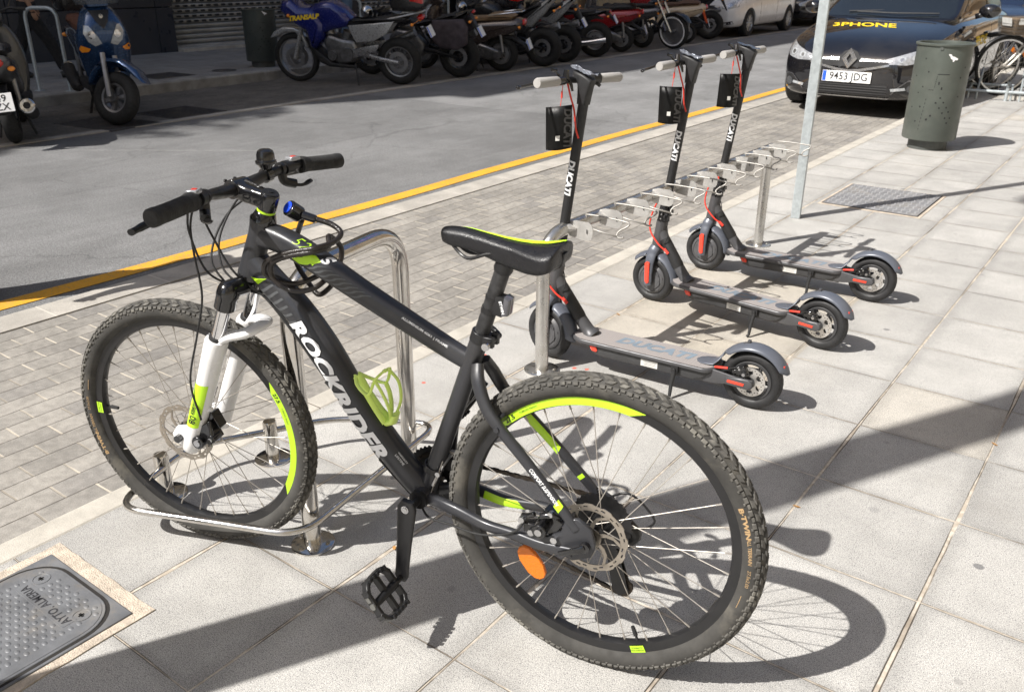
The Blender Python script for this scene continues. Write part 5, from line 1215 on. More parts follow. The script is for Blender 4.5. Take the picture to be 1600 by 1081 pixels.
    m = M(); m.cyl((bx-.003, .078, bz), (bx-.004, .106, bz), .016, n=16).tube(cr([(bx+.012, .088, bz+.002), (bx+.035, .10, bz-.004), (bx+.050, .15, bz-.010), (bx+.050, .215, bz-.016), (bx+.048, .240, bz-.018)], 4), [.006]*8+[.005]*6+[.004, .0055, .007], 8); m.sphere((bx+.048, .243, bz-.018), .0072, 8, 6); m.tube([V(bx-.004, .095, bz+.014), V(bx+.004, .11, bz+.034)], .004, 8); m.cyl((bx+.004, .106, bz+.034), (bx+.006, .124, bz+.038), .007, n=10)
    m.tube([V(bx-.002, .062, bz+.004), V(bx+.002, .056, bz+.034)], [.013, .008], 10); m.tube([V(bx-.004, .058, bz+.012), V(bx-.018, .05, bz-.016), V(bx-.02, .045, bz-.034)], [.005, .006, .004], 8)
    bl = m.xf(SX).build('brake_lever', BLKG, hb)
    m = M(); m.cyl((bx-.003, .0745, bz+.004), (bx-.003, .079, bz+.004), .0065, n=12); m.xf(SX).build('clamp_bolt', ALU, bl)
    m = M(); m.cyl((bx-.002, -.068, bz), (bx-.004, -.104, bz), .0225, n=20); m.tube([V(bx-.010, -.078, bz-.006), V(bx-.030, -.09, bz-.024)], [.008, .006], 8); m.xf(SX).build('throttle', BLKP, hb)
    # red hoses
    m = M(); m.tube(cr([(bx+.0, .050, bz-.010), (bx-.014, .046, bz-.055), (bx-.024, .036, bz-.10), (bx-.026, .026, bz-.16), (bx-.034, .018, bz-.195)], 5), .0033, 8); m.xf(SX).build('upper_hose', REDC, hb)
    m = M(); m.tube(cr([SX @ (a_(.505)+V(.008, .020, 0)), SX @ (a_(.46)+V(.032, .030, 0)), (.832, .036, .38), (.822, .036, .33), (.780, .036, .285), (.748, .030, .262)], 6), .0036, 8); m.cyl((.752, .028, .266), (.730, .027, .248), .0065, n=10); m.build('lower_hose', REDC, t)
    m = M(); m.tube(cr([SX @ (a_(.46)+V(.0, .022, 0)), (.79, .034, .40), (.765, -.0, .36), (.745, .024, .315), (.755, .027, .29)], 5), .002, 7); m.build('brake_cable', BLKR, t)
    # swing tag: hangs from the bar
    b0 = MX @ (SX @ V(bx-.004, .078, bz-.012)); az = (rad(-2), rad(-6), rad(14))[idx]+rad(26); lx = V(cos(az), sin(az), 0)
    tg = thing('hang_tag', ('black swing tag hanging by a red cord from the nearest scooter handlebar', 'black swing tag hanging by a red cord from the middle scooter handlebar', 'black swing tag hanging by a red cord from the farthest scooter handlebar')[idx], 'tag', b0, 0, 'tags on the scooters')
    W2, H2 = .092, .150; sw = (.02, .0, .0)[idx]
    tg.matrix_world = Matrix.Translation(b0) @ Matrix.Rotation(az, 4, 'Z')
    z1 = -.078; m = M(); R_ = []
    rr = 4*0
    for i in range(9):
        u = -W2/2-.006+W2*i/8-.0; R_.append([V(u-.006+sl_*.0, -.010*math.sin(pi*i/8)*(1+.5*k)+.004*k, z1-H2*k/4+sw*0+((.012*(i/8) if idx == 0 else .0))) for k, sl_ in ((0, 0), (1, 1), (2, 2), (3, 3), (4, 4))])
    m.rings(R_, caps=False, wrap=False); cdm = m.build('card', TAGM, tg, solid=.0012)
    m = M(); fy = lambda p: V(p.x, p.y-.0105*math.sin(pi*min(1, max(0, (p.x+.062)/.1)))*(1+.5*(-(p.z-z1)/H2*4))+.004*(-(p.z-z1)/H2*4)-.0016, p.z+(.012*(p.x+.062)/.1 if idx == 0 else 0))
    lettering(m, 'DUCATI', .034, (.020, 0, z1-H2*.5), (0, 0, -1), (1, 0, 0), fn=fy, off=.0014, shear=.2, sx=1.05, cuts=2); m.build('tag_lettering', TAGT if idx < 2 else simple('tag_grey_print', (.09, .09, .09), .4), cdm)
    m = M(); o = V(-.012, 0, z1-H2*.72); 
    m.add([fy(o+V(a, 0, b)) for a, b in ((-.0075, -.0085), (.0075, -.0085), (.0075, .0085), (-.0075, .0085))], [(0, 1, 2, 3)]); mk = m.build('tag_label', STICK, cdm, smooth=0)
    m = M(); m.tube(cr([(0, 0, .0), (-.003, .0, -.035), (-.008, -.004, z1-.014)], 4), .0013, 6).cyl((-.0025, 0, -.022), (-.003, 0, -.045), .0032, n=8); m.build('cord', REDC, tg)
    return t
kick_scooter('grey electric kick scooter nearest the bicycle, front wheel behind the thick rack post', (.040, .733), (-.773, .674), rad(-13), 0)
kick_scooter('grey electric kick scooter in the middle of the three at the rail', (.058, 1.398), (-.756, 1.485), rad(2), 1)
kick_scooter('grey electric kick scooter farthest along the rail, closest to the sign pole', (.060, 2.082), (-.758, 2.050), rad(-4), 2)
# ================================================================ cars
def paint(name, col, rough=.16, metal=.1): return simple(name, col, rough, metal, var=.05, scale=3, coat=1., dirt=((.10, .09, .075), .10))
CGL = simple('car_glass', (.012, .015, .018), .04, 0, var=.1, scale=2, coat=.5)
CTY = simple('car_tyre', (.02, .02, .02), .8, 0, var=.2, scale=20)
CRIM = simple('alloy_wheel', (.42, .43, .44), .3, .8, var=.06)
CPL = simple('black_trim', (.018, .018, .019), .5)
CCH = simple('car_chrome', (.5, .5, .51), .22, .9, var=.05)
LENS = simple('clear_lens', (.42, .44, .46), .08, .2, var=.25, scale=40, coat=.8)
LENSD = simple('dark_lens', (.05, .053, .058), .06, .1, var=.3, scale=30, coat=1.)
LENSM = simple('headlamp_glass', (.36, .37, .39), .10, .3, var=.3, scale=30, coat=1.)
PLW = simple('plate_white', (.78, .78, .77), .4, 0, var=.03)
PLB = simple('plate_blue', (.02, .10, .62), .4)
PLK = simple('plate_black', (.012, .012, .012), .5)
YTX = simple('yellow_sign_vinyl', (.85, .60, .02), .4, 0, var=.04)
def number_plate(parent, o, ux, uz, txt, w_=.52, h=.11, name='number_plate', two=None):
    """plate at o (centre) facing ux x uz"""
    o, ux, uz = Vector(o), Vector(ux).normalized(), Vector(uz).normalized(); nn = ux.cross(uz).normalized()
    m = M(); m.plate([(-w_/2, -h/2), (w_/2, -h/2), (w_/2, h/2), (-w_/2, h/2)], o, ux, uz, .004); p = m.build(name, PLW, parent, smooth=0, bevel=.001)
    m = M(); bw_ = .042 if not two else .03; m.plate([(-w_/2+.004, -h/2+.004), (-w_/2+bw_, -h/2+.004), (-w_/2+bw_, h/2-.004), (-w_/2+.004, h/2-.004)], o+nn*.004, ux, uz, .0006); m.build('plate_band', PLB, p, smooth=0)
    m = M()
    if two:
        lettering(m, two[0], h*.52, o+nn*.0052+uz*h*.22+ux*.012, ux, uz, off=.001, gap=1.05); lettering(m, two[1], h*.52, o+nn*.0052-uz*h*.24+ux*.012, ux, uz, off=.001, gap=1.05)
    else: lettering(m, txt, .106*h/.11, o+nn*.0052+ux*.021, ux, uz, off=.0012, gap=1.02, sx=.93)
    if txt or two: m.build('plate_lettering', PLK, p, smooth=0)
    return p
def car_wheel(parent, x, y, r, s_, rimm, nsp=10, w_=.2):
    m = M(); pr = [(r*.62, -w_/2), (r*.93, -w_/2), (r, -w_*.36), (r, w_*.36), (r*.93, w_/2), (r*.62, w_/2)]
    m.lathe((x, y, r), (0, 1, 0), pr, 40, closed=True); t = m.build('wheel', CTY, parent)
    m = M(); yo = y+s_*w_*.42; m.lathe((x, yo, r), (0, s_, 0), [(r*.66, .0), (r*.62, .012), (r*.58, -.01), (r*.56, -.10), (.01, -.10)], 36); m.cyl((x, yo-s_*.02, r), (x, yo+s_*.004, r), r*.15, n=18)
    for k in range(nsp):
        a = 2*pi*k/nsp; m.tube([V(x+r*.10*cos(a), yo-s_*.004, r+r*.10*sin(a)), V(x+r*.6*cos(a), yo+s_*.0, r+r*.6*sin(a))], [r*.085, r*.06], 6, up=V(0, 1, 0), r2=.012)
    m.build('rim', rimm, t, smooth=40); return t
def car(name, label, cat, loc, rz, ST, CAB, wb, R, body, W, rimm=CRIM, nsp=10, arch=1.12, glasses=True):
    """ST: stations (x, half width, z bottom, z shoulder, z bonnet edge, crown)"""
    t = thing(name, label, cat, loc, rz)
    def sec(x, w, zb, zs, zt, cr_):
        h = [(0, zb), (w*.7, zb), (w*.93, zb+.03), (w*.985, zb+.12), (w, (zb+zs)*.5+.03), (w*.985, zs-.06), (w*.93, zs+(zt-zs)*.35), (w*.80, zt-.005), (w*.5, zt+cr_*.7), (0, zt+cr_)]
        return [V(x, a, b) for a, b in h]+[V(x, -a, b) for a, b in h[-2:0:-1]]
    m = M(); m.rings([sec(*s_) for s_ in ST]); hull = m.build('tmp', body, None, sub=2, smooth=180)
    ws = []
    for x in wb:
        c = M(); c.cyl((x, -1.2, R), (x, 1.2, R), R*arch, n=36); co = c.build('tmpc', body, None); ws.append(co)
        bo = hull.modifiers.new('x', 'BOOLEAN'); bo.operation = 'DIFFERENCE'; bo.solver = 'EXACT'; bo.object = co
    dg = bpy.context.evaluated_depsgraph_get(); me = bpy.data.meshes.new_from_object(hull.evaluated_get(dg)); 
    for o in ws+[hull]: bpy.data.objects.remove(o)
    me.name = 'body'; me.materials.clear(); me.materials.append(body); me.polygons.foreach_set('use_smooth', [True]*len(me.polygons)); me.set_sharp_from_angle(angle=rad(50))
    bd = bpy.data.objects.new('body', me); COL.objects.link(bd); bd.parent = t
    m = M(); 
    def cs(x, w0, z0, w1, z1, w2, z2):
        h = [(0, z0-.1), (w0, z0-.1), (w0, z0), ((w0+w1)/2+.015, (z0+z1)/2), (w1, z1), (w2, z2-.008), (w2*.5, z2+.008), (0, z2+.012)]
        return [V(x, a, b) for a, b in h]+[V(x, -a, b) for a, b in h[-2:0:-1]]
    m.rings([cs(*s_) for s_ in CAB]); cb = m.build('cabin', body, t, sub=2, smooth=180)
    m = M(); m.box(((wb[0]+wb[1])/2, 0, R*.85), (wb[0]-wb[1]+.6, W*1.5, R*.5)); m.build('underbody', BLK, t)
    for x in wb:
        for s_ in (1, -1): car_wheel(t, x, s_*(W-.115), R, s_, rimm, nsp)
    return t, bd, cb
# ---- black hatchback facing the camera
MEG = [(2.12, .42, .30, .50, .56, .0), (2.10, .54, .22, .56, .62, .004), (2.02, .69, .185, .62, .70, .008), (1.88, .79, .175, .67, .775, .016), (1.60, .855, .17, .74, .85, .025), (1.2, .89, .17, .80, .915, .030), (.85, .905, .17, .86, .975, .03), (.4, .905, .18, .90, 1.0, .0), (-.6, .905, .18, .93, 1.01, 0), (-1.5, .90, .19, .96, 1.03, 0), (-1.9, .86, .22, .95, 1.02, 0), (-2.1, .80, .28, .90, .97, 0), (-2.16, .70, .34, .82, .88, 0)]
MCAB = [(1.02, .74, .94, .72, .95, .60, .96), (.80, .76, .96, .735, 1.03, .67, 1.045), (.45, .785, .985, .725, 1.19, .63, 1.235), (.05, .80, 1.0, .695, 1.36, .58, 1.42), (-.35, .80, 1.01, .68, 1.405, .57, 1.475), (-.9, .80, 1.02, .675, 1.40, .565, 1.475), (-1.35, .79, 1.03, .66, 1.37, .55, 1.44), (-1.7, .76, 1.04, .64, 1.27, .53, 1.33), (-1.98, .72, 1.02, .62, 1.10, .5, 1.12)]
BLC = paint('black_car_paint', (.006, .006, .008), .06, 0)
YF = 8.08
CM, bd, cb = car('parked_car', 'black hatchback with yellow shop lettering on its bonnet parked by the pavement', 'car', (-1.97, YF+2.12, RZ+.01), rad(-90), MEG, MCAB, (1.24, -1.40), .315, BLC, .905)
B1 = bvh_of([bd]); B2 = bvh_of([cb])
F = V(-1, 0, 0); OX = V(3, 0, 0); UY = V(0, 1, 0); UZ = V(0, 0, 1)
def fr(m, poly, off=.004, cell=.04, mirror=False):
    m_ = [(a, b) for a, b in poly]; drape(m, B1, m_, OX, UY, UZ, F, off, cell)
    if mirror: drape(m, B1, [(-a, b) for a, b in poly][::-1], OX, UY, UZ, F, off, cell)
    return m
HL = [(.36, .615), (.48, .655), (.62, .705), (.74, .755), (.83, .80), (.845, .73), (.81, .655), (.72, .60), (.58, .570), (.42, .572)]
for s_ in (1, -1):
    q = HL if s_ > 0 else [(-a, b) for a, b in HL][::-1]
    m = M(); drape(m, B1, q, OX, UY, UZ, F, .004, .03); hl = m.build('headlight', LENSM, CM, smooth=180)
    m = M()
    for (a, b, r) in ((.53, .625, .036), (.655, .648, .040)):
        drape(m, B1, [(s_*a+r*cos(2*pi*k/16), b+r*.85*sin(2*pi*k/16)) for k in range(16)], OX, UY, UZ, F, .007, .02)
    m.build('lamp_unit', LENS, hl)
    m = M()
    for (a, b, r) in ((.53, .625, .018), (.655, .648, .022)): drape(m, B1, [(s_*a+r*cos(2*pi*k/12), b+r*sin(2*pi*k/12)) for k in range(12)], OX, UY, UZ, F, .010, .02)
    m.build('lamp_bulb', CCH, hl)
    m = M(); q2 = [(.76, .70), (.83, .73), (.835, .70), (.79, .675)]; q2 = q2 if s_ > 0 else [(-a, b) for a, b in q2][::-1]; drape(m, B1, q2, OX, UY, UZ, F, .007, .03); m.build('indicator', simple('amber_%d' % (s_+1), (.75, .3, .12), .15, coat=.6), hl)
    m = M(); q2 = [(.50, .285), (.52, .33), (.60, .395), (.72, .405), (.76, .36), (.755, .29), (.68, .27)]; q2 = q2 if s_ > 0 else [(-a, b) for a, b in q2][::-1]; drape(m, B1, q2, OX, UY, UZ, F, .004, .04); fg = m.build('fog_lamp_recess', CPL, CM)
    m = M(); q2 = [(.465, .328), (.60, .345), (.61, .318), (.475, .300)]; q2 = q2 if s_ > 0 else [(-a, b) for a, b in q2][::-1]; drape(m, B1, q2, OX, UY, UZ, F, .012, .03); m.build('day_light', LENS, fg)
    m = M(); q2 = [(.66+.045*cos(2*pi*k/16), .335+.045*sin(2*pi*k/16)) for k in range(16)]; q2 = q2 if s_ > 0 else [(-a, b) for a, b in q2][::-1]; drape(m, B1, q2, OX, UY, UZ, F, .010, .03); m.build('fog_lamp', LENSD, fg)
    m = M()
    P_ = [(.475, .27), (.54, .345), (.62, .415), (.73, .425), (.79, .37)]
    for (a, b), (c, d) in zip(P_, P_[1:]): q2 = [(a, b-.008), (c, d-.008), (c, d+.008), (a, b+.008)]; q2 = q2 if s_ > 0 else [(-u, v) for u, v in q2][::-1]; drape(m, B1, q2, OX, UY, UZ, F, .010, .05)
    m.build('fog_trim', simple('dark_chrome_%d' % (s_+1), (.2, .2, .21), .25, .9), fg)
m = M(); fr(m, [(-.42, .585), (.42, .585), (.36, .555), (.20, .53), (-.20, .53), (-.36, .555)], .004); fr(m, [(-.42, .365), (.42, .365), (.46, .30), (.40, .245), (-.40, .245), (-.46, .30)], .004); gr = m.build('grille', CPL, CM)
m = M()
for k in range(4): z = .345-.026*k; fr(m, [(-.43, z-.004), (.43, z-.004), (.43, z+.004), (-.43, z+.004)], .010, .06)
m.build('grille_slats', simple('slat_grey', (.06, .06, .062), .35), gr)
m = M(); fr(m, [(-.44, .600), (-.11, .590), (-.11, .602), (-.44, .612)], .010, .05, True); fr(m, [(-.42, .575), (-.30, .548), (-.12, .512), (0, .500), (.12, .512), (.30, .548), (.42, .575), (.42, .555), (.30, .524), (.12, .486), (0, .472), (-.12, .486), (-.30, .524), (-.42, .555)], .011, .05); fr(m, [(-.46, .225), (.46, .225), (.44, .212), (-.44, .212)], .010, .06); m.build('chrome_strips', CCH, gr)
# diamond emblem
m = M(); nx = B1.ray_cast(V(3, 0, .585), F)[0]; o = V(nx.x+.004, 0, .612)
out = [(0, -.108), (.082, 0), (0, .108), (-.082, 0)]; inn = [(0, -.050), (.028, 0), (0, .050), (-.028, 0)]
lean = V(-.18, 0, .98).normalized(); pts = []
for P_, h in ((out, .0), (out, .012), ([(a*.62, b*.72) for a, b in out], .026), (inn, .016), (inn, .0)): pts.append([o+UY*a+lean*b+V(1, 0, .1)*h for a, b in P_])
m.rings(pts, caps=False); em = m.build('diamond_emblem', CCH, CM, smooth=20)
m = M(); m.plate([(-.10, -.10), (-.04, -.07), (.04, -.07), (.10, -.10), (.13, -.02), (.07, .07), (0, .10), (-.07, .07), (-.13, -.02)], o+V(-.012, 0, 0), UY, lean, .006); m.build('emblem_back', CPL, em)
px = B1.ray_cast(V(3, 0, .435), F)[0].x
number_plate(CM, (px+.016, 0, .425), (0, 1, 0), (-.06, 0, 1), '9453 JDG', .52, .112)
# bonnet lettering: two words as on the car, draped on the bonnet and reading toward the front
vs, fs = text2d('3PHONE', .235, off=.006, shear=-.35, sx=.78, cuts=3)
m = M(); drape(m, B1, None, V(1.36, -.10, 3), V(0, 1, 0), V(-1, 0, 0), V(0, 0, -1), .003, txt=(vs, fs)); m.build('bonnet_lettering', YTX, CM)
vs, fs = text2d('3PHONE', .15, off=.004, shear=.1, sx=1.1, cuts=3); vs2, fs2 = text2d('TU TIENDA', .07, off=.001, cuts=3)
m = M(); drape(m, B1, None, V(.1, 3, .72), V(-1, 0, 0), V(0, 0, 1), V(0, -1, 0), .003, txt=(vs, fs)); m.build('door_lettering', YTX, CM)
def glaze(t, B2, wsh, sides, rear):
    m = M(); drape(m, B2, wsh, V(3, 0, 0), UY, UZ, V(-1, 0, 0), .005, .05); m.build('windscreen', CGL, t, smooth=180)
    for s_ in (1, -1):
        for q in sides: m = M(); drape(m, B2, q if s_ > 0 else q[::-1], V(0, 3*s_, 0), V(1, 0, 0), UZ, V(0, -s_, 0), .005, .06); m.build('side_window', CGL, t, smooth=180)
    m = M(); drape(m, B2, rear, V(-3, 0, 0), UY, UZ, V(1, 0, 0), .005, .05); m.build('rear_window', CGL, t, smooth=180)
WS = [(-.70, .985), (.70, .985), (.70, 1.05), (.64, 1.22), (.56, 1.37), (-.56, 1.37), (-.64, 1.22), (-.70, 1.05)]
SD1 = [(.62, 1.05), (-.42, 1.06), (-.42, 1.36), (-.05, 1.355), (.18, 1.28)]; SD2 = [(-.48, 1.06), (-1.35, 1.08), (-1.28, 1.33), (-.48, 1.36)]
RW = [(-.56, 1.10), (.56, 1.10), (.48, 1.36), (-.48, 1.36)]
glaze(CM, B2, WS, [SD1, SD2], RW)
def mirror(t, x, w, z, mat_):
    for s_ in (1, -1):
        m = M(); m.sphere((x, s_*(w+.12), z), 1, 14, 10, (.075, .115, .075)); m.tube([V(x+.02, s_*(w-.02), z-.06), V(x, s_*(w+.08), z-.03)], [.03, .03], 8); m.build('door_mirror', mat_, t, smooth=180)
mirror(CM, .52, .88, 1.06, BLC)
m = M(); m.tube([V(.88, .55, 1.035), V(.95, .1, 1.03), V(.90, -.35, 1.035)], .008, 6); m.tube([V(.88, -.45, 1.035), V(.80, .0, 1.055)], .008, 6); m.build('wipers', CPL, CM)
m = M()
for s_ in (1, -1):
    for x in (.62, -.46, -1.42):
        P_ = [B1.ray_cast(V(x, 3*s_, z), V(0, -s_, 0))[0] for z in (.30, .45, .6, .75, .88)]; P_ = [p+V(0, s_*.0015, 0) for p in P_ if p]
        if len(P_) > 1: m.tube(P_, .0035, 5)
m.build('door_gaps', BLK, CM)
m = M()
for s_ in (1, -1):
    for x in (-.20, -1.18): p = B1.ray_cast(V(x, 3*s_, .80), V(0, -s_, 0))[0]; m.tube([p+V(-.08, s_*.012, 0), p+V(0, s_*.026, 0), p+V(.08, s_*.012, 0)], .012, 8)
m.build('door_handles', BLC, CM)
# ---- white small hatchback on the far side
WHC = paint('white_car_paint', (.76, .77, .78), .2, 0)
COR = [(1.98, .55, .30, .58, .64, .0), (1.95, .66, .24, .64, .71, .006), (1.85, .78, .20, .71, .79, .012), (1.65, .84, .19, .78, .87, .02), (1.25, .865, .19, .85, .965, .02), (.95, .87, .19, .90, 1.02, .02), (.4, .87, .2, .93, 1.04, 0), (-.8, .87, .2, .96, 1.05, 0), (-1.5, .85, .21, .97, 1.05, 0), (-1.85, .80, .26, .94, 1.0, 0), (-1.96, .72, .34, .86, .92, 0)]
CCAB = [(1.12, .70, .98, .68, .99, .56, 1.0), (.85, .74, 1.0, .70, 1.10, .62, 1.12), (.45, .765, 1.02, .68, 1.30, .57, 1.36), (.0, .77, 1.03, .655, 1.42, .54, 1.49), (-.7, .77, 1.04, .65, 1.42, .54, 1.49), (-1.3, .75, 1.05, .63, 1.37, .52, 1.44), (-1.65, .72, 1.04, .61, 1.22, .5, 1.27), (-1.82, .68, 1.02, .58, 1.08, .46, 1.09)]
def second_car(name, label, loc, rz, ST, CAB, wb, R, mat_, W, lens, nsp=10, plate=''):
    t, b_, c_ = car(name, label, 'car', loc, rz, ST, CAB, wb, R, mat_, W, nsp=nsp); b1 = bvh_of([b_]); b2 = bvh_of([c_])
    fx = ST[0][0]; zs = ST[2][3]
    for s_ in (1, -1):
        q = [(.46, zs-.03), (.60, zs+.03), (.74, zs+.10), (W*.92, zs+.13), (W*.955, zs+.05), (W*.92, zs-.05), (.62, zs-.10), (.48, zs-.09)]
        q = q if s_ > 0 else [(-a, b) for a, b in q][::-1]
        m = M(); drape(m, b1, q, OX, UY, UZ, F, .006, .04); h = m.build('headlight', lens, t, smooth=180)
        m = M(); drape(m, b1, [(s_*.64+.05*cos(2*pi*k/14), zs-.01+.045*sin(2*pi*k/14)) for k in range(14)], OX, UY, UZ, F, .010, .03); m.build('lamp_unit', CCH, h)
        m = M(); q = [(.50, .32), (.72, .36), (.74, .30), (.56, .26)]; q = q if s_ > 0 else [(-a, b) for a, b in q][::-1]; drape(m, b1, q, OX, UY, UZ, F, .006, .05); m.build('bumper_recess', CPL, t)
    m = M(); drape(m, b1, [(-.38, .36), (.38, .36), (.34, .25), (-.34, .25)], OX, UY, UZ, F, .006, .05); drape(m, b1, [(-.30, zs-.02), (.30, zs-.02), (.26, zs-.10), (-.26, zs-.10)], OX, UY, UZ, F, .006, .05); m.build('grille', CPL, t)
    h = b1.ray_cast(V(3, 0, .43), F)[0]; number_plate(t, (h.x+.012, 0, .43), (0, 1, 0), (0, 0, 1), plate)
    wx = CAB[1][0]; glaze(t, b2, [(-.66, 1.04), (.66, 1.04), (.62, 1.22), (.53, 1.38), (-.53, 1.38), (-.62, 1.22)], [[(.62, 1.08), (-.40, 1.09), (-.40, 1.37), (.0, 1.37), (.25, 1.25)], [(-.46, 1.09), (-1.3, 1.11), (-1.22, 1.33), (-.46, 1.37)]], [(-.5, 1.1), (.5, 1.1), (.44, 1.34), (-.44, 1.34)])
    mirror(t, .55, W-.02, 1.07, mat_)
    m = M()
    for s_ in (1, -1):
        for x in (.60, -.43, -1.30):
            P_ = [b1.ray_cast(V(x, 3*s_, z), V(0, -s_, 0))[0] for z in (.32, .5, .7, .88)]; P_ = [p+V(0, s_*.001, 0) for p in P_ if p]
            if len(P_) > 1: m.tube(P_, .004, 5)
    m.build('door_gaps', BLK, t)
    m = M()
    for s_ in (1, -1):
        for x in (-.25, -1.12): p = b1.ray_cast(V(x, 3*s_, .84), V(0, -s_, 0))[0]; m.tube([p+V(-.07, s_*.012, 0), p+V(0, s_*.026, 0), p+V(.07, s_*.012, 0)], .013, 8)
    m.build('door_handles', CPL, t); return t
second_car('parked_car', 'small white hatchback parked across the road beyond the motorcycles', (-8.42, 20.0, RZ+.01), rad(-90), COR, CCAB, (1.19, -1.32), .30, WHC, .87, LENS)
second_car('parked_car', 'black car parked across the road behind the small white hatchback', (-8.45, 25.2, RZ+.01), rad(-90), MEG, MCAB, (1.24, -1.40), .32, paint('black_paint_far', (.012, .012, .014)), .905, LENS)
second_car('parked_car', 'dark blue car parked behind the black hatchback with yellow lettering', (-2.0, 15.6, RZ+.01), rad(-89), MEG, MCAB, (1.24, -1.40), .32, paint('dark_blue_paint', (.012, .020, .045)), .905, LENS)
# ================================================================ white city bicycle with basket, in a wheel stand
def city_wheel(parent, name, mtx, R=.34, refl=True):
    m = M(); m.lathe((0, 0, 0), (0, 1, 0), [(R-.018+.018*cos(2*pi*i/12), .018*sin(2*pi*i/12)) for i in range(12)], 56, closed=True); w = m.xf(mtx).build(name, BLKR, parent, smooth=180)
    m = M(); m.lathe((0, 0, 0), (0, 1, 0), [(R-.052, -.010), (R-.034, -.013), (R-.034, .013), (R-.052, .010)], 56, closed=True); m.xf(mtx).build('rim', ALU, w)
    m = M()
    for i in range(28): a = 2*pi*i/28; h = a+(1.1 if (i//2) % 2 else -1.1); m.cyl(polar(h, .02, .025*(1 if i % 2 else -1)), polar(a, R-.05), .0014, n=5, caps=False)
    m.cyl((0, -.05, 0), (0, .05, 0), .016, n=12); m.xf(mtx).build('spokes', SPK, w)
    if refl:
        m = M(); a = rad(55); c = polar(a, R-.09); u = V(-cos(a)*1., 0, -sin(a)); m.plate([(-.045, -.012), (-.03, -.022), (.03, -.022), (.045, -.012), (.045, .012), (.03, .022), (-.03, .022), (-.045, .012)], c+V(0, .006, 0), u, V(u.z, 0, -u.x), .008); m.xf(mtx).build('wheel_reflector', ORG, w)
    return w
def city_bike(label, loc, rz, basket=True, col=None, steer=0.):
    t = thing('city_bicycle', label, 'bicycle', loc, rz); R = .34; wm = col or simple('cream_bike_paint', (.72, .70, .64), .35)
    city_wheel(t, 'rear_wheel', Matrix.Translation((0, 0, R)))
    city_wheel(t, 'front_wheel', Matrix.Translation((1.08, 0, R)))
    m = M(); m.tube(cr([(.80, 0, .83), (.70, 0, .62), (.55, 0, .42), (.44, 0, .30)], 4), .017, 12).tube([V(.815, 0, .74), V(.36, 0, .50)], .013, 10).tube([V(.43, 0, .29), V(.30, 0, .78)], .015, 12).cyl((.79, 0, .70), (.835, 0, .86), .019, n=12)
    for s_ in (1, -1): m.tube([V(.43, .03*s_, .29), V(0, .06*s_, R)], .010, 8).tube([V(.335, .02*s_, .62), V(0, .06*s_, R)], .008, 8)
    m.tube([V(.79, -.0, .86), V(.775, 0, .95)], .012, 10)
    for s_ in (1, -1): m.tube(cr([(.835, .0, .69), (.85, .045*s_, .665), (.93, .05*s_, .50), (1.05, .052*s_, .355), (1.085, .052*s_, .335)], 4), .0115, 10)
    m.build('frame', wm, t)
    m = M(); m.tube(cr([(.70, .28, .97), (.76, .24, .99), (.80, .10, 1.0), (.79, 0, .97), (.80, -.10, 1.0), (.76, -.24, .99), (.70, -.28, .97)], 4), .011, 10); hb = m.build('handlebar', ALU, t)
    m = M()
    for s_ in (1, -1): m.tube([V(.735, .26*s_, .982), V(.62, .29*s_, .955)], .016, 10)
    m.build('grips', BLKR, hb)
    m = M()
    for C_, r_, a0, a1 in (((1.08, 0, R), R+.02, rad(20), rad(195)), ((0, 0, R), R+.02, rad(20), rad(200))): half_arc(m, C_, r_, .026, a0, a1)
    m.build('mudguards', BLKP, t, smooth=180, solid=.002)
    m = M(); m.tube([V(.30, 0, .78), V(.285, 0, .88)], .013, 10); m.prism([(.14, .89), (.30, .90), (.42, .90), (.42, .93), (.28, .935), (.15, .97)], .17, inset=.03); m.build('saddle', BLKR, t)
    m = M(); m.tube([V(.43, .09, .29), V(.36, .10, .15)], .010, 8).box((.35, .14, .14), (.09, .09, .02)).tube([V(.43, -.09, .29), V(.50, -.10, .43)], .010, 8).box((.50, -.14, .44), (.09, .09, .02)); gear(m, (.43, 0, .29), .08, 38, -.06, r_in=.06); m.build('crankset', BLKP, t)
    if basket:
        m = M(); zs = [.70, .74, .78, .82, .86, .90]
        def rect(z, g): return [V(.88-g, -.17-g, z), V(1.14+g, -.17-g, z), V(1.14+g, .17+g, z), V(.88-g, .17+g, z)]
        for z in zs: g = (z-.70)*.18; m.tube(rect(z, g), .003, 5, closed=True)
        for i in range(15):
            for (a, b) in ((0, 1), (1, 2), (2, 3), (3, 0)): lo = rect(.70, 0); hi = rect(.90, .036); k = i/15; m.tube([lo[a].lerp(lo[b], k), hi[a].lerp(hi[b], k)], .002, 4)
        bk = m.build('basket', simple('wire_basket', (.12, .11, .10), .5, .5), t)
        m = M(); m.box((1.01, 0, .795), (.245, .31, .19), None, 1.10); m.build('basket_liner', simple('brown_liner', (.16, .115, .075), .85, var=.3, scale=8), bk, bevel=.02)
        m = M(); m.box((1.165, .02, .84), (.004, .22, .09), Matrix.Rotation(rad(12), 3, 'Y')); m.box((1.01, .196, .85), (.20, .004, .07), Matrix.Rotation(rad(-8), 3, 'X')); m.build('basket_card', simple('white_card', (.6, .6, .58), .6), bk)
    return t
city_bike('cream framed city bicycle with a wire front basket in the stand beside the dark cars', (.07, 10.93, 0), rad(216))
city_bike('dark city bicycle standing just behind the cream basket bicycle', (-.08, 11.30, 0), rad(212), False, simple('dark_bike_paint', (.03, .03, .035), .4))
WSt = thing('wheel_stand', 'low galvanised steel wheel stand holding the cream basket bicycle', 'bike rack', (-.62, 10.02, 0), rad(8))
m = M()
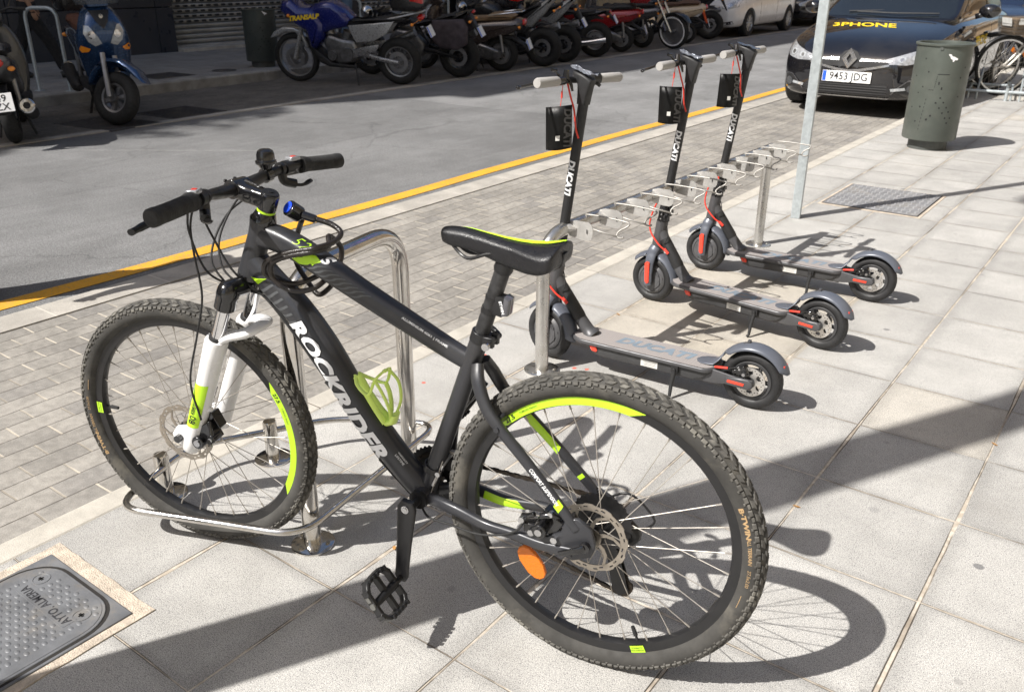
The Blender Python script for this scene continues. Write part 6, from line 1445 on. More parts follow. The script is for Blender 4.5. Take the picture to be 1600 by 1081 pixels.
for x in (-.45, 0, .45): m.tube(fillet([(x-.0, -.18, 0), (x, -.18, .10), (x, .55, .10), (x, .55, 0)], .05, 5), .012, 8); m.tube(fillet([(x+.09, -.18, 0), (x+.09, -.18, .10), (x+.09, .55, .30), (x+.09, .55, 0)], .05, 5), .012, 8)
m.tube([V(-.7, -.2, .10), V(.8, -.2, .10)], .016, 10).tube([V(-.7, .5, .10), V(.8, .5, .10)], .016, 10); m.build('tube_frame', GALV, WSt)
m = M()
for x in (-.66, -.05, .52, .76):
    for y in (-.2, .5): m.cyl((x, y, 0), (x, y, .14), .02, n=12)
m.build('stand_posts', GALV, WSt)
# ================================================================ motorcycles and motor scooters parked across the road
MTY = simple('moto_tyre', (.014, .014, .014), .8, 0, var=.2, scale=20)
ENG = simple('engine_alloy', (.20, .20, .205), .35, .8, var=.25, scale=20, dirt=((.05, .045, .04), .4))
MBK = simple('moto_black', (.012, .012, .013), .32, 0, coat=.4)
MPL = simple('moto_plastic', (.016, .016, .017), .55)
SEATM = simple('moto_seat', (.014, .014, .016), .6, 0, var=.15)
MCH = simple('moto_chrome', (.6, .6, .61), .12, 1.)
MGR = simple('moto_grey_rim', (.30, .30, .31), .35, .8)
AMB = simple('amber_lens', (.85, .28, .02), .2, 0, coat=.5); RLN = simple('red_lens', (.5, .015, .01), .15, 0, coat=.7)
SCRN = MT('tinted_screen', (.10, .11, .12), .08); SCRN.b.inputs['Alpha'].default_value = .38; SCRN = SCRN.m
def pt_(name, col, rough=.22, metal=.2): return simple(name, col, rough, metal, var=.05, coat=.8, dirt=((.06, .055, .05), .15))
def mwheel(par, name, x, R, w_, kind, mat_rim, mtx=None, disc=1):
    m = M(); rt_ = w_/2; rr = min(rt_, R*.26)
    m.lathe((x, 0, R), (0, 1, 0), [(R-rr+rr*cos(a), rt_*sin(a)) for a in [2*pi*i/14 for i in range(14)]], 44, closed=True)
    if mtx: m.xf(mtx)
    t = m.build(name, MTY, par, smooth=180); ri = R-2*rr*.9
    m = M(); m.lathe((x, 0, R), (0, 1, 0), [(ri-.012, -rt_*.6), (ri+.018, -rt_*.72), (ri+.018, rt_*.72), (ri-.012, rt_*.6)], 44, closed=True); m.cyl((x, -.06, R), (x, .06, R), .035, n=14)
    if kind == 'wire':
        for i in range(32): a = 2*pi*i/32; h = a+(1.0 if (i//2) % 2 else -1.0); m.cyl((x+.035*cos(h), .04*(1 if i % 2 else -1), R+.035*sin(h)), (x+ri*cos(a), 0, R+ri*sin(a)), .0022, n=4, caps=False)
    elif kind == 'disc':
        m.lathe((x, .01, R), (0, 1, 0), [(ri, .0), (ri*.75, .022), (ri*.55, .014), (ri*.3, .03), (.01, .034)], 32)
    else:
        for k in range(kind):
            a = 2*pi*k/kind+.3
            for o in (-.11, .11): m.tube([V(x+.03*cos(a), 0, R+.03*sin(a)), V(x+ri*cos(a+o), 0, R+ri*sin(a+o))], [.017, .013], 6, up=V(0, 1, 0), r2=.022)
    if mtx: m.xf(mtx)
    m.build('rim', mat_rim, t)
    if disc:
        m = M()
        for s_ in ((1, -1) if disc > 1 else (1,)):
            y = s_*(.062); m.lathe((x, y, R), (0, s_, 0), [(.085, 0), (.14, 0), (.14, .004), (.085, .004)], 32, closed=True)
        if mtx: m.xf(mtx)
        m.build('brake_disc', MGR, t)
    return t
def pris(t, name, poly, th, mat_, inset=.02, y=0., both=False, n_in=3, parent=None):
    out = []
    for s_ in ((1, -1) if both else (1,)):
        m = M(); m.prism(poly, th, fn=lambda p, s_=s_: p+V(0, y*s_, 0), inset=inset, n_in=n_in); out.append(m.build(name, mat_, parent or t, smooth=55))
    return out[0]
def bars(t, x, z, w_, mat_=MBK, mirrors=True, back=.10, rise=.02):
    m = M(); m.tube(cr([(x-back, w_, z), (x-back*.5, w_*.6, z+rise), (x, .08, z-.01), (x, -.08, z-.01), (x-back*.5, -w_*.6, z+rise), (x-back, -w_, z)], 4), .012, 8); hb = m.build('handlebar', mat_, t)
    for s_ in (1, -1):
        m = M(); m.tube([V(x-back-.0, w_*s_, z), V(x-back*.66, w_*.72*s_, z+rise*.6)], .017, 10); m.tube([V(x-back*.55, w_*.68*s_, z+.0), V(x-back*.5+.04, w_*.95*s_, z-.01)], .007, 6); m.build('grip', BLKR, hb)
        if mirrors: m = M(); m.tube([V(x-back*.4, w_*.55*s_, z+.02), V(x-.02, w_*.7*s_, z+.12), V(x-.01, w_*.82*s_, z+.17)], .006, 6); m.sphere((x-.01, w_*.86*s_, z+.20), 1, 12, 8, (.022, .075, .048)); m.build('mirror', MBK, hb)
    return hb
def rear_plate(t, x, z, tilt=.35, w_=.20, h=.15, two=None):
    p = number_plate(t, (x, 0, z), (0, -1, 0), (tilt*-1., 0, 1), '', w_, h, two=two); return p
def exhaust(t, pts, r, y, mat_=MCH):
    m = M(); m.tube(cr([(a, y, b) for a, b in pts], 4), [r*.45]*4+[r]*(4*(len(pts)-2)+1), 14); return m.build('exhaust', mat_, t)
def indic(t, x, z, y, mat_=AMB, par=None):
    for s_ in (1, -1): m = M(); m.tube([V(x, .03*s_, z), V(x, (y-.02)*s_, z)], .007, 6); m.sphere((x, y*s_, z), 1, 10, 6, (.022, .032, .022)); m.build('indicator', mat_, par or t)
def placed(name, label, rc, ang, lean=rad(-9), z=RZ+.008, group='motorcycles parked across the road'):
    Mx = Matrix.Translation((rc[0], rc[1], z)) @ Matrix.Rotation(rad(ang), 4, 'Z') @ Matrix.Rotation(lean, 4, 'X')
    return thing(name, label, 'motorcycle' if 'scooter' not in name else 'motor scooter', mtx=Mx, group=group)
def fork_(t, x, z, xt, zt, mat_=MGR, r=.023, y=.085, mtx=None):
    m = M()
    for s_ in (1, -1): m.tube([V(x, y*s_, z), V(x+(xt-x)*.45, y*s_, z+(zt-z)*.45), V(xt, y*s_, zt)], [r*1.25, r*1.2, r*.85], 12)
    m.box((xt, 0, zt), (.07, y*2+.06, .04))
    if mtx: m.xf(mtx)
    return m.build('fork', mat_, t)
# ---- blue touring enduro
t = placed('motorcycle', 'blue and silver adventure touring motorcycle with windscreen and black top box', (-7.77, 7.21), 204, rad(-8)); BLU = pt_('tank_blue', (.006, .012, .14)); SLV = pt_('silver_panel', (.40, .41, .42), .3, .5)
mwheel(t, 'rear_wheel', 0, .315, .13, 'wire', MGR); mwheel(t, 'front_wheel', 1.52, .335, .09, 'wire', MGR, disc=2)
fork_(t, 1.51, .335, 1.28, .95, SLV)
pris(t, 'front_fender', [(1.86, .60), (1.80, .68), (1.66, .745), (1.48, .745), (1.38, .70), (1.34, .60), (1.30, .50), (1.335, .47), (1.40, .60), (1.47, .68), (1.62, .68), (1.75, .62)], .13, SLV, .02)
pris(t, 'fuel_tank', [(1.25, .93), (1.16, 1.04), (1.0, 1.10), (.84, 1.09), (.70, 1.0), (.60, .88), (.66, .78), (.85, .74), (1.05, .68), (1.16, .60)], .34, BLU, .07)
fa = pris(t, 'front_fairing', [(1.52, .90), (1.60, .98), (1.56, 1.10), (1.42, 1.12), (1.32, 1.02), (1.10, 1.02), (.98, .82), (1.02, .62), (1.15, .48), (1.22, .50), (1.26, .72), (1.40, .80)], .40, BLU, .08)
m = M(); lettering(m, 'TRANSALP', .085, (1.25, .2015, .905), (-1, 0, .10), (0.1, 0, 1), off=.004, shear=.3, sx=1.1); m.build('fairing_lettering', YTX, fa)
m = M(); R_ = []
for i in range(7): q = i/6; R_.append([V(1.545-q*.18+.0*abs(b), b*(.16-.03*q), 1.08+q*.34) for b in (-1, -.6, 0, .6, 1)]) ; R_[-1] = [p+V(-.10*abs(p.y/.16)**2, 0, 0) for p in R_[-1]]
m.rings(R_, caps=False, wrap=False); m.build('windscreen', SCRN, t, smooth=180, solid=.004)
m = M(); m.sphere((1.575, 0, .985), 1, 14, 8, (.03, .11, .06)); m.build('headlight', LENS, fa)
indic(t, 1.46, .93, .21)
pris(t, 'seat', [(.72, .92), (.66, .86), (.50, .84), (.34, .86), (.18, .90), (-.12, .925), (-.20, .90), (-.15, .85), (.30, .79), (.66, .76)], .26, SEATM, .04)
pris(t, 'side_panel', [(.64, .80), (.20, .84), (-.02, .86), (.10, .70), (.30, .60), (.55, .58), (.60, .68)], .04, SLV, .012, .13, True)
m = M(); 
for s_ in (1, -1): m.tube(cr([(.10, .11*s_, .88), (-.15, .12*s_, .93), (-.38, .10*s_, .98), (-.42, .0, .985)], 4), .013, 8)
m.box((-.25, 0, .97), (.24, .2, .02)); m.build('rear_rack', SLV, t)
tb = pris(t, 'top_box', [(-.02, .995), (.02, 1.10), (-.02, 1.24), (-.15, 1.31), (-.34, 1.29), (-.46, 1.18), (-.46, 1.05), (-.38, .995)], .42, MBK, .07)
m = M(); m.prism([(-.28, 1.13), (-.455, 1.10), (-.462, 1.18), (-.40, 1.24), (-.33, 1.25)], .425, inset=.01); m.build('box_reflector', RLN, tb)
m = M(); m.sphere((-.36, 0, .90), 1, 12, 8, (.05, .10, .04)); m.build('tail_light', RLN, t); indic(t, -.28, .83, .17)
rear_plate(t, -.48, .72, -.45)
pris(t, 'engine', [(1.05, .60), (.95, .68), (.75, .62), (.58, .60), (.52, .42), (.60, .30), (.85, .28), (1.0, .38)], .26, ENG, .05)
m = M(); m.tube([V(.86, .0, .45), V(.98, 0, .70)], .075, 14).tube([V(.80, .0, .45), V(.70, 0, .70)], .075, 14); m.cyl((.70, .10, .42), (.70, .17, .42), .09, n=20).cyl((.92, .10, .40), (.92, .155, .40), .065, n=18); m.build('cylinders', ENG, t)
pris(t, 'bash_plate', [(1.22, .52), (1.14, .30), (1.0, .24), (.60, .22), (.60, .27), (.95, .30), (1.10, .42)], .24, MPL, .02)
m = M(); 
for s_ in (1, -1): m.tube([V(.55, .10*s_, .44), V(.20, .11*s_, .35), V(-.02, .11*s_, .315)], [.035, .03, .025], 8, up=V(0, 1, 0), r2=.015)
m.build('swingarm', ALU, t)
pris(t, 'footrest_guard', [(.60, .50), (.22, .56), (.26, .48), (.50, .40), (.62, .38)], .02, ALU, .004, .15, True)
exhaust(t, [(.5, .40), (.2, .50), (-.2, .66)], .055, -.17, ENG); bars(t, 1.16, 1.14, .40)
m = M(); m.tube([V(.60, .13, .30), V(.52, .28, .0)], [.014, .011], 8); m.build('side_stand', MPL, t)
def naked(label, rc, ang, tank, tail, rimm=MBK, seatm=SEATM, tailup=.14, pan=None, spokes=5, hl='round', wR=.31, wide=.17, plate=True, shock=None, exh='up', scr=False, lean=rad(-8), group='motorcycles parked across the road'):
    t = placed('motorcycle', label, rc, ang, lean, group=group)
    mwheel(t, 'rear_wheel', 0, wR, wide, spokes, rimm); mwheel(t, 'front_wheel', 1.42, wR-.01, .12, spokes, rimm, disc=2)
    fork_(t, 1.42, wR-.01, 1.22, .93, MBK); pris(t, 'front_fender', [(1.72, .50), (1.62, .62), (1.42, .675), (1.25, .62), (1.18, .50), (1.30, .60), (1.44, .635), (1.60, .58)], .13, MPL, .02)
    pris(t, 'fuel_tank', [(1.20, .86), (1.12, .96), (.95, 1.0), (.78, .95), (.66, .82), (.74, .74), (1.0, .70), (1.16, .72)], .30, tank, .07)
    pris(t, 'seat', [(.72, .86), (.55, .79), (.40, .79), (.25, .84+tailup*.3), (.0, .88+tailup*.6), (-.02, .84+tailup*.6), (.25, .75), (.66, .72)], .24, seatm, .035)
    pris(t, 'tail_cowl', [(.42, .76), (.20, .84+tailup*.2), (-.08, .88+tailup*.8), (-.26, .90+tailup), (-.24, .86+tailup), (-.05, .76+tailup*.4), (.16, .62), (.34, .64)], .20, tail, .05)
    pris(t, 'engine', [(1.02, .60), (.90, .70), (.62, .66), (.48, .50), (.52, .32), (.70, .24), (.98, .28), (1.08, .42)], .30, ENG, .05)
    m = M(); m.cyl((.70, .12, .42), (.70, .18, .42), .085, n=20).cyl((.92, .12, .40), (.92, .165, .40), .06, n=18); m.tube([V(.66, 0, .40), V(1.20, 0, .88)], .05, 8).tube([V(.50, 0, .46), V(.70, 0, .86)], .04, 8); m.build('frame', MPL, t)
    m = M(); 
    for s_ in (1, -1): m.tube([V(.52, .10*s_, .42), V(0, .12*s_, wR)], [.035, .025], 8, up=V(0, 1, 0), r2=.018)
    m.build('swingarm', MBK, t)
    pris(t, 'rear_hugger', [(.34, .50), (.22, .66), (.0, .72), (-.14, .66), (.0, .67), (.18, .60)], .15, MPL, .02)
    m = M(); m.sphere((1.40, 0, .90), 1, 14, 10, (.09, .10, .10)); h = m.build('headlight', MCH if hl == 'round' else MBK, t); m = M(); m.lathe((1.45, 0, .90), (1, 0, 0), [(.08, 0), (.06, .025), (.001, .035)], 18); m.build('lens', LENS, h)
    bars(t, 1.14, 1.06, .37)
    m = M(); m.sphere((-.25, 0, .87+tailup), 1, 12, 8, (.03, .06, .025)); m.build('tail_light', RLN, t); indic(t, -.24, .78+tailup*.6, .15)
    if plate:
        pris(t, 'plate_holder', [(-.16, .80+tailup*.6), (-.34, .62), (-.36, .63), (-.22, .84+tailup*.6)], .10, MPL, .005); rear_plate(t, -.355, .66, -.5)
    if exh == 'up': exhaust(t, [(.60, .30), (.30, .34), (.12, .50), (-.22, .62)], .055, -.17, MGR)
    elif exh: exhaust(t, [(.70, .26), (.40, .26), (.12, .28), (-.22, .34)], .05, .17, MCH)
    if shock:
        for s_ in (1, -1): m = M(); m.tube([V(.06, .13*s_, wR+.06), V(.20, .13*s_, .72)], .026, 10); m.build('shock_absorber', shock, t)
    if pan:
        pris(t, 'saddlebag', [(.30, .84), (-.16, .86), (-.22, .74), (-.20, .52), (-.05, .44), (.20, .46), (.34, .60)], .14, pan, .05, .20, True)
    if scr:
        m = M(); R_ = []
        for i in range(5): q = i/4; R_.append([V(1.44-q*.12, b*(.17-.02*q), .98+q*.20) for b in (-1, -.5, 0, .5, 1)])
        m.rings(R_, caps=False, wrap=False); m.build('windscreen', SCRN, t, smooth=180, solid=.004)
    m = M(); m.tube([V(.60, .13, .28), V(.54, .26, .0)], [.012, .010], 8); m.build('side_stand', MPL, t)
    return t
PAN = simple('saddlebag_cloth', (.055, .045, .055), .85, var=.3, scale=12, bump=.002); BKP = pt_('tank_black', (.012, .012, .014)); RDP = pt_('red_paint', (.28, .012, .015)); GRP = pt_('titanium_grey', (.10, .10, .11), .3, .5)
naked('black naked motorcycle with cloth saddlebags right of the blue touring motorcycle', (-7.66, 8.36), 201, BKP, MBK, pan=PAN, tailup=.06)
naked('sport motorcycle with upswept black and silver tail, nearer of the two alike', (-7.55, 10.36), 197, MBK, SLV, tailup=.20, plate=False, wide=.19, scr=True)
naked('sport motorcycle with silver tail and plate behind the nearer upswept tail', (-7.68, 11.15), 200, MBK, SLV, tailup=.18, wide=.18)
naked('black cruiser motorcycle with low seat and chrome side rail before the red scooter', (-7.76, 12.29), 203, BKP, MBK, tailup=-.08, exh='low', spokes=7, rimm=MGR)
naked('black naked motorcycle with orange rear shock in front of the white car', (-7.95, 17.45), 205, MBK, BKP, tailup=.16, shock=simple('orange_shock', (.7, .10, .03), .35), exh='up')
# ---- chopper with whitewalled front wheel pointing to the road
t = placed('motorcycle', 'dark cruiser motorcycle with its chrome fork and whitewall front wheel toward the road', (-8.95, 14.75), -3, rad(8))
mwheel(t, 'rear_wheel', 0, .32, .15, 'wire', MGR); fw_ = mwheel(t, 'front_wheel', 1.55, .34, .10, 'disc', MGR, disc=0)
m = M(); m.lathe((1.55, -.052, .34), (0, -1, 0), [(.25, -.01), (.27, .0), (.29, -.01)], 40); m.build('whitewall', WHT, fw_)
fork_(t, 1.55, .34, 1.22, 1.0, MCH, .026, .10)
pris(t, 'front_fender', [(1.92, .50), (1.84, .63), (1.62, .715), (1.38, .67), (1.24, .52), (1.20, .36), (1.24, .36), (1.30, .52), (1.42, .63), (1.62, .67), (1.80, .60)], .16, MBK, .03)
pris(t, 'fuel_tank', [(1.20, .90), (1.05, .97), (.85, .95), (.66, .84), (.70, .76), (1.10, .76)], .28, BKP, .07); pris(t, 'seat', [(.70, .80), (.50, .70), (.25, .74), (-.05, .82), (-.05, .74), (.30, .62), (.66, .70)], .26, SEATM, .04)
pris(t, 'rear_fender', [(.35, .62), (.22, .70), (.0, .75), (-.22, .68), (-.36, .52), (-.40, .38), (-.34, .40), (-.28, .52), (.0, .66), (.25, .56)], .20, BKP, .03)
pris(t, 'engine', [(1.05, .60), (.90, .74), (.62, .70), (.50, .48), (.55, .26), (1.0, .24), (1.10, .42)], .28, MCH, .05); exhaust(t, [(.8, .25), (.4, .25), (.0, .27), (-.35, .30)], .05, -.18)
m = M(); m.sphere((1.34, 0, .98), 1, 14, 10, (.09, .095, .095)); m.build('headlight', MCH, t); bars(t, 1.10, 1.14, .42, MCH, rise=.05); indic(t, 1.28, .88, .20)
def mscooter(name, label, rc, ang, body, seatm=SEATM, R=.26, wb=1.32, screen=None, box=None, steer=0., engine=True, plate=True, rimm=MGR, lean=rad(-6), classic=False, apron=None, two=None, spokes=6, front=True, rail=False):
    t = placed(name, label, rc, ang, lean)
    mwheel(t, 'rear_wheel', 0, R, .13, spokes, rimm); SXm = Matrix.Translation((wb-.2, 0, .8)) @ Matrix.Rotation(steer, 4, V(-.4, 0, .92).normalized()) @ Matrix.Translation((-(wb-.2), 0, -.8))
    mwheel(t, 'front_wheel', wb, R, .12, spokes, rimm, mtx=SXm, disc=1)
    m = M()
    for s_ in (1, -1): m.tube([V(wb, .085*s_, R), V(wb-.12, .075*s_, R+.36)], [.026, .022], 10)
    m.xf(SXm).build('fork', MGR, t)
    m = M(); m.prism([(wb+.30, R+.16), (wb+.22, R+.26), (wb+.06, R+.335), (wb-.12, R+.33), (wb-.25, R+.20), (wb-.26, R+.08), (wb-.22, R+.10), (wb-.16, R+.22), (wb-.02, R+.285), (wb+.14, R+.23)], .15, inset=.035, n_in=3); m.xf(SXm).build('front_fender', body, t, smooth=60)
    # apron: loft of shield sections
    R_ = []
    for z, xf_, w_, d in ((.22, wb-.24, .10, .16), (.32, wb-.235, .17, .15), (.48, wb-.22, .21, .13), (.62, wb-.17, .225, .16), (.74, wb-.12, .22, .20), (.84, wb-.13, .195, .20), (.94, wb-.19, .15, .16), (1.0, wb-.24, .10, .10)):
        ring = []
        for k in range(16):
            a = 2*pi*k/16; c_, s_ = cos(a), sin(a); ring.append(V(xf_-d*.5+d*.55*math.copysign(abs(c_)**.7, c_)-(.06*abs(s_)**2 if c_ > 0 else 0), w_*math.copysign(abs(s_)**.75, s_), z))
        R_.append(ring)
    m = M(); m.rings(R_); ap = m.build('front_apron', apron or body, t, smooth=70, sub=1)
    bv = bvh_of([ap])
    for s_ in (1, -1):
        q = [(.035, .68), (.06, .74), (.115, .83), (.15, .835), (.165, .77), (.14, .70), (.09, .66)]; q = q if s_ > 0 else [(-a, b) for a, b in q][::-1]
        m = M(); drape(m, bv, q, V(3, 0, 0), UY, UZ, F, .006, .02); hl_ = m.build('headlight', LENS, ap, smooth=180)
        m = M(); drape(m, bv, [(s_*.105+.030*cos(2*pi*k/12), .755+.034*sin(2*pi*k/12)) for k in range(12)], V(3, 0, 0), UY, UZ, F, .011, .02); m.build('lamp_unit', MCH, hl_)
        q = [(.13, .64), (.20, .67), (.215, .64), (.20, .61), (.15, .615)]; q = q if s_ > 0 else [(-a, b) for a, b in q][::-1]; m = M(); drape(m, bv, q, V(3, 0, 0), UY, UZ, F, .008, .03); m.build('indicator', AMB, ap)
    m = M(); drape(m, bv, [(-.085, .95), (.085, .95), (.05, .86), (0, .80), (-.05, .86)], V(3, 0, 0), UY, UZ, F, .006, .03); m.build('nose_panel', MPL, ap); m = M(); hh = bv.ray_cast(V(3, 0, .90), F)[0]; m.cyl(hh, hh+V(.012, 0, .002), .018, n=14); m.build('round_badge', MCH, ap)
    pris(t, 'floor_board', [(wb-.25, .34), (wb-.28, .26), (.30, .24), (.24, .34)], .36, MPL, .02)
    pris(t, 'rear_body', [(.66, .34), (.60, .56), (.52, .72), (.30, .76), (-.05, .78), (-.30, .80), (-.40, .76), (-.36, .66), (-.15, .56), (.10, .50), (.30, .40)], .32, body, .09)
    pris(t, 'seat', [(.66, .80), (.60, .74), (.20, .76), (-.20, .78), (-.26, .83), (-.15, .88), (.10, .87), (.22, .82), (.45, .81), (.60, .84)], .28, seatm, .05)
    m = M(); m.sphere((-.38, 0, .74), 1, 14, 8, (.035, .11, .05)); m.build('tail_light', RLN, t); indic(t, -.34, .68, .15)
    pris(t, 'rear_mudguard', [(.06, .53), (-.20, .54), (-.42, .40), (-.46, .32), (-.43, .31), (-.36, .40), (-.18, .49)], .12, MPL, .015)
    if plate: rear_plate(t, -.455, .42, -.35, .20, .16, two=two)
    if engine:
        pris(t, 'engine', [(.42, .36), (.30, .44), (.0, .34), (-.04, .24), (.10, .18), (.38, .22)], .10, ENG, .04, .12)
        m = M(); m.cyl((.0, .12, R), (.0, .20, R), .05, n=16).cyl((.30, .12, .30), (.30, .19, .30), .065, n=18); m.build('engine_cover', ENG, t)
    m = M(); m.tube([V(-.06, .12, R+.04), V(-.02, .12, .62)], .022, 10).tube([V(-.06, -.12, R+.04), V(-.02, -.12, .62)], .022, 10); m.build('shock_absorber', MGR, t)
    ex = exhaust(t, [(.30, .24), (.10, .24), (-.10, .28), (-.36, .36)], .060, -.19, MPL)
    m = M(); m.lathe((-.37, -.19, .363), (-1, 0, .3), [(.063, -.02), (.066, .0), (.055, .012), (.030, .014), (.026, -.02)], 20); m.build('exhaust_tip', MCH, ex)
    bars(t, wb-.30, 1.10, .33, MPL, True, .08); m = M(); m.prism([(wb-.42, 1.02), (wb-.38, 1.12), (wb-.28, 1.15), (wb-.18, 1.08), (wb-.20, .98), (wb-.36, .96)], .22, inset=.04); m.build('handlebar_cover', body, t, smooth=60)
    if screen:
        m = M(); R_ = []
        for i in range(7): q = i/6; R_.append([V(wb-.13-q*.20-.07*b*b, b*(.17+.06*math.sin(q*pi)-.04*q), 1.0+q*screen) for b in (-1, -.66, -.33, 0, .33, .66, 1)])
        m.rings(R_, caps=False, wrap=False); m.build('windscreen', SCRN, t, smooth=180, solid=.004)
    if rail: m = M(); [m.tube(cr([(.15, .12*s_, .84), (-.15, .14*s_, .88), (-.35, .10*s_, .90), (-.38, 0, .90)], 4), .011, 8) for s_ in (1, -1)]; m.build('grab_rail', MCH, t)
    if box:
        tb = pris(t, 'top_box', [(-.16, .90), (-.12, 1.02), (-.16, 1.16), (-.28, 1.22), (-.46, 1.20), (-.56, 1.10), (-.55, .97), (-.48, .90)], .40, box, .07)
        m = M(); m.prism([(-.40, 1.03), (-.558, 1.01), (-.562, 1.08), (-.50, 1.12)], .405, inset=.008); m.build('box_reflector', RLN, tb)
    m = M(); m.tube([V(.42, .10, .22), V(.36, .16, .0)], .012, 8).tube([V(.42, -.10, .22), V(.36, -.16, .0)], .012, 8); m.build('centre_stand', MPL, t)
    return t
SBLU = pt_('scooter_blue', (.018, .055, .14), .2, .5)
mscooter('motor_scooter', 'dark blue motor scooter facing the road with tall clear windscreen and top box', (-9.05, 3.52), -21, SBLU, R=.228, wb=1.24, screen=.42, box=MBK, steer=rad(44), lean=rad(2), plate=False, spokes=6, seatm=simple('brown_seat', (.12, .05, .03), .5)).scale = (1.16, 1.16, 1.16)
mscooter('motor_scooter', 'grey motor scooter at the left edge showing its number plate and round exhaust', (-7.57, 1.83), 152, pt_('scooter_grey', (.06, .062, .065), .35, .3), R=.25, two=('49', 'ZX'), lean=rad(-4))
mscooter('motor_scooter', 'chrome trimmed motor scooter with tan seat beside the cloth saddlebags', (-7.69, 9.41), 200, pt_('brown_grey_scooter', (.06, .045, .04)), simple('tan_seat', (.20, .13, .07), .6), R=.27, box=None, rail=True)
mscooter('motor_scooter', 'white touring scooter with a large dark top box behind the tan seated scooter', (-8.6, 10.35), 196, pt_('white_scooter', (.42, .43, .46), .3, .1), R=.25, box=pt_('box_brown', (.03, .026, .028)), screen=.3, plate=False)
mscooter('motor_scooter', 'bright red motor scooter with red top box and chrome side bar', (-7.91, 13.48), 203, RDP, R=.24, box=RDP, screen=.35)
mscooter('motor_scooter', 'dark grey maxi scooter with silver engine cover beside the whitewalled cruiser', (-8.05, 14.55), 196, GRP, R=.24)
mscooter('motor_scooter', 'cream coloured motor scooter with brown seat before the last motorcycle', (-7.85, 16.1), 205, pt_('cream_scooter', (.50, .40, .28), .3, 0), simple('brown_seat_two', (.10, .05, .03), .55), R=.22)
mscooter('motor_scooter', 'small red motor scooter parked deep against the kerb behind the black cruiser', (-8.9, 12.9), 200, RDP, R=.24, plate=False)
# ================================================================ people on the far pavement
def skin_body(name, mat_, par, J, E_, sub=2):
    """one continuous skinned surface: J name -> (pos, radius); E_ edges; first joint is the root"""
    names = list(J); me = bpy.data.meshes.new(name); me.from_pydata([J[k][0] for k in names], [(names.index(a), names.index(b)) for a, b in E_], [])
    o = bpy.data.objects.new(name, me); COL.objects.link(o); md = o.modifiers.new('sk', 'SKIN'); me.skin_vertices[0].data[0].use_root = True
    for i, k in enumerate(names): r = J[k][1]; me.skin_vertices[0].data[i].radius = r if isinstance(r, tuple) else (r, r)
    q = o.modifiers.new('s', 'SUBSURF'); q.levels = q.render_levels = sub; md.use_smooth_shade = True
    dg = bpy.context.evaluated_depsgraph_get(); me2 = bpy.data.meshes.new_from_object(o.evaluated_get(dg)); bpy.data.objects.remove(o)
    me2.name = name; me2.materials.clear(); me2.materials.append(mat_); me2.polygons.foreach_set('use_smooth', [True]*len(me2.polygons)); o = bpy.data.objects.new(name, me2); COL.objects.link(o); o.parent = par; return o
SKIN = simple('skin', (.30, .17, .11), .55, var=.06)
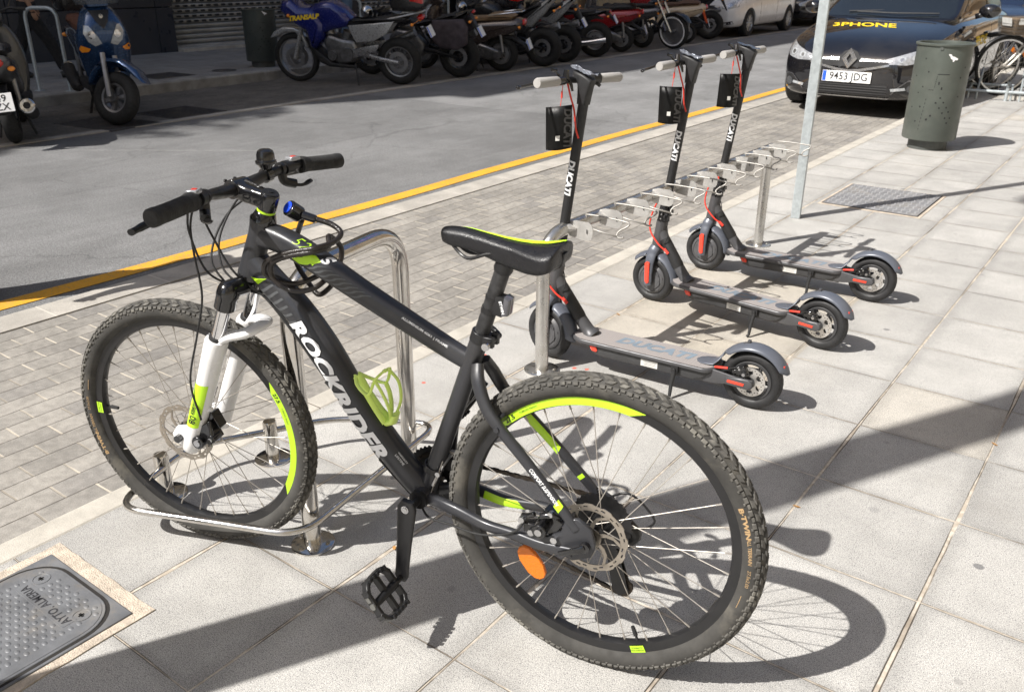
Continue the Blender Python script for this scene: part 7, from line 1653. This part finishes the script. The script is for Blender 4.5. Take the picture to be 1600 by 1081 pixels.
def person(label, loc, rz, stride, trousers, shirt, shoes, arm=0., H=1.74):
    t = thing('person', label, 'person', loc, rz); k = H/1.74; s1, s2 = stride
    J = {'pel': (V(0, 0, .93), (.145, .105)), 'bel': (V(0, 0, 1.08), (.135, .10)), 'che': (V(.0, 0, 1.28), (.155, .11)), 'nb': (V(0, 0, 1.44), (.08, .07)), 'nk': (V(.01, 0, 1.50), .055), 'hd': (V(.02, 0, 1.60), (.075, .088)), 'hd2': (V(.015, 0, 1.68), (.07, .08))}
    E_ = [('pel', 'bel'), ('bel', 'che'), ('che', 'nb'), ('nb', 'nk'), ('nk', 'hd'), ('hd', 'hd2')]
    for s_, n, st in ((1, 'l', s1), (-1, 'r', s2)):
        J['sh'+n] = (V(0, .19*s_, 1.40), .06); J['el'+n] = (V(-.02+arm*.1, .25*s_, 1.13), .042); J['wr'+n] = (V(.05+arm*.16, .26*s_, .90+.05*arm), .028); J['pm'+n] = (V(.07+arm*.19, .262*s_, .83+.07*arm), (.034, .018))
        J['hp'+n] = (V(0, .085*s_, .88), .088); J['kn'+n] = (V(st*.5+.05*abs(st), .095*s_, .49), .062); J['an'+n] = (V(st-.02, .10*s_, .09+max(0, -st)*.12), .042); J['ft'+n] = (V(st+.13, .105*s_, .035+max(0, -st)*.02), (.045, .030))
        E_ += [('nb', 'sh'+n), ('sh'+n, 'el'+n), ('el'+n, 'wr'+n), ('wr'+n, 'pm'+n), ('pel', 'hp'+n), ('hp'+n, 'kn'+n), ('kn'+n, 'an'+n), ('an'+n, 'ft'+n)]
    b = skin_body('body', SKIN, t, J, E_)
    for n, s_, st in (('l', 1, s1), ('r', -1, s2)):                                    # five fingers rooted in each palm
        p = J['pm'+n][0]; d = (p-J['wr'+n][0]).normalized(); m = M()
        for f in range(4): o = p+V(-.022+f*.0145, 0, 0)+d*.028; L_ = (.062, .075, .07, .055)[f]; m.tube([o-d*.02, o+d*L_*.5, o+d*L_*.85+V(0, -s_*.012, 0), o+d*L_+V(0, -s_*.02, 0)], [.009, .0085, .0075, .005], 8)
        m.tube([p+V(.024, -s_*.004, 0)-d*.02, p+V(.045, -s_*.012, 0)+d*.012, p+V(.046, -s_*.018, 0)+d*.045], [.011, .0095, .006], 8); m.build('fingers', SKIN, b)
    T_ = {'a': (V(0, 0, 1.03), (.150, .115)), 'p': (V(0, 0, .93), (.162, .122))}; ET = [('a', 'p')]
    for s_, n, st in ((1, 'l', s1), (-1, 'r', s2)):
        kx = st*.5+.05*abs(st); T_['h'+n] = (V(0, .09*s_, .82), .105); T_['k'+n] = (V(kx, .097*s_, .49), .082); T_['c'+n] = (V((kx+st)/2, .10*s_, .28), .072); T_['f'+n] = (V(st-.02, .10*s_, .10+max(0, -st)*.12), .070); ET += [('p', 'h'+n), ('h'+n, 'k'+n), ('k'+n, 'c'+n), ('c'+n, 'f'+n)]
    skin_body('trousers', trousers, t, T_, ET)
    Sh = {'a': (V(0, 0, 1.0), (.165, .125)), 'b': (V(0, 0, 1.12), (.152, .115)), 'c': (V(0, 0, 1.30), (.172, .125)), 'd': (V(0, 0, 1.44), (.085, .08))}; ES = [('a', 'b'), ('b', 'c'), ('c', 'd')]
    for s_, n in ((1, 'l'), (-1, 'r')): Sh['s'+n] = (V(0, .19*s_, 1.40), .075); Sh['e'+n] = (V(-.02+arm*.06, .235*s_, 1.20), .062); ES += [('d', 's'+n), ('s'+n, 'e'+n)]
    skin_body('shirt', shirt, t, Sh, ES)
    for s_, n, st in ((1, 'l', s1), (-1, 'r', s2)):
        m = M(); z0 = max(0, -st)*.10; m.tube(cr([(st-.075, .10*s_, .045+z0), (st-.02, .10*s_, .055+z0), (st+.08, .105*s_, .045+z0*.6), (st+.17, .108*s_, .03+z0*.2), (st+.195, .108*s_, .022+z0*.1)], 3), [.035]*3+[.045]*3+[.048]*3+[.042]*2+[.036, .015], 14, up=V(0, 0, 1), r2=[.042]*3+[.055]*3+[.045]*3+[.032]*2+[.026, .010]); m.build('shoe', shoes, t)
    m = M(); m.sphere((.0, 0, 1.675), 1, 18, 12, (.098, .088, .088)); m.build('hair', simple('dark_hair_%s' % label[:4], (.02, .014, .01), .7, bump=.003), t)
    m = M(); m.tube([V(.10, 0, 1.635), V(.118, 0, 1.605), V(.105, 0, 1.598)], [.008, .014, .008], 8)
    for s_ in (1, -1): m.sphere((.005, .082*s_, 1.61), 1, 8, 6, (.018, .010, .03))
    fc = m.build('nose_and_ears', SKIN, b)
    m = M()
    for s_ in (1, -1): m.sphere((.094, .032*s_, 1.632), .011, 8, 6)
    m.build('eyes', simple('eye_%s' % label[:4], (.5, .5, .5), .2), b); m = M(); m.box((.103, 0, 1.565), (.008, .045, .008)); m.build('mouth', simple('lips_%s' % label[:4], (.25, .09, .07), .5), b, bevel=.003)
    return t
BTR = simple('black_trousers', (.010, .010, .011), .9, var=.2); JNS = simple('blue_jeans', (.10, .15, .22), .9, var=.2, scale=8); 
person('person in flared black trousers and dark top striding past the far hoop stand', (-11.2, 3.92, .04), rad(62), (-.28, .33), BTR, simple('dark_top', (.02, .02, .022), .85), simple('black_shoe', (.015, .015, .015), .5))
person('person in pale blue jeans walking behind the blue touring motorcycle', (-11.6, 9.85, .04), rad(70), (.16, -.12), JNS, simple('grey_shirt', (.12, .12, .13), .85), simple('brown_shoe', (.10, .06, .04), .6), arm=.6)

person('person in dark shirt and trousers waiting at the yellow road line left of the bicycle', (-3.66, -.46, RZ), rad(20), (.05, -.04), BTR, simple('dark_shirt', (.02, .022, .03), .85), simple('grey_shoe', (.05, .05, .05), .6), arm=.3)  # unseen figure added for the shadow over the yellow line and gutter
